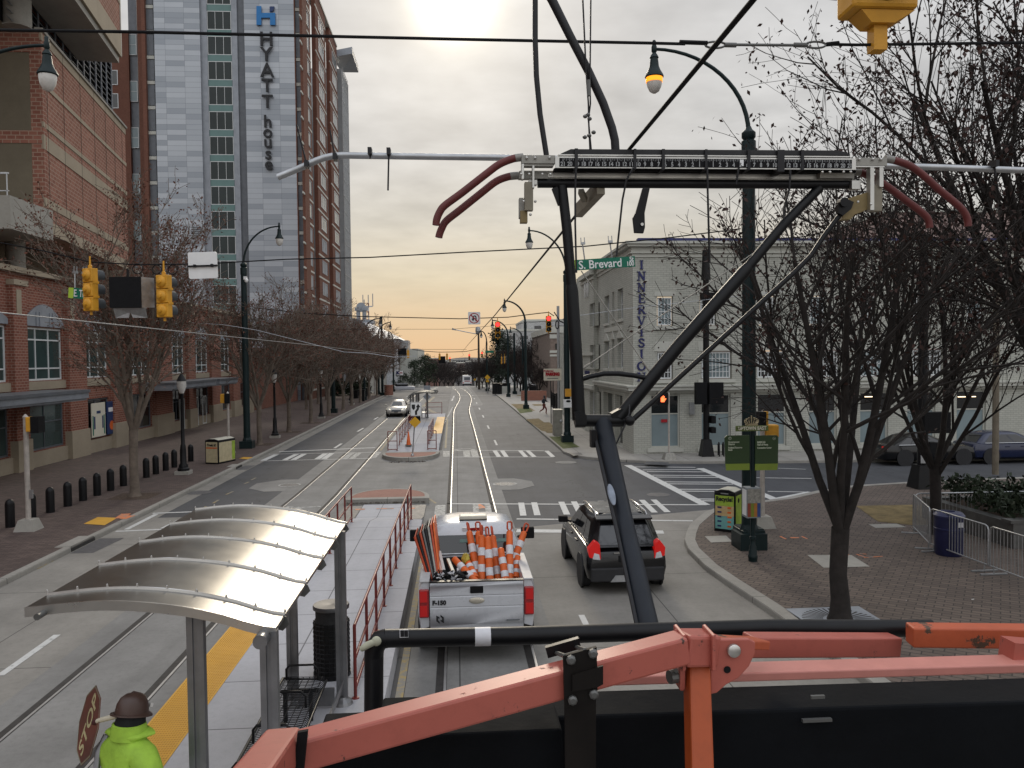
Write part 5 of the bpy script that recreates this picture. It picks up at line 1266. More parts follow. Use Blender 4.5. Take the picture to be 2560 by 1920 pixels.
M['lens_dark']=plain('dark_lens',(.012,.012,.012),.2,0,.1,5,0,40,.8);M['lens_green']=plain('green_lens_off',(.006,.022,.020),.2,0,.1,5,0,40,.8);M['visor']=plain('signal_visor',(.05,.055,.06),.6,0,.15,5)
YS=20.6
signal('yellow traffic signal seen from behind, left of the dark lane sign',PD(196,626,YS),math.radians(150),None,.30)
signal('yellow traffic signal seen from behind, right of the dark lane sign',PD(355,640,YS),math.radians(158),None,.35)
signal('hanging traffic signal lit red, left of the pair over the street',PD(1075,713,52),0,'red',.3)
signal('hanging traffic signal lit red, nearer the corner building',PD(1185,700,52),0,'red',.3)
cr0=lambda x,y: (860+x/6.9125,800+y/6.9125)
for i,(x,y,rz,lit,Y,lb) in enumerate(((1652,635,180,None,142,'far yellow signal back, left of a pair over the street end'),(1780,635,180,None,142,'far yellow signal back, right of the far pair'),(1108,588,180,None,110,'far yellow signal back beside the small dark lane sign'),(1830,685,0,'red',190,'tiny far signal lit red in the middle of the street'),(2165,640,0,'red',150,'far red signal left of the thin trees'),(2385,600,0,'red',150,'far red signal right of the thin trees'),(1368,810,180,None,250,'tiny yellow signal at the street end on the left'),(1530,830,180,None,250,'tiny yellow signal at the street end in the middle'))):
 signal(lb,P(*cr0(x,y),Y),math.radians(rz),lit,.4,'far traffic signals',False)
cs=lambda x,y: (1160+x/6.9125,780+y/6.9125)
for i,(x,y,lb) in enumerate(((650,835,'small far signal side on, left of a pair by the street sign'),(703,828,'small far signal side on, right of a pair by the street sign'))): signal(lb,P(*cs(x,y),125),math.radians(90),None,.5,'far traffic signals',False)
yN=4.0;cN=PD(1895,33,yN);cN=Vector((cN.x,yN,cN.z+.355+.175))
tN=signal('big yellow traffic signal cut by the top edge, dark green lens lowest',cN,0,None,.5);
k=MB();z0=-.53;k.add([(-.12,-.07,z0),(.16,-.07,z0),(.06,-.06,z0-.06),(-.06,-.06,z0-.06),(-.12,.07,z0),(.16,.07,z0),(.06,.06,z0-.06),(-.06,.06,z0-.06)],[(0,1,2,3),(7,6,5,4),(0,4,5,1),(1,5,6,2),(2,6,7,3),(3,7,4,0)]);k.box(-.035,.035,-.035,.035,z0-.185,z0-.05);tN.part('tether_bracket',k,M['sig_yellow'])
# lane control sign and sign backs on the span wire
def board(name,label,u0,u1,v0,v1,y,m,back=None,thick=.03,cat='sign',tilt=0.0):
 p,q=P(u0,v0,y),P(u1,v1,y);c=(p+q)/2;t=Thing(name,label,cat,(c.x,y,c.z));hw,hh=(q.x-p.x)/2,(p.z-q.z)/2;k=MB()
 k.prism([(-hw+.03,0,-hh),(hw-.03,0,-hh),(hw,0,-hh+.03),(hw,0,hh-.03),(hw-.03,0,hh),(-hw+.03,0,hh),(-hw,0,hh-.03),(-hw,0,-hh+.03)],(0,thick,0));t.part('panel',k,m);t.hw,t.hh=hw,hh;t.o.rotation_euler.y=tilt
 t.inv=t.inv if not tilt else t.inv
 return t
t=Thing('lane_sign','black boxy lane control sign hanging between two yellow signals','sign',PD(277,634,YS));k=MB();k.box(-.40,.36,-.14,.0,-.36,.40);t.part('screen',k,M['black_matt']);k=MB();k.box(-.395,.355,.003,.22,-.36,.395);k.add([(.36,-.1,-.36),(.56,.2,-.34),(.56,.2,.40),(.36,-.1,.40)],[(0,1,2,3)]);k.add([(-.36,-.02,-.37),(.42,-.02,-.37),(.42,.1,-.60),(.06,.1,-.60),(.0,.1,-.45),(-.04,.1,-.60),(-.36,.1,-.60)],[(0,1,2,3,4,5,6)]);t.part('sun_hood',k,M['galv']);k=MB();k.tube([(0,0,.4),(0,0,.62)],.03,8);t.part('hanger',k,M['black'])
t=board('sign_back','blank white back of a square sign on the span wire',470,544,630,696,YS,M['paintwhite'],tilt=-.03);k=MB();k.box(-.37,.37,-.05,-.01,-.04,.0);k.box(-.22,-.16,-.06,.0,-.05,.02);k.box(.2,.26,-.06,.0,-.05,.02);t.part('clamp',k,M['black'])
for i,(x,y,Y,lb) in enumerate(((1005,560,120,'small dark lane sign seen against the pale hall wall'),(1692,687,142,'tiny dark lane sign under the far yellow signals'))):
 p=P(*cr0(x,y),Y);k=MB();k.box(p.x-.6,p.x+.6,Y,Y+.3,p.z-.6,p.z+.6);k.box(p.x-.62,p.x+.62,Y+.3,Y+.36,p.z-.62,p.z+.62);single('lane_sign',k,M['black_matt'],lb,'sign',p)
# ---- street name signs and other signs
def street_sign(label,u0,u1,v0,v1,y,body,extra,slope=0.0,lime=True,name='street_name_sign',rz=0.0):
 p,q=P(u0,v0,y),P(u1,v1,y);c=(p+q)/2;t=Thing(name,label,'street sign',(c.x,y,c.z),rz);hw,hh=(q.x-p.x)/2/max(.3,math.cos(rz)),(p.z-q.z)/2
 t.o.rotation_euler=(0,-slope,rz);k=MB();k.box(-hw,hw,0,.03,-hh,hh);t.part('panel',k,M['sign_green'])
 if lime: k=MB();k.box(-hw-.16,-hw-.002,.0,.028,-hh,hh);t.part('crest_tab',k,M['lime'])
 for s_,sz,x,z,sx,al in body: t.text(s_,sz*hh*2,(x*hw,-.006,z*hh),(1,0,0),(0,0,1),M['letter_white'],ext=.003,sx=sx,bold=.004,align=al)
 k=MB()
 for x in extra: k.tube([(x*hw,.015,hh),(x*hw-.03,.015,hh+.42)],.018,6);k.box(x*hw-.07,x*hw+.04,-.02,.05,hh+.38,hh+.44);k.tube([(x*hw-.06,.015,hh+.44),(x*hw-.06,.015,hh+.56)],.012,5);k.tube([(x*hw+.03,.015,hh+.44),(x*hw+.03,.015,hh+.56)],.012,5)
 t.part('hanger',k,M['galv']);return t
street_sign('green street sign reading S. Brevard St 100 hanging before the corner building',1442,1588,645,671,20.4,[('S. Brevard',1.12,-.20,-.12,.90,'CENTER'),('St',.62,.95,.45,.8,'RIGHT'),('100',.62,.96,-.42,.8,'RIGHT')],(-.72,.22),.062)
street_sign('green street sign reading E. Trade partly hidden behind a yellow signal',178,250,722,748,21.6,[('E. Trade',.95,-.97,-.05,.66,'LEFT')],(-.95,-.2),-.10,rz=math.radians(-18))
street_sign('small green street sign with blurred name on the far pole at right',1213,1234,876.5,882,125,[('S. Caldwell',.8,0,0,.8,'CENTER')] if False else [],(),0,False)
t=board('no_u_turn_sign','square white no U turn sign on the far span wire',1170,1201,780,811,52,M['paintwhite']);k=MB();hw=t.hw
for i in range(24):
 a0,a1=2*math.pi*i/24,2*math.pi*(i+1)/24;k.poly([(hw*.86*math.cos(a0),-.006,hw*.86*math.sin(a0)),(hw*.72*math.cos(a0),-.006,hw*.72*math.sin(a0)),(hw*.72*math.cos(a1),-.006,hw*.72*math.sin(a1)),(hw*.86*math.cos(a1),-.006,hw*.86*math.sin(a1))])
k.poly([(-hw*.58,-.009,hw*.46),(-hw*.46,-.009,hw*.58),(hw*.58,-.009,-hw*.46),(hw*.46,-.009,-hw*.58)]);t.part('red_ring',k,M['letter_red'])
k=MB();pa=[(.30,-.5),(.30,.05)]+[(.06+.24*math.cos(math.pi*i/8),.12+.26*math.sin(math.pi*i/8)) for i in range(9)]+[(-.2,-.1)]
for i in range(len(pa)-1): k.beam((pa[i][0]*hw,-.004,pa[i][1]*hw),(pa[i+1][0]*hw,-.004,pa[i+1][1]*hw),.002,hw*.2,up=(0,0,1) if abs(pa[i+1][0]-pa[i][0])>.01 else (1,0,0))
k.poly([(-hw*.45,-.005,-hw*.08),(hw*.05,-.005,-hw*.08),(-hw*.2,-.005,-hw*.5)]);t.part('black_arrow',k,M['letter_black'])
# keep right sign with the yellow diamond
yk=G(*cr2(1352,620),.2).y;b_=G(*cr2(1352,620),.2);t=Thing('keep_right_sign','white keep right sign over a yellow diamond on a leaning post','sign',(b_.x,b_.y,.2))
top=P(1040,1005,yk);k=MB();k.tube([b_,top],.032,8);k.lathe([(.09,0),(.08,.06),(.05,.12)],10,b_);t.part('post',k,M['galv'],world=True)
p,q=P(1026,1005,yk-.05),P(1054,1040,yk-.05);k=MB();k.box(p.x,q.x,yk-.08,yk-.05,q.z,p.z);pn=t.part('panel',k,M['paintwhite'],world=True)
W_,H_=q.x-p.x,p.z-q.z;f=lambda x,z: (p.x+W_*x,yk-.085,q.z+H_*z);k=MB()
k.prism([f(.12,.82),f(.42,.82),f(.42,.55),f(.27,.42),f(.12,.58)],(0,.002,0));k.prism([f(.48,.62),f(.70,.86),f(.92,.62),f(.77,.62),f(.77,.50),f(.60,.30),f(.60,.08),f(.40,.08),f(.40,.35),f(.60,.55),f(.60,.62)],(0,.002,0))
for a_,b2_ in (((.03,.02),(.97,.035)),((.03,.965),(.97,.98)),((.03,.02),(.045,.98)),((.955,.02),(.97,.98))): k.prism([f(a_[0],a_[1]),f(b2_[0],a_[1]),f(b2_[0],b2_[1]),f(a_[0],b2_[1])],(0,.001,0))
t.part('symbol',k,M['letter_black'],parent=pn,world=True)
c=P(1037.5,1055.5,yk-.05);r_=P(1052,1055,yk-.05).x-c.x;k=MB();k.prism([(c.x-r_,yk-.08,c.z),(c.x,yk-.08,c.z-r_),(c.x+r_,yk-.08,c.z),(c.x,yk-.08,c.z+r_)],(0,.03,0));t.part('yellow_diamond',k,M['sign_yellow'],world=True)
# parking sign, far left K sign, diamonds further on
t=board('parking_sign','cream Preferred PARKING sign with dark red lettering',1359,1404,922,951,59,M['cream'],cat='sign');hw,hh=t.hw,t.hh
t.text('PARKING',hh*.72,(0,-.03,.02),(1,0,0),(0,0,1),M['letter_red'],sx=.78,bold=.03);t.text('Preferred',hh*.42,(-hw*.45,-.03,hh*.62),(1,.0,0),(0,0,1),M['letter_red'],sx=1.0,bold=.008);t.text('NO OVERNIGHT',hh*.24,(0,-.03,-hh*.62),(1,0,0),(0,0,1),M['letter_black'],sx=.9) if False else None
k=MB();k.box(-hw*.62,hw*.62,-.012,-.002,-hh*.70,-hh*.58);t.part('small_print',k,M['steel_dark'])
k=MB();k.box(-hw*.25,-hw*.15,0.02,.09,-hh-3.2,-hh);k.box(hw*.0,hw*.1,.02,.09,-hh-3.2,-hh);t.part('post',k,M['black'])
t=board('lot_sign','white sign with a big purple letter K beside a far left pole',991,1008,926.5,938,118,M['paintwhite']);t.text('K',t.hh*1.7,(-t.hw*.55,-.03,0),(1,0,0),(0,0,1),M['navy'],sx=1.2,bold=.05);t.text('LAW',t.hh*.8,(t.hw*.35,-.03,0),(1,0,0),(0,0,1),M['letter_red'],bold=.03) if False else None
k=MB();k.box(-t.hw*.1,t.hw*.8,-.012,-.002,-t.hh*.2,t.hh*.2);t.part('lettering_bar',k,M['letter_red'])
def diamond(label,u,v,r_px,y,m,plate=False,post=0,backm=None):
 c=P(u,v,y);r_=r_px*y/2000;t=Thing('warning_sign',label,'sign',(c.x,y,c.z));k=MB();k.prism([(-r_,0,0),(0,0,-r_),(r_,0,0),(0,0,r_)],(0,.05,0));t.part('panel',k,m)
 if plate: k=MB();k.box(-r_*.5,r_*.5,-.01,.04,-r_*1.65,-r_*1.02);t.part('plate',k,m)
 if post: k=MB();k.tube([(0,.08,-post),(0,.08,r_*.6)],.05,6);t.part('post',k,M['galv'])
 return t
diamond('yellow diamond warning sign with a small plate below on the right',1218.5,943.5,7.2,125,M['sign_yellow'],True,3.2)
diamond('tiny yellow diamond sign by the far right lamps',1187,949,3.5,170,M['sign_yellow'],False,2.6)
t=diamond('grey back of a diamond sign on a post behind the far shelter',1067,992,10,78,M['panel_grey'],False,3.4)
t=board('sign_back','grey back of a rectangular sign above the far shelter roof',1059,1076,964,978.5,80,M['panel_grey']);k=MB();k.tube([(0,.06,-t.hh-3.0),(0,.06,t.hh)],.035,6);t.part('post',k,M['galv'])
# pedestrian signals
def ped_signal(label,base,u,v_top,hw=.21,rz=0.0,lit=False,r=.06,head_dz=0.0,mono=False,head_side=1,y=None):
 t=Thing('pedestrian_signal',label,'signal',(base[0],base[1],.13));y=base[1];zt=P(u,v_top,y).z-.13;k=MB()
 k.add([(-.30,-.30,0),(.30,-.30,0),(.30,.30,0),(-.30,.30,0),(-.20,-.20,.33),(.20,-.20,.33),(.20,.20,.33),(-.20,.20,.33)],[(3,2,1,0),(4,5,6,7),(0,1,5,4),(1,2,6,5),(2,3,7,6),(3,0,4,7)]);t.part('base',k,M['conc'] if r>.05 else M['alu_paint'])
 k=MB();k.lathe([(r,.33),(r*.95,zt-.1),(r*1.1,zt-.06),(r*.5,zt),(.01,zt+.03)],12);t.part('pole',k,M['pole_white'],smooth=40)
 return t,zt
M['pole_white']=plain('pale_pole_paint',(.44,.40,.36),.5,.1,.2,5)
g_=G(72,1325,.13);t,zt=ped_signal('pale pedestrian signal post at the left kerb with its signal turned away',g_,74,1037,r=.075)
k=MB();k.box(.07,.22,-.16,.16,zt-.50,zt-.06);hd=t.part('signal_back',k,M['sig_yellow'],bevel=.02);k=MB();k.box(.222,.46,-.19,.19,zt-.54,zt-.05);t.part('signal_hood',k,M['black_matt']);k=MB();k.box(.06,.14,-.05,.05,.95,1.2);t.part('push_button',k,M['galv'])
g_=G(*cr1(1978,597),.13);t,zt=ped_signal('pale pedestrian signal post behind the big bin, yellow sided signal',g_,569,980,r=.07)
k=MB();k.box(-.36,-.12,-.16,.16,zt-.60,zt-.1);t.part('signal_back',k,M['sig_yellow'],bevel=.02);k=MB();k.box(-.12,.14,-.24,-.075,zt-.62,zt-.08);t.part('signal_hood',k,M['black_matt'])
g_=G(*cr3(1357,650),.13);t,zt=ped_signal('thin pole before the shop windows with an orange hand lit',g_,1672,982,r=.048)
k=MB();k.box(-.58,-.05,-.1,.16,zt-.56,zt+.02);hd=t.part('signal_housing',k,M['black_matt'],bevel=.02)
k=MB();cx,cz=-.33,zt-.27;k.box(cx-.09,cx+.09,-.125,-.105,cz-.17,cz+.03)
for i in range(4): k.box(cx-.088+.047*i,cx-.053+.047*i,-.125,-.105,cz+.034,cz+.11+.03*(i in (1,2)))
k.beam((cx+.09,-.115,cz-.08),(cx+.16,-.115,cz+.0),.02,.045);t.part('lit_hand',k,M['hand_light'],parent=hd)
y9=22.6;g_=P(1906,1345,y9);t,zt=ped_signal('pale pole behind the green wayfinding sign with yellow signal backs',(g_.x,y9),1903,1030,r=.07)
k=MB();k.box(.10,.50,-.02,.32,zt-.75,zt-.38);t.part('signal_back',k,M['sig_yellow'],bevel=.04);k=MB();k.box(-.18,.02,-.25,.05,zt-.40,zt+.02);t.part('signal_hood',k,M['black_matt']);k=MB();k.box(.022,.10,-.2,.03,zt-.38,zt+.02);t.part('signal_side',k,M['sig_yellow'])
k=MB();yq=46.6;p,q=P(1416,972,yq),P(1428,991,yq);k.box(p.x,q.x,yq-.25,yq-.02,q.z,p.z);k.box(P(1412,972,yq).x,p.x-.005,yq-.28,yq,q.z,p.z);single('signal_box',k,M['sig_yellow'],'small yellow signal box on the green lamp behind the pantograph','signal',p)
k=MB();p,q=P(1407,998,yq),P(1432,1018,yq);k.box(p.x,q.x,yq-.3,yq-.27,q.z,p.z);k.box(p.x,q.x,yq-.27,yq-.24,q.z,p.z);t=Thing('notice_sign','small white notice with a dark emblem on the green lamp','sign',p);t.part('panel',k,M['paintwhite'],world=True);k=MB();c=P(1421,1003,yq-.31);k.ball((c.x,yq-.31,c.z),.14,.005,.07);t.part('emblem',k,M['black'],world=True)
k=MB();p,q=P(1408,995,yq),P(1408,995,yq)
# camera dome on the left lamp
k=MB();c=PD(531,605,yL-.25);k.box(c.x-.10,c.x+.06,c.y-.1,c.y+.1,c.z+.02,c.z+.2);k.ball((c.x+.06,c.y-.1,c.z-.03),.11,.11,.13);single('dome_camera',k,M['paintwhite'],'small white dome camera on the tall left lamp post','camera',c,smooth=50)
# cobra head lamp far
y=150.0;t=Thing('cobra_lamp','grey flat headed street lamp on a long arm from a far wooden pole','street lamp',(P(1197,860,y).x,y,0));k=MB();k.tube([P(1137,824,y),P(1160,829,y),P(1197,836,y)],.09,6);t.part('arm',k,M['galv'],world=True);k=MB();p=P(1130,822,y);k.beam(p,P(1140,825,y),.5,.35,w2=.3,h2=.2);t.part('lamp_head',k,M['galv'],world=True);k=MB();xq=P(1197,900,y).x;k.tube([(xq,y,zp(y)),(xq,y,P(1195,822,y).z)],[.24,.16],8);k.box(xq-.5,xq+.5,y-.2,y+.2,P(1195,830,y).z,P(1195,826,y).z);t.part('pole',k,M['bark'],world=True);k=MB();k.lathe([(.4,0),(.5,.5),(.45,1.1),(.2,1.3)],10,P(1195,834,y));t.part('transformer',k,M['galv'],world=True)

# ================================================================== overhead wires
def wire(label,pts,r,m=None,n=4,sag=0.0,cat='wire',name='overhead_wire'):
 P_=[Vector(p) for p in pts]
 if sag and len(P_)==2: a,b=P_;P_=[a.lerp(b,i/12)-Vector((0,0,sag*4*(i/12)*(1-i/12))) for i in range(13)]
 k=MB();k.tube(P_,r,n,smooth if False else True);o=single(name,k,m or M['black_matt'],label,cat,P_[0],smooth=60);return o
wire('span wire carrying the yellow signals and the street sign',[PD(a,b,y) for a,b,y in ((-260,480,20.9),(0,524,YS+.02),(90,541,YS+.02),(195,566,YS+.02),(300,572,YS+.02),(440,570,YS+.02),(620,560,YS+.02),(800,556,20.5),(1000,545,20.4),(1265,532,20.42),(1450,513,20.3),(1600,494,20.2))],.016,None,5,name='span_wire')
wire('lower span wire under the yellow signals',[PD(a,b,YS+.1) for a,b in ((-260,560),(0,606),(100,640),(190,672),(290,690))],.012,None,4,name='span_wire') if False else None
wire('thick near cable crossing the whole picture near the top',[PD(a,b,4.0) for a,b in ((-900,38),(0,65),(300,69),(600,76),(1000,85),(1400,93),(1480,95))],.0075,None,6,name='span_cable')
wire('near cable right of the turnbuckle passing below the big signal',[PD(a,b,4.0) for a,b in ((1800,96),(1850,97),(2000,95),(2212,92),(3200,80))],.0075,None,6,name='span_cable')
t=Thing('turnbuckle','long grey turnbuckle linking the two near cables','turnbuckle',PD(1640,96,4.0));k=MB();pp_=lambda a,b: PD(a,b,4.0);k.tube([pp_(1570,96.5),pp_(1745,98)],.0075,8);
for a,b in ((1565,1590),(1715,1740)): k.tube([pp_(a,97),pp_(b,97.5)],.0125,8)
t.part('rod',k,M['steel_dark'],world=True,smooth=50);k=MB()
for c in (1545,1762): k.tube([pp_(c+22*math.cos(a_),97+7*math.sin(a_)) for a_ in [2*math.pi*i/14 for i in range(14)]],.0055,6,closed=True)
t.part('shackle',k,M['steel_dark'],world=True,smooth=50);k=MB();k.tube([pp_(1468,91),pp_(1528,93)],.011,6);k.tube([pp_(1785,96),pp_(1812,93)],.011,6);t.part('wire_splice',k,M['black_matt'],world=True)
HW=.75;XW=.632
wire('contact wire running down the street over the pantograph',[(XW+.05,-3,CAMH+HW+.05),(XW,2.84,CAMH+HW),(XW-.04,12,CAMH+.66),(.5,30,CAMH+.60),(.46,60,CAMH+.55),(.9,90,CAMH+.5),(.6,140,CAMH+.3),(.3,300,CAMH-3)],.0068,M['wire_brown'] if 'wire_brown' in M else None,8,name='contact_wire')
wire('contact wire over the left hand track',[(-5.5,-6,CAMH+.64),(-5.4,30,CAMH+.60),(-5.35,60,CAMH+.52),(-5.3,110,CAMH+.4),(-5.2,300,CAMH-3)],.009,M['galv'],6,name='contact_wire')
wire('far span wire carrying the two red signals',[P(a,b,52.2) for a,b in ((640,770),(760,783),(900,791),(1150,797),(1270,793),(1350,783),(1372,781),(1385,790))],.030,None,5,name='span_wire')
wire('thin wire behind the no U turn sign',[P(a,b,60) for a,b in ((300,806),(640,821),(900,823),(1130,823),(1265,812),(1400,800),(1900,745))],.012,None,4,name='span_wire')
wire('far span wire with small yellow signals',[P(*cr0(x,y),142.5) for x,y in ((1180,512),(1400,540),(1650,556),(1900,552),(2100,545),(2330,500))],.05,None,4,name='span_wire')
wire('second far span wire over the street end',[P(*cr0(x,y),150) for x,y in ((1180,500),(1400,508),(1800,508),(2120,510))],.03,None,4,name='span_wire')
wire('thin cross wire over the left trees',[P(a,b,40) for a,b in ((420,803),(560,812),(640,825),(860,880),(920,883),(985,893),(1040,890))],.012,M['galv'],4,name='span_wire')
wire('thin wire before the corner building letters',[P(a,b,34) for a,b in ((1440,790),(1600,767),(1700,757),(1980,725))],.010,M['galv'],4,name='span_wire')
# coiled spare cable loops on the signal wires
for i,(u,v,r_,y,lb) in enumerate(((234,658,12,YS,'coil of cable above the left yellow signal'),(344,672,12,YS,'coil of cable above the dark lane sign'),(392,674,11,YS,'coil of cable left of the right yellow signal'),(432,674,11,YS,'coil of cable right of the right yellow signal'))):
 c=P(u,v,y);rr=r_*y/2000;k=MB();k.tube([(c.x+rr*math.cos(a),y+.02*math.sin(3*a),c.z+rr*math.sin(a)) for a in [2*math.pi*j/16 for j in range(16)]],.012,5,closed=True);single('cable_coil',k,M['black_matt'],lb,'cable',c,'coils of spare cable on the span wire',60)
t=Thing('cable_loop','black cable drooping in loops beside the grey utility pole','cable',P(1372,781,56));k=MB();k.tube([P(a,b,56) for a,b in ((1385,780),(1393,792),(1400,803),(1408,807),(1414,806))],.04,5);k.tube([P(1393+4*math.sin(a),812-10*math.cos(a),56) for a in [2*math.pi*j/14 for j in range(14)]],.04,5,closed=True);t.part('loop',k,M['black_matt'],world=True)
# ================================================================== stop furniture
def railing(label,pts,zb,h=1.02,rails=(1.0,.55,.14),step=1.45,loc=None,rr=.024):
 pts=[Vector((p[0],p[1],0)) for p in pts];t=Thing('safety_railing',label,'railing',(pts[0].x,pts[0].y,zb))
 k=MB()
 for z in rails:
  for a,b in zip(pts,pts[1:]): k.tube([(a.x,a.y,zb+z*h),(b.x,b.y,zb+z*h)],rr,8)
 t.part('rail',k,M['redrail'],world=True,smooth=50)
 for a,b in zip(pts,pts[1:]):
  n=max(1,round((b-a).length/step))
  for i in range(n+1):
   if i==n and b is not pts[-1]: continue
   p=a.lerp(b,i/n);k=MB();k.tube([(p.x,p.y,zb),(p.x,p.y,zb+h)],rr,8);k.lathe([(.055,0),(.05,.014),(.03,.02)],10,(p.x,p.y,zb));t.part('post',k,M['redrail'],world=True,smooth=50)
 return t
railing('dark red railing along the right edge of the near platform beside the pickup',[(-1.47,11.25),(-1.39,23.9)],.35,1.03,step=1.42)
railing('short dark red railing at the far left end of the near platform',[(-3.18,18.6),(-3.12,23.7)],.35,1.03)
railing('dark red railing along the left side of the far platform',[(-3.25,45.4),(-3.25,63)],.30,1.0)
railing('small dark red end frame at the left front of the far platform',[(-3.80,44.4),(-3.30,44.4)],.12,1.05,(1.0,.5,.06))
railing('small dark red end frame at the right front of the far platform',[(-1.62,44.5),(-1.15,44.5)],.12,1.05,(1.0,.5,.06))
railing('dark red railing along the right side of the far platform',[(-1.60,45.8),(-1.52,52)],.30,1.0)
railing('dark red railing closing the far end of the far platform',[(-2.7,71.2),(-1.3,71.2)],.32,1.0,(1.0,.6,.05))
# stainless shelter over the near stop
def shelter(label,prof,y0,y1,zb,seams,posts,tube_l,tube_r,loc,detail=True):
 t=Thing('tram_shelter',label,'shelter',loc);k=MB();n=len(prof)
 ring=lambda y: [(x,y,z) for x,z in prof]+[(x,y,z-.035) for x,z in prof[::-1]]
 k.loft([ring(y) for y in (y0,(y0+y1)/2,y1)]);t.part('canopy',k,M['canopy'] if detail else M['steel_dark'],world=True,smooth=35)
 k=MB();k.loft([[(x,y0-.012,z+.004) for x,z in prof]+[(x,y0-.012,z-.10+.02) for x,z in prof[::-1]],[(x,y0+.01,z+.004) for x,z in prof]+[(x,y0+.01,z-.08) for x,z in prof[::-1]]]);t.part('front_edge',k,M['steel'] if detail else M['steel_dark'],world=True)
 for y in seams:
  k=MB();k.loft([[(x,y-.014,z-.002) for x,z in prof]+[(x,y+.014,z-.002) for x,z in prof[::-1]],[(x,y-.009,z+.022) for x,z in prof]+[(x,y+.009,z+.022) for x,z in prof[::-1]]],caps=True)
  if detail:
   for i in range(0,n,3): x,z=prof[i];k.lathe([(.012,.02),(.008,.045),(.002,.05)],6,(x,y,z))
  t.part('seam_strip',k,M['steel'] if detail else M['steel_dark'],world=True)
  xe,ze=prof[-1];k=MB();k.prism([(xe-.16,y-.005,ze+.03),(xe+.01,y-.005,ze-.02),(xe+.04,y-.005,ze-.09),(xe-.02,y-.005,ze-.15),(xe-.14,y-.005,ze-.12)],(0,.012,0));t.part('edge_bracket',k,M['steel_dark'],world=True)
 for (x,y) in posts:
  zt=0
  for (xa,za),(xb,zb_) in zip(prof,prof[1:]):
   if xa <= x <= xb: zt=za+(zb_-za)*(x-xa)/(xb-xa)
  k=MB();k.box(x-.075,x-.022,y-.03,y+.03,zb,zt-.036);k.box(x+.022,x+.075,y-.04,y+.04,zb,zt-.036);k.box(x-.022,x+.022,y-.012,y+.012,zb,zt-.04);k.lathe([(.15,0),(.13,.04),(.08,.08),(.07,.1)],14,(x,y,zb));t.part('post',k,M['post_steel'],world=True)
 for (x,z,r,ya,yb) in (tube_l,tube_r): k=MB();k.tube([(x,ya,z),(x,yb,z)],r,16);t.part('tube_beam',k,M['steel_dark'] if r<.05 else M['post_steel'],world=True,smooth=50)
 return t
cn=NB('canopy_metal');cs_=cn.noise(.9,5,.6,vec=cn.mapping((1,.25,1)))
M['canopy']=cn.done(cn.mix(cn.ramp(cs_,[(.35,0),(.7,1)]),(.19,.18,.165),(.265,.255,.235)),cn.math('ADD',cn.math('MULTIPLY',cn.noise(3,5),.16),.23),.95,.5)
M['post_steel']=plain('brushed_post_steel',(.20,.20,.205),.38,.75,.2,3)
Y0,Y1=7.03,11.62
pick=[(63,1528),(160,1517),(260,1511),(365,1515),(469,1527),(560,1546),(640,1569),(690,1578)]
prof=[(q.x,q.z+.03) for q in (P(u,v,Y0) for u,v in pick)]
def resample(pr,n):
 out=[];xs=[p[0] for p in pr]
 for i in range(n):
  x=xs[0]+(xs[-1]-xs[0])*i/(n-1)
  for j in range(len(pr)-1):
   if xs[j] <= x <= xs[j+1]+1e-6:
    p0,p1,p2,p3=[pr[max(0,min(len(pr)-1,q))][1] for q in (j-1,j,j+1,j+2)];s_=(x-xs[j])/(xs[j+1]-xs[j])
    out.append((x,.5*(2*p1+(p2-p0)*s_+(2*p0-5*p1+4*p2-p3)*s_*s_+(3*p1-p0-3*p2+p3)*s_**3)));break
 return out
prof=resample(prof,25)
tl=P(100,1547,6.95);tr=P(651,1604,6.9)
shelter('stainless curved roof tram shelter over the near platform',prof,Y0,Y1,.35,(7.4,8.45,9.5,10.5,11.5),((-2.33,7.2),(-1.66,7.05),(-2.30,11.1),(-1.63,11.1)),(tl.x,tl.z+.03,.028,6.9,11.4),(tr.x,tr.z+.0,.062,6.88,11.3),(-2.4,9,.35))
# its low side screen rail
t=Thing('screen_rail','low steel rail between the two right hand shelter posts','rail',(-1.63,9,.35));k=MB();k.beam((-1.66,7.2,.62),(-1.63,11.0,.62),.04,.06);k.beam((-1.62,7.2,.70),(-1.60,11.0,.70),.012,.05);t.part('rail',k,M['post_steel'],world=True);k=MB();k.box(-2.2,-1.72,10.95,11.0,.38,.62);t.part('end_rail',k,M['post_steel'],world=True)
# far shelter
pf=[(q.x,q.z) for q in (P(u,v,62) for u,v in ((1018,993),(1022,989),(1032,984),(1045,981),(1060,980),(1075,981),(1088,982),(1092,980)))]
shelter('far curved roof tram shelter on the middle of the street',resample(pf,15),62,66.5,.32,(62.4,63.5,64.6,65.7),((-3.55,62.5),(-3.1,62.6),(-3.55,66),(-3.1,66),(-2.4,66.2)),(-3.7,pf[0][1]-.1,.05,62,66.5),(-1.9,pf[5][1]-.1,.03,62,66.5),(-2.8,64,.32),False)
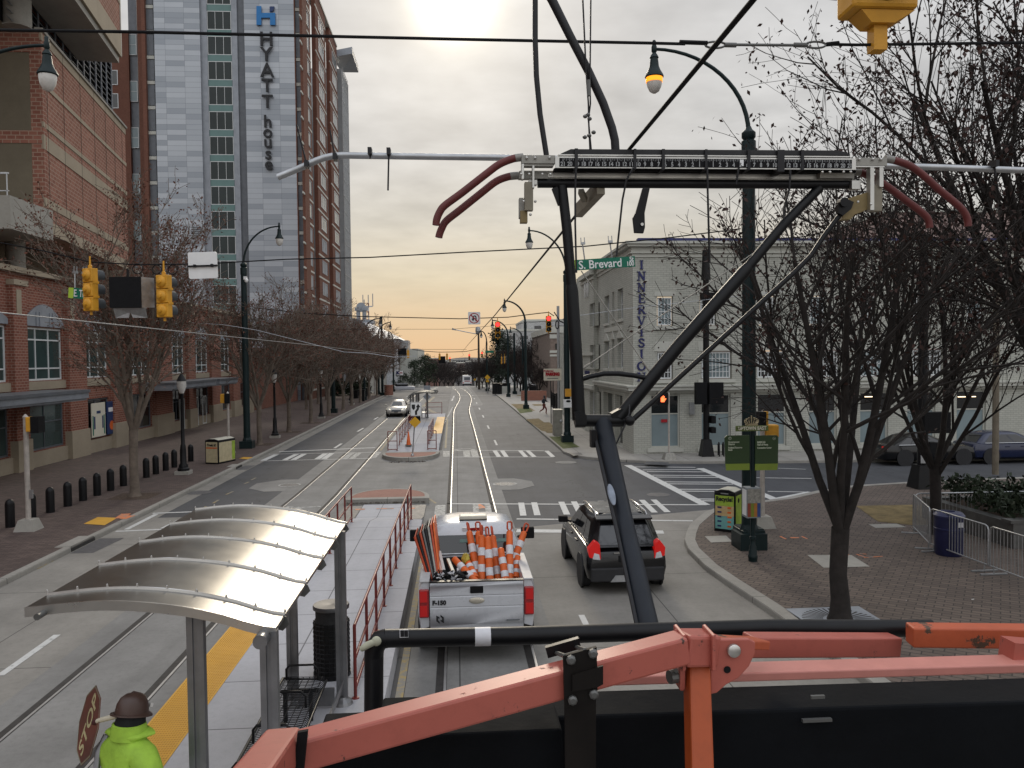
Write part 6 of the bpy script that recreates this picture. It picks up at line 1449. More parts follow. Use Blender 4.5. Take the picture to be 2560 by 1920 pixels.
# shelter map case, seat frame seen behind the diamond
k=MB();p,q=P(1021,1040,61.6),P(1051,1077,61.6);k.box(p.x,q.x,61.6,62.0,.32,p.z);t=Thing('litter_bin','dark litter bin behind the yellow diamond on the far platform','bin',((p.x+q.x)/2,61.8,.32));t.part('body',k,M['black_matt'],world=True);k=MB();k.box(p.x-.04,q.x+.04,61.55,62.05,p.z+.001,p.z+.08);t.part('lid',k,M['steel_dark'],world=True)
t=Thing('bench','small pale mesh bench on the far platform','bench',(-2.1,66.5,.32));k=MB();p,q=P(1053,1030,66),P(1060,1048,66)
for i in range(4): k.box(p.x,q.x+.15,66+.35*i,66.28+.35*i,.74,.77)
t.part('seat',k,M['galv'],world=True);k=MB()
for x_ in (p.x+.03,q.x+.1): k.tube([(x_,66.1,.32),(x_,66.1,1.1),(x_,67.2,1.1),(x_,67.2,.32)],.025,6)
t.part('leg',k,M['galv'],world=True)
# bench of welded black wire with loop armrests
def bench():
 x0,x1,ya,yb,z=-2.40,-1.82,8.2,10.95,.79;t=Thing('bench','black wire mesh bench with loop armrests under the near shelter','bench',((x0+x1)/2,9.5,.35))
 k=MB();n=58
 for i in range(n+1):
  y=ya+(yb-ya)*i/n;k.tube([(x0,y,z),(x0+.08,y,z+.015),(x1-.15,y,z),(x1-.04,y,z-.02),(x1,y,z-.07)],.0055,4)
 for x in [x0+.02+.085*i for i in range(7)]: k.tube([(x,ya,z+.008),(x,yb,z+.008)],.006,4)
 t.part('mesh_seat',k,M['black'],world=True)
 k=MB();k.tube([(x0,ya,z),(x0,yb,z),(x1,yb,z-.05),(x1,ya,z-.05)],.018,8,closed=True);t.part('seat_frame',k,M['black'],world=True,smooth=60)
 for y in (8.25,9.1,10.0,10.88):
  k=MB();k.tube([(x0+.06,y,z),(x0+.06,y,z+.15),(x0+.10,y,z+.20),(x1-.16,y,z+.20),(x1-.10,y,z+.14),(x1-.10,y,z)],.016,8);t.part('armrest',k,M['black'],world=True,smooth=60)
 for y in (8.5,10.6):
  k=MB();k.beam((x0+.1,y,z-.02),(x0+.1,y,.35),.05,.05);k.beam((x1-.15,y,z-.02),(x1-.15,y,.35),.05,.05);k.beam((x0+.05,y,z-.04),(x1-.05,y,z-.04),.04,.04);t.part('leg',k,M['black'],world=True)
 # low back of flat slats towards the viewer's left
 k=MB()
 for i in range(3): k.box(x0-.03,x0-.01,ya,yb,z+.06+.1*i,z+.13+.1*i) if False else None
 return t
bench()
t=Thing('litter_bin','round black cage litter bin with a flat lid behind the shelter post','bin',(-1.93,12.15,.35));k=MB();k.lathe([(.23,.05),(.245,.1),(.245,.80),(.25,.82),(.25,.84),(.235,.86),(.235,1.02)],24,caps=False);t.part('liner',k,M['rubber'],smooth=40)
k=MB()
for i in range(12): k.tube([(.268*math.cos(2*math.pi*j/24),.268*math.sin(2*math.pi*j/24),.06+.068*i) for j in range(24)],.008,5,closed=True)
for j in range(24):
 a=2*math.pi*j/24;k.tube([(.262*math.cos(a),.262*math.sin(a),.04),(.262*math.cos(a),.262*math.sin(a),.84)],.008,4)
t.part('cage',k,M['black']);k=MB();k.lathe([(.27,1.02),(.272,1.06),(.262,1.08),(.05,1.072),(.004,1.07)],28);t.part('lid',k,plain('bin_lid_metal',(.10,.10,.105),.35,.5),smooth=40);k=MB();k.lathe([(.28,0),(.28,.05),(.2,.06)],20);t.part('base',k,M['black'])
# traffic cone
def cone(label,loc,h=.92):
 t=Thing('traffic_cone',label,'cone',loc);k=MB();k.box(-.22,.22,-.22,.22,0,.035);t.part('base',k,M['rubber']);s=h/.92
 k=MB();k.lathe([(.17,.035),(.15,.06),(.035,.90*s),(.02,.92*s)],18);t.part('body',k,M['orange'],smooth=40)
 k=MB();k.lathe([(.098,.42*s),(.075,.59*s)],18,caps=False);k.lathe([(.067,.65*s),(.053,.75*s)],18,caps=False);t.part('reflective_band',k,plain('cone_band',(.55,.28,.2),.5),smooth=40);return t
g_=G(*c5(563,1195),.3);cone('orange traffic cone standing on the far platform ramp',(g_.x,g_.y,.30),.92);[setattr(o_,'scale',(.85,.85,.85)) for o_ in [bpy.data.objects['traffic_cone']]]
# bins
def big_bin(label,fl,fr,bk,ztop,mats,text,tm,extra=None):
 fl,fr,bk=Vector(fl),Vector(fr),Vector(bk);ax=(fr-fl).normalized();w=(fr-fl).length;dp=(bk-fr).length;ay=Vector((-ax.y,ax.x,0));t=Thing('solar_bin',label,'bin',((fl.x+fr.x)/2,(fl.y+fr.y)/2,.13),math.atan2(ax.y,ax.x))
 h=ztop-.13;k=MB();k.box(-w/2,w/2,0,dp,0,h*.93);k.prism([(-w/2,0,h*.93),(w/2,0,h*.93),(w/2,0,h*.95),(w*.2,0,h),(-w*.2,0,h),(-w/2,0,h*.95)],(0,dp,0));t.part('body',k,M['black'],bevel=.015)
 for (x0,x1,z0,z1,m) in mats: k=MB();k.box(x0*w/2,x1*w/2,-.012,-.003,z0*h,z1*h);t.part('front_panel',k,m)
 k=MB();k.box(w/2+.003,w/2+.012,.05,dp-.05,h*.07,h*.86);t.part('side_panel',k,mats[0][4])
 for s_,z,sz,mm in text: t.text(s_,sz,(0,-.02,z*h),(1,0,0),(0,0,1),mm,sx=.85,bold=.006)
 k=MB();k.prism([(-w/2+.02,.02,h*.955),(w/2-.02,.02,h*.955),(w*.19,.02,h+.01),(-w*.19,.02,h+.01)],(0,dp-.04,0));t.part('top',k,tm)
 if extra: extra(t,w,dp,h)
 return t
M['bin_lime']=plain('bin_lime_print',(.30,.42,.05),.5,0,.25,3);M['bin_teal']=plain('bin_teal_print',(.16,.38,.36),.5,0,.2,3);M['bin_peach']=plain('bin_peach_print',(.50,.36,.18),.5,0,.25,5);M['bin_cream']=plain('bin_cream_print',(.50,.43,.27),.5,0,.15,6);M['bin_top']=plain('bin_pale_top',(.50,.48,.40),.45,0,.1,4)
gl,gr_,gb=G(1785.5,1327,.13),G(1838,1333,.13),G(1852,1318,.13)
zt=P(1810,1222,gl.y).z
def xr(t,w,dp,h):
 rr=random.Random(3)
 for sx,m in ((-.5,M['bin_teal']),(.45,M['letter_red'])):
  k=MB()
  for i in range(5): k.box(sx*w/2-.05,sx*w/2+.05+.03*rr.random(),-.018,-.012,h*(.12+.11*i),h*(.16+.11*i))
  t.part('printed_icon',k,M['navy'] if sx<0 else M['orange'])
 k=MB();k.lathe([(.07,0),(.07,.004)],14,(w/2+.013,dp*.4,h*.74),(1,0,0));t.part('side_hole',k,M['black_matt']);k=MB();k.box(-w*.18,w*.18,-.012,.0,h*.90,h*.925);t.part('handle',k,M['galv'])
big_bin('tall black framed recycling bin with lime and teal print on the plaza corner',(gl.x,gl.y,0),(gr_.x,gr_.y,0),(gr_.x+.16,gr_.y+.62,0),zt,[(-.88,.88,.62,.86,M['bin_lime']),(-.88,.88,.38,.617,M['bin_peach']),(-.88,.88,.07,.377,M['bin_teal'])],[('Recycle!',.78,.17,M['letter_black'])],M['bin_top'],xr)
gl,gr_=G(*cr1(1775,690),.13),G(*cr1(1890,693),.13);zt=P(*cr1(1835,475),gl.y).z
def xl(t,w,dp,h):
 k=MB();k.box(-w*.40,w*.40,-.018,-.012,h*.62,h*.67);t.part('orange_stripe',k,M['orange']);k=MB();k.box(w/2+.013,w/2+.02,dp*.78,dp-.06,h*.1,h*.85);t.part('side_lime_panel',k,M['bin_lime'])
big_bin('tall black framed litter bin with cream print on the left pavement',(gl.x,gl.y,0),(gr_.x,gr_.y,0),(gr_.x,gr_.y+1.4,0),zt,[(-.86,.86,.06,.88,M['bin_cream'])],[('Trash it!',.76,.17,M['letter_black'])],M['bin_top'],xl)
# round brick bin and small things far left
g_=G(972,988,.13);k=MB();k.lathe([(.65,0),(.65,1.35),(.7,1.36),(.7,1.5)],20,(g_.x,g_.y,zp(g_.y)+.13));single('brick_bin',k,M['brick_red'],'round brown brick bin by the plain tram pole on the left','bin',(g_.x,g_.y,zp(g_.y)+.13),smooth=40)
for i,(u,v,h_) in enumerate(((905,1003,1.3),(912,993,1.2),(920,989,1.1),(889,996,1.0))):
 g_=G(u,v,.13);k=MB();k.box(-.35,.35,-.3,.3,0,h_);k.box(-.4,.4,-.35,.35,h_,h_+.12);single('news_box',k,M['black'],'dark street box far left under the bare trees, %s of four' % ORD[i],'box',(g_.x,g_.y,zp(g_.y)+.13),'dark street boxes far left',world=False)
g_=G(937,985,.13);k=MB();k.lathe([(.2,0),(.15,.4),(.08,.5),(.08,4.2)],8,(0,0,0));single('pale_post',k,M['pole_white'],'pale thin signal post far left before the dark hedge','pole',(g_.x,g_.y,zp(g_.y)+.1),smooth=40,world=False)
# green wayfinding sign with a crown
def wayfinding():
 y=18.85;b=P(1882,1400,y);t=Thing('wayfinding_sign','green wayfinding sign with a gold crown reading UPTOWN EAST','sign',(b.x,y,.13));L=lambda u,v,dy=0: P(u,v,y+dy)
 zt=L(1882,1070).z;k=MB();k.lathe([(.105,0),(.105,.06),(.115,.08),(.115,.14),(.10,.16),(.10,.26),(.085,.28),(.085,.36),(.06,.4),(.055,.52),(.075,.54),(.075,.6),(.055,.62),(.052,zt-.13)],14,(b.x,y,.13));t.part('post',k,M['green_pole'],world=True,smooth=40)
 g1=plain('wayfinding_green',(.028,.055,.018),.5,0,.06,2);g2=plain('wayfinding_lime',(.20,.27,.035),.5,0,.06,2);g3=plain('wayfinding_olive',(.12,.16,.045),.5,0,.06,2);lt=plain('sign_pale_letter',(.46,.50,.38),.5)
 for u0,u1,bl in ((1814,1874,0),(1888,1945,1)):
  p,q,r_=L(u0,1089,-.06),L(u1,1158.5,-.06),L(u1,1175,-.06);c=.05
  k=MB()
  if bl==0: k.prism([(p.x,y-.06,q.z),(q.x,y-.06,q.z),(q.x,y-.06,p.z),(p.x+c,y-.06,p.z),(p.x+.015,y-.06,p.z-.015),(p.x-.02,y-.06,p.z-c)],(0,.04,0))
  else: k.prism([(p.x,y-.06,q.z),(q.x,y-.06,q.z),(q.x+.01,y-.06,p.z-c),(q.x-.01,y-.06,p.z-.015),(q.x-c,y-.06,p.z),(p.x,y-.06,p.z)],(0,.04,0))
  bd=t.part('board',k,g1,world=True)
  k=MB();k.prism([(p.x+(.02 if bl==0 else 0),y-.06,r_.z),(q.x-(.02 if bl else 0),y-.06,r_.z),(q.x,y-.06,q.z-.002),(p.x,y-.06,q.z-.002)],(0,.04,0));t.part('lower_band',k,g2,parent=bd,world=True)
 k=MB();p,q=L(1840,1065,-.07),L(1921,1077,-.07);k.box(p.x,q.x,y-.07,y-.03,q.z,p.z);t.part('name_plate',k,g3,world=True)
 t.text('UPTOWN EAST',.115,((p.x+q.x)/2,y-.078,(p.z+q.z)/2),(1,0,0),(0,0,1),M['cream'],sx=.86,bold=.004,world=True)
 for s_,u,v in (('Government',1820.5,1105.5),('District',1820.5,1111),('Federal Reserve',1820.5,1119.5),('Bank',1820.5,1125),('NASCAR',1893,1106),('Hall of Fame',1893,1112),('Convention Center',1893,1120)):
  p=L(u,v,-.066);t.text(s_,.062,(p.x,y-.066,p.z),(1,0,0),(0,0,1),lt,sx=.85 if len(s_)<16 else .72,bold=.002,align='LEFT',world=True)
 for u,v,up in ((1825,1096,1),(1935.5,1096,0)):
  p=L(u,v,-.066);k=MB();k.tube([(p.x+.035*math.cos(a),y-.066,p.z+.035*math.sin(a)) for a in [2*math.pi*i/14 for i in range(14)]],.004,4,closed=True)
  if up: k.beam((p.x,y-.066,p.z-.02),(p.x,y-.066,p.z+.02),.004,.008,up=(1,0,0));k.prism([(p.x-.015,y-.066,p.z+.005),(p.x+.015,y-.066,p.z+.005),(p.x,y-.066,p.z+.024)],(0,.003,0))
  else: k.beam((p.x-.02,y-.066,p.z),(p.x+.02,y-.066,p.z),.004,.008);k.prism([(p.x+.005,y-.066,p.z-.015),(p.x+.024,y-.066,p.z),(p.x+.005,y-.066,p.z+.015)],(0,.003,0))
  t.part('arrow',k,lt,world=True)
 # crown
 gold=plain('crown_gold',(.36,.30,.18),.45,.3,.1,5);k=MB();c0=L(1879,1064,-.05);s=(L(1897,1064).x-L(1861,1064).x)/2
 k.box(c0.x-s*.85,c0.x+s*.85,y-.07,y-.02,c0.z,c0.z+.04)
 for i in range(-3,4):
  a=i*.42;p0=Vector((c0.x+i*s*.19,y-.045,c0.z+.02));p1=Vector((c0.x+math.sin(a)*s*.95,y-.045,c0.z+.06+.125*math.cos(a*.85)));p2=Vector((c0.x+math.sin(a)*s*.70,y-.045,c0.z+.17*math.cos(a*.8)+.03))
  k.tube([p0,p1.lerp(p0,.3)+Vector((math.sin(a)*.03,0,0)),p1,p2],[.013,.016,.016,.012],6);k.ball(p1,.022,.015,.022,8,6)
 k.ball((c0.x,y-.045,c0.z+.225),.02,.015,.02,8,6);t.part('crown',k,gold,world=True,smooth=50)
 # transit map case on the post
 p,q=L(1866,1220,-.16),L(1901,1294,-.16);k=MB();k.box(p.x,q.x,y-.2,y+.14,q.z,p.z);cs=t.part('map_case',k,plain('case_grey',(.20,.22,.23),.5),world=True)
 k=MB();k.box(p.x+.015,q.x-.015,y-.208,y-.202,(p.z+q.z)/2+.005,p.z-.02);t.part('map_panel',k,plain('map_print',(.26,.25,.22),.6,0,.35,18),parent=cs,world=True)
 for i,(cc) in enumerate(((.24,.05,.03),(.16,.19,.02),(.36,.15,.03),(.03,.06,.20))):
  k=MB();w_=(q.x-p.x-.03)/4;k.box(p.x+.015+w_*i,p.x+.015+w_*(i+1)-.004,y-.208,y-.202,q.z+.03,(p.z+q.z)/2-.003);t.part('colour_panel',k,plain('case_colour_%d' % i,cc,.5),parent=cs,world=True)
 k=MB();k.box(p.x-.006,p.x-.001,y-.17,y+.1,q.z+.05,p.z-.05);t.part('side_panel',k,M['paintwhite'],parent=cs,world=True)
wayfinding()
# crowd barriers
def barrier(label,a,b,h=1.08,dense=.105):
 a,b=Vector((a[0],a[1],0)),Vector((b[0],b[1],0));L_=(b-a).length;t=Thing('crowd_barrier',label,'barrier',(a.x,a.y,.13),math.atan2((b-a).y,(b-a).x),'steel crowd barriers on the plaza')
 k=MB();k.tube([(.0,0,.16),(.0,0,h-.10),(.03,0,h-.03),(.10,0,h),(L_-.10,0,h),(L_-.03,0,h-.03),(L_,0,h-.10),(L_,0,.16)],.019,8);k.tube([(0,0,.18),(L_,0,.18)],.017,8);t.part('frame',k,M['galv'],smooth=60)
 k=MB();n=int(L_/dense)
 for i in range(1,n): k.tube([(L_*i/n,0,.18),(L_*i/n,0,h-.01)],.0075,5)
 t.part('bars',k,M['galv'])
 for x in (.12,L_-.12): k=MB();k.beam((x,-.32,.02),(x,.32,.02),.05,.03);k.tube([(x,0,.03),(x,0,.2)],.016,6);t.part('foot',k,M['galv'])
 return t
A_,B_,C_=G(2283,1332,.13),G(2324,1376,.13),G(2470,1432,.13);E2=C_+(C_-B_)
barrier('steel crowd barrier seen almost end on, left of the run',A_,B_);barrier('steel crowd barrier in the middle of the run, blue bin behind it',B_+(C_-B_)*.02,C_);barrier('nearest steel crowd barrier cut by the right edge',C_+(C_-B_)*.03,E2)
F2=Vector((A_.x+4.6,A_.y-.2,0));barrier('back steel crowd barrier parallel to the side street',A_+Vector((.12,.1,0)),(A_.x+2.5,A_.y+.05));barrier('second back crowd barrier partly hidden by shrubs',(A_.x+2.6,A_.y+.05),(A_.x+5.0,A_.y+.0))
g_=G(2372,1386,.13);t=Thing('litter_bin','dark blue round bin behind the middle crowd barrier','bin',(g_.x,g_.y,.13));k=MB();k.lathe([(.30,0),(.32,.05),(.33,.62),(.345,.63),(.345,.67),(.33,.68),(.33,.95)],24);t.part('body',k,plain('blue_bin',(.012,.014,.055),.5),smooth=40);k=MB();k.lathe([(.35,.95),(.36,.99),(.30,1.06),(.14,1.08),(.13,1.02)],24);t.part('lid',k,plain('blue_bin_lid',(.035,.04,.10),.4),smooth=40);k=MB();k.box(.02,.15,-.348,-.335,.74,.86);t.part('label_plate',k,M['reflect'])
# tree grate, utility cabinet, bike racks, litter scraps
t=Thing('tree_grate','square steel tree grate round the forked plaza tree','grate',(7.14,14.42,.13));k=MB();k.box(-.75,.75,-.75,.75,.0,.010);t.part('plate',k,M['panel_grey']);k=MB()
for i in range(40):
 a=2*math.pi*i/40;k.add([(.3*math.cos(a),.3*math.sin(a),.0125),(.68*math.cos(a),.68*math.sin(a),.0125),(.68*math.cos(a+.06),.68*math.sin(a+.06),.0125),(.3*math.cos(a+.08),.3*math.sin(a+.08),.0125)],[(0,1,2,3)])
t.part('slots',k,M['groove'])
p=G(*cr3(365,450),.13);q=G(*cr3(455,462),.13);zt=P(*cr3(410,228),p.y).z;t=Thing('utility_cabinet','grey beige utility cabinet beside the green lamp post','cabinet',((p.x+q.x)/2,p.y,.13));k=MB();k.box(p.x,q.x,p.y,p.y+.9,.13,zt);t.part('body',k,plain('cabinet_beige',(.27,.26,.22),.6),world=True);k=MB();k.box(p.x-.03,q.x+.03,p.y-.03,p.y+.93,zt+.001,zt+.05);t.part('lid',k,M['bin_top'],world=True);k=MB();c=P(*cr3(425,320),p.y);k.lathe([(.1,-.0),(.1,.05),(.04,.07)],12,(c.x,p.y-.002,c.z),(0,-1,0));t.part('meter',k,M['galv'],world=True)
for i,u in enumerate((1802,1813)):
 yb=38.9;c=P(u,1145,yb);k=MB();zt=P(u,1108,yb).z;k.tube([(c.x-.07,yb,.13),(c.x-.07,yb,zt-.1),(c.x,yb+.3,zt),(c.x+.07,yb+.6,zt-.1),(c.x+.07,yb+.6,.13)],.035,8);single('bike_rack',k,M['black'],('left' if i==0 else 'right')+' black hoop bike rack before the corner building','bike rack',c,'black hoop bike racks',60)
pf_=Thing('base_cabinet','dark green box plinth round the foot of the plaza lamp post','plinth',(7.6,20.3,.13));k=MB();a_,b_=G(*cr3(1908,1375),.13),G(*cr3(2182,1420),.13);k.box(a_.x,b_.x,20.0,20.75,.13,P(1832,1328,20).z);pf_.part('box',k,M['green_pole'],world=True,bevel=.02);k=MB();k.box(a_.x+.03,b_.x-.03,20.03,20.72,P(1832,1328,20).z+.001,P(1832,1328,20).z+.03);pf_.part('lid',k,M['green_pole'],world=True)
k=MB();rr=random.Random(4)
for u,v,s in ((2430,1501,.06),(2312,1492,.02),(2265,1503,.02),(2355,1660,.1)): p=G(u,v,.13);k.add([(p.x,p.y,.145),(p.x+s,p.y+.01,.15),(p.x+s,p.y+s*.6,.15),(p.x,p.y+s*.5,.146)],[(0,1,2,3)])
single('paper_scraps',k,M['paintwhite'],'scraps of white paper on the plaza paving','litter')['kind']='stuff'
for i,(u,v,w,h_) in enumerate(((1241,985,1.2,1.5),(1249,985,.7,1.3),(1262,982,1.7,1.4))):
 g_=G(u,v,.13);k=MB();k.box(-w/2,w/2,-.3,.3,0,h_);k.box(-w/2-.06,w/2+.06,-.36,.36,h_,h_+.1);single('news_box',k,M['black'],'black street box by the white wall on the right, %s from the left' % ORD[i],'box',(g_.x,g_.y,zp(g_.y)+.13),'black street boxes on the right',world=False)
a_,b_=P(1234,966,122),P(1270,966,122);k=MB();k.box(a_.x,b_.x,122,122.3,zp(122),a_.z);single('low_wall',k,M['trim'],'low white wall behind the black boxes on the right','wall',(a_.x,122,zp(122)))
g_=G(1235.5,978,.13);t=Thing('fire_hydrant','tiny yellowish fire hydrant far right by the white wall','hydrant',(g_.x,g_.y,zp(g_.y)+.13));k=MB();k.lathe([(.2,0),(.16,.1),(.14,.6),(.18,.65),(.15,.8),(.05,.92)],10);k.tube([(-.25,0,.5),(.25,0,.5)],.08,8);t.part('body',k,M['brass'],smooth=50)
def picket(label,a,b,h,posts=True):
 a,b=Vector(a),Vector(b);t=Thing('iron_fence',label,'fence',a);k=MB();n=int((b-a).length/.16)
 for i in range(n+1): p=a.lerp(b,i/n);k.tube([(p.x,p.y,p.z),(p.x,p.y,p.z+h)],.018,4)
 k.beam(a+Vector((0,0,.15)),b+Vector((0,0,.15)),.03,.04);k.beam(a+Vector((0,0,h-.15)),b+Vector((0,0,h-.15)),.03,.04);t.part('bars',k,M['black'],world=True)
 k=MB()
 for p in (a,b): k.box(p.x-.08,p.x+.08,p.y-.08,p.y+.08,p.z,p.z+h+.15)
 t.part('posts',k,M['black'],world=True)
p=G(1366,1010,.13);q=G(1384,1025,.13);picket('black iron fence right of the walking man',(p.x,q.y+6,.13),(q.x+.3,q.y,.13),1.5)
p=G(1336,1000,.13);picket('black iron gate post fence left of the walking man',(p.x,p.y+6,.1),(p.x+.35,p.y,.13),1.7)
p=P(1353,985,96);k=MB();k.box(p.x,p.x+.65,96,96.5,-.05,1.2);single('brick_pier',k,M['brick_red'],'short brown brick pier behind the walking man','pier',(p.x,96,0))
p=P(1303,970,95);k=MB();k.box(p.x,p.x+2.6,95,95.3,0,1.3);single('low_wall',k,M['brick_red'],'low brown brick wall by the grass strip on the right','wall',(p.x,95,0))

# ================================================================== vehicles
M['car_black']=plain('car_black',(.004,.004,.005),.2,0,.1,2,0,40,.4);M['car_white']=plain('pickup_silver_white',(.50,.51,.535),.28,0,.04,2,0,40,.6);M['car_beige']=plain('car_champagne',(.50,.47,.42),.25,.3,.05,2,0,40,.6);M['car_blue']=plain('car_blue',(.007,.012,.045),.2,0,.1,2,0,40,.6);M['chrome']=plain('chrome',(.62,.62,.62),.15,1.0,.05,5);M['rim']=plain('alloy_rim',(.40,.41,.42),.3,.8,.1,6);M['car_glass']=glass('car_glass',(.010,.011,.013),.05,.9);M['plastic']=plain('dark_plastic',(.020,.020,.022),.6,0,.2,8)
for m_ in ('car_black','car_white','car_beige','car_blue'):
 M[m_].node_tree.nodes['Principled BSDF'].inputs['Coat Weight'].default_value=.3;M[m_].node_tree.nodes['Principled BSDF'].inputs['Coat Roughness'].default_value=.06
def wheel(t,x,y,r=.34,w=.22,side=1,spokes=5):
 k=MB();k.lathe([(r*.62,-w/2),(r*.9,-w/2),(r,-w/2+.03),(r,w/2-.03),(r*.9,w/2),(r*.62,w/2)],26,(x,y,r),(1,0,0),caps=False);o=t.part('wheel',k,M['rubber'],smooth=40)
 xs=x+side*(w/2-.02);k=MB();k.lathe([(r*.64,0),(r*.60,side*.012),(r*.57,-side*.02),(r*.14,-side*.01)],24,(xs,y,r),(1,0,0),caps=False)
 for i in range(spokes):
  a=2*math.pi*i/spokes+.3;k.beam((xs+side*.004,y+.06*math.cos(a),r+.06*math.sin(a)),(xs+side*.004,y+r*.6*math.cos(a),r+r*.6*math.sin(a)),.06,.02,up=(1,0,0))
 k.lathe([(.06,side*.0),(.05,side*.014)],12,(xs,y,r),(1,0,0));t.part('rim',k,M['rim'],parent=o)
 k=MB();k.lathe([(r*.56,0),(.01,0)],20,(xs-side*.06,y,r),(1,0,0),caps=False);t.part('brake',k,M['black_matt'],parent=o)
def car(label,loc,rz,L,Wd,H,body,wb,belt,hood,trunk,gh,rear_over,cat='car',name='parked_car',group=None):
 """x across, y along (0 = tail, L = nose). gh: list of (z, y0, y1, halfwidth)"""
 t=Thing(name,label,cat,loc,rz,group);hw=Wd/2;rings=[]
 prof=lambda s,zb,zt,cr: [(0,zb),(hw*.80*s,zb),(hw*.95*s,zb+.10),(hw*s,zb+(zt-zb)*.45),(hw*.985*s,zb+(zt-zb)*.72),(hw*.93*s,zt-.03),(hw*.80*s,zt),(0,zt+cr)]
 st=[(0,.90,.34,trunk-.14,.0),(.05,.95,.28,trunk-.05,.01),(.18,.98,.24,trunk,.015),(rear_over*.9,1,.22,belt-.0,.02),(L*.5,1,.22,belt,.02),(L*.70,1,.22,belt-.01,.03),(L*.86,.98,.23,hood,.05),(L*.955,.93,.25,hood-.09,.05),(L*.99,.86,.30,hood-.2,.03),(L,.80,.36,hood-.3,.0)]
 for y,s,zb,zt,cr in st:
  p=prof(s,zb,zt,cr);rings.append([(x,y,z) for x,z in p]+[(-x,y,z) for x,z in p[-2:0:-1]])
 k=MB();k.loft(rings);t.part('body',k,body,smooth=38)
 rg=[]
 for z,y0,y1,x in gh:
  c=.16;rg.append([(-x+c,y0,z),(x-c,y0,z),(x,y0+c*1.2,z),(x,y1-c*2,z),(x-c*1.6,y1,z),(-x+c*1.6,y1,z),(-x,y1-c*2,z),(-x,y0+c*1.2,z)])
 k=MB();k.loft(rg);t.part('cabin',k,body,smooth=38)
 for y in (rear_over,rear_over+wb):
  for s in (-1,1):
   k=MB();k.lathe([(.40,-.02),(.40,.016)],22,(s*(hw-.002),y,.36),(s,0,0));t.part('wheel_arch',k,M['plastic']);wheel(t,s*(hw-.10),y,.33,.215,s)
 (za,ya0,ya1,xa),(zb,yb0,yb1,xb)=gh[0],gh[1]
 def gp(f,e): return (za+(zb-za)*f,ya0+(yb0-ya0)*f,ya1+(yb1-ya1)*f,xa+(xb-xa)*f+e)
 lo,hi=gp(.10,.008),gp(.93,.008)
 k=MB();k.poly([(-(lo[3]-.19),lo[1]-.010,lo[0]),(lo[3]-.19,lo[1]-.010,lo[0]),(hi[3]-.18,hi[1]-.010,hi[0]),(-(hi[3]-.18),hi[1]-.010,hi[0])]);t.part('rear_window',k,M['car_glass'])
 k=MB();k.poly([(-(lo[3]-.29),lo[2]+.010,lo[0]),(lo[3]-.29,lo[2]+.010,lo[0]),(hi[3]-.28,hi[2]+.010,hi[0]),(-(hi[3]-.28),hi[2]+.010,hi[0])]);t.part('windscreen',k,M['car_glass'])
 for s in (-1,1):
  a0,a1=lo[1]+.30,lo[2]-.42;b0,b1=hi[1]+.26,hi[2]-.38
  for f0,f1 in ((0,.24),(.26,.60),(.62,1.0)):
   k=MB();k.poly([(s*lo[3],a0+(a1-a0)*f0,lo[0]),(s*lo[3],a0+(a1-a0)*f1,lo[0]),(s*hi[3],b0+(b1-b0)*f1,hi[0]),(s*hi[3],b0+(b1-b0)*f0,hi[0])]);t.part('side_window',k,M['car_glass'])
  k=MB();k.tube([(s*(lo[3]+.004),a0,lo[0]-.02),(s*(lo[3]+.004),a1,lo[0]-.02)],.014,6);t.part('window_trim',k,M['chrome'])
  k=MB();y=a1-.05;k.obox((s*(hw+.10),y,lo[0]+.06),(.11,.02*s,0),(0,.07,0),(0,0,.075));k.beam((s*(hw-.12),y,lo[0]-.02),(s*(hw+.03),y,lo[0]+.03),.05,.05);t.part('wing_mirror',k,M['black_matt'] if body is M['car_black'] else body,bevel=.02)
  k=MB();
  for f in (.45,.78): k.box(s*hw*.985-.01,s*hw*.985+.025,a0+(a1-a0)*f-.1,a0+(a1-a0)*f+.1,belt-.16,belt-.13)
  t.part('door_handle',k,body)
 return t
# black compact SUV, brake lights on
gx=(G(1456,1464).x+G(1645,1467).x)/2+.03
suv=car('black compact SUV with red tail lights and silver roof rails, seen from behind',(gx,16.85,0),math.radians(0.5),4.28,1.80,1.66,M['car_black'],2.56,1.04,.98,.98,[(1.02,.08,3.30,.80),(1.50,.42,2.60,.665),(1.61,.50,2.35,.60),(1.655,.62,2.15,.48)],.82,'car','compact_suv')
k=MB();k.poly([(-.50,.68,1.659),(.50,.68,1.659),(.50,2.05,1.668),(-.50,2.05,1.668)]);suv.part('roof_sheen_sheet',k,plain('roof_sheen',(.20,.20,.20),.22,.3))  # pale sheet laid over the black roof to paint in its sheen
for s in (-1,1):
 k=MB();k.tube([(s*.575,.62,1.60),(s*.565,.72,1.675),(s*.56,1.9,1.695),(s*.56,2.2,1.66),(s*.565,2.3,1.61)],.02,8);suv.part('roof_rail',k,M['chrome'],smooth=50)
 k=MB();k.prism([(s*.58,-.0,.78),(s*.82,.03,.82),(s*.845,.06,1.0),(s*.70,.02,1.18),(s*.60,.0,1.12)],(0,.22,0));k.v=[(x,y-.02,z) for x,y,z in k.v];tl_=suv.part('tail_light',k,M['tail_light'],bevel=.02)
 k=MB();k.prism([(s*.60,-.03,.78),(s*.76,-.01,.80),(s*.72,-.01,.93),(s*.62,-.03,.90)],(0,.01,0));suv.part('reverse_lens',k,M['reflect'],parent=tl_)
 k=MB();k.box(s*.68-.10,s*.68+.10,-.022,.02,.40,.48);suv.part('rear_reflector',k,M['tail_dim'])
k=MB();k.box(-.80,.80,-.03,.08,.30,.60);suv.part('rear_bumper',k,M['plastic'],bevel=.03)
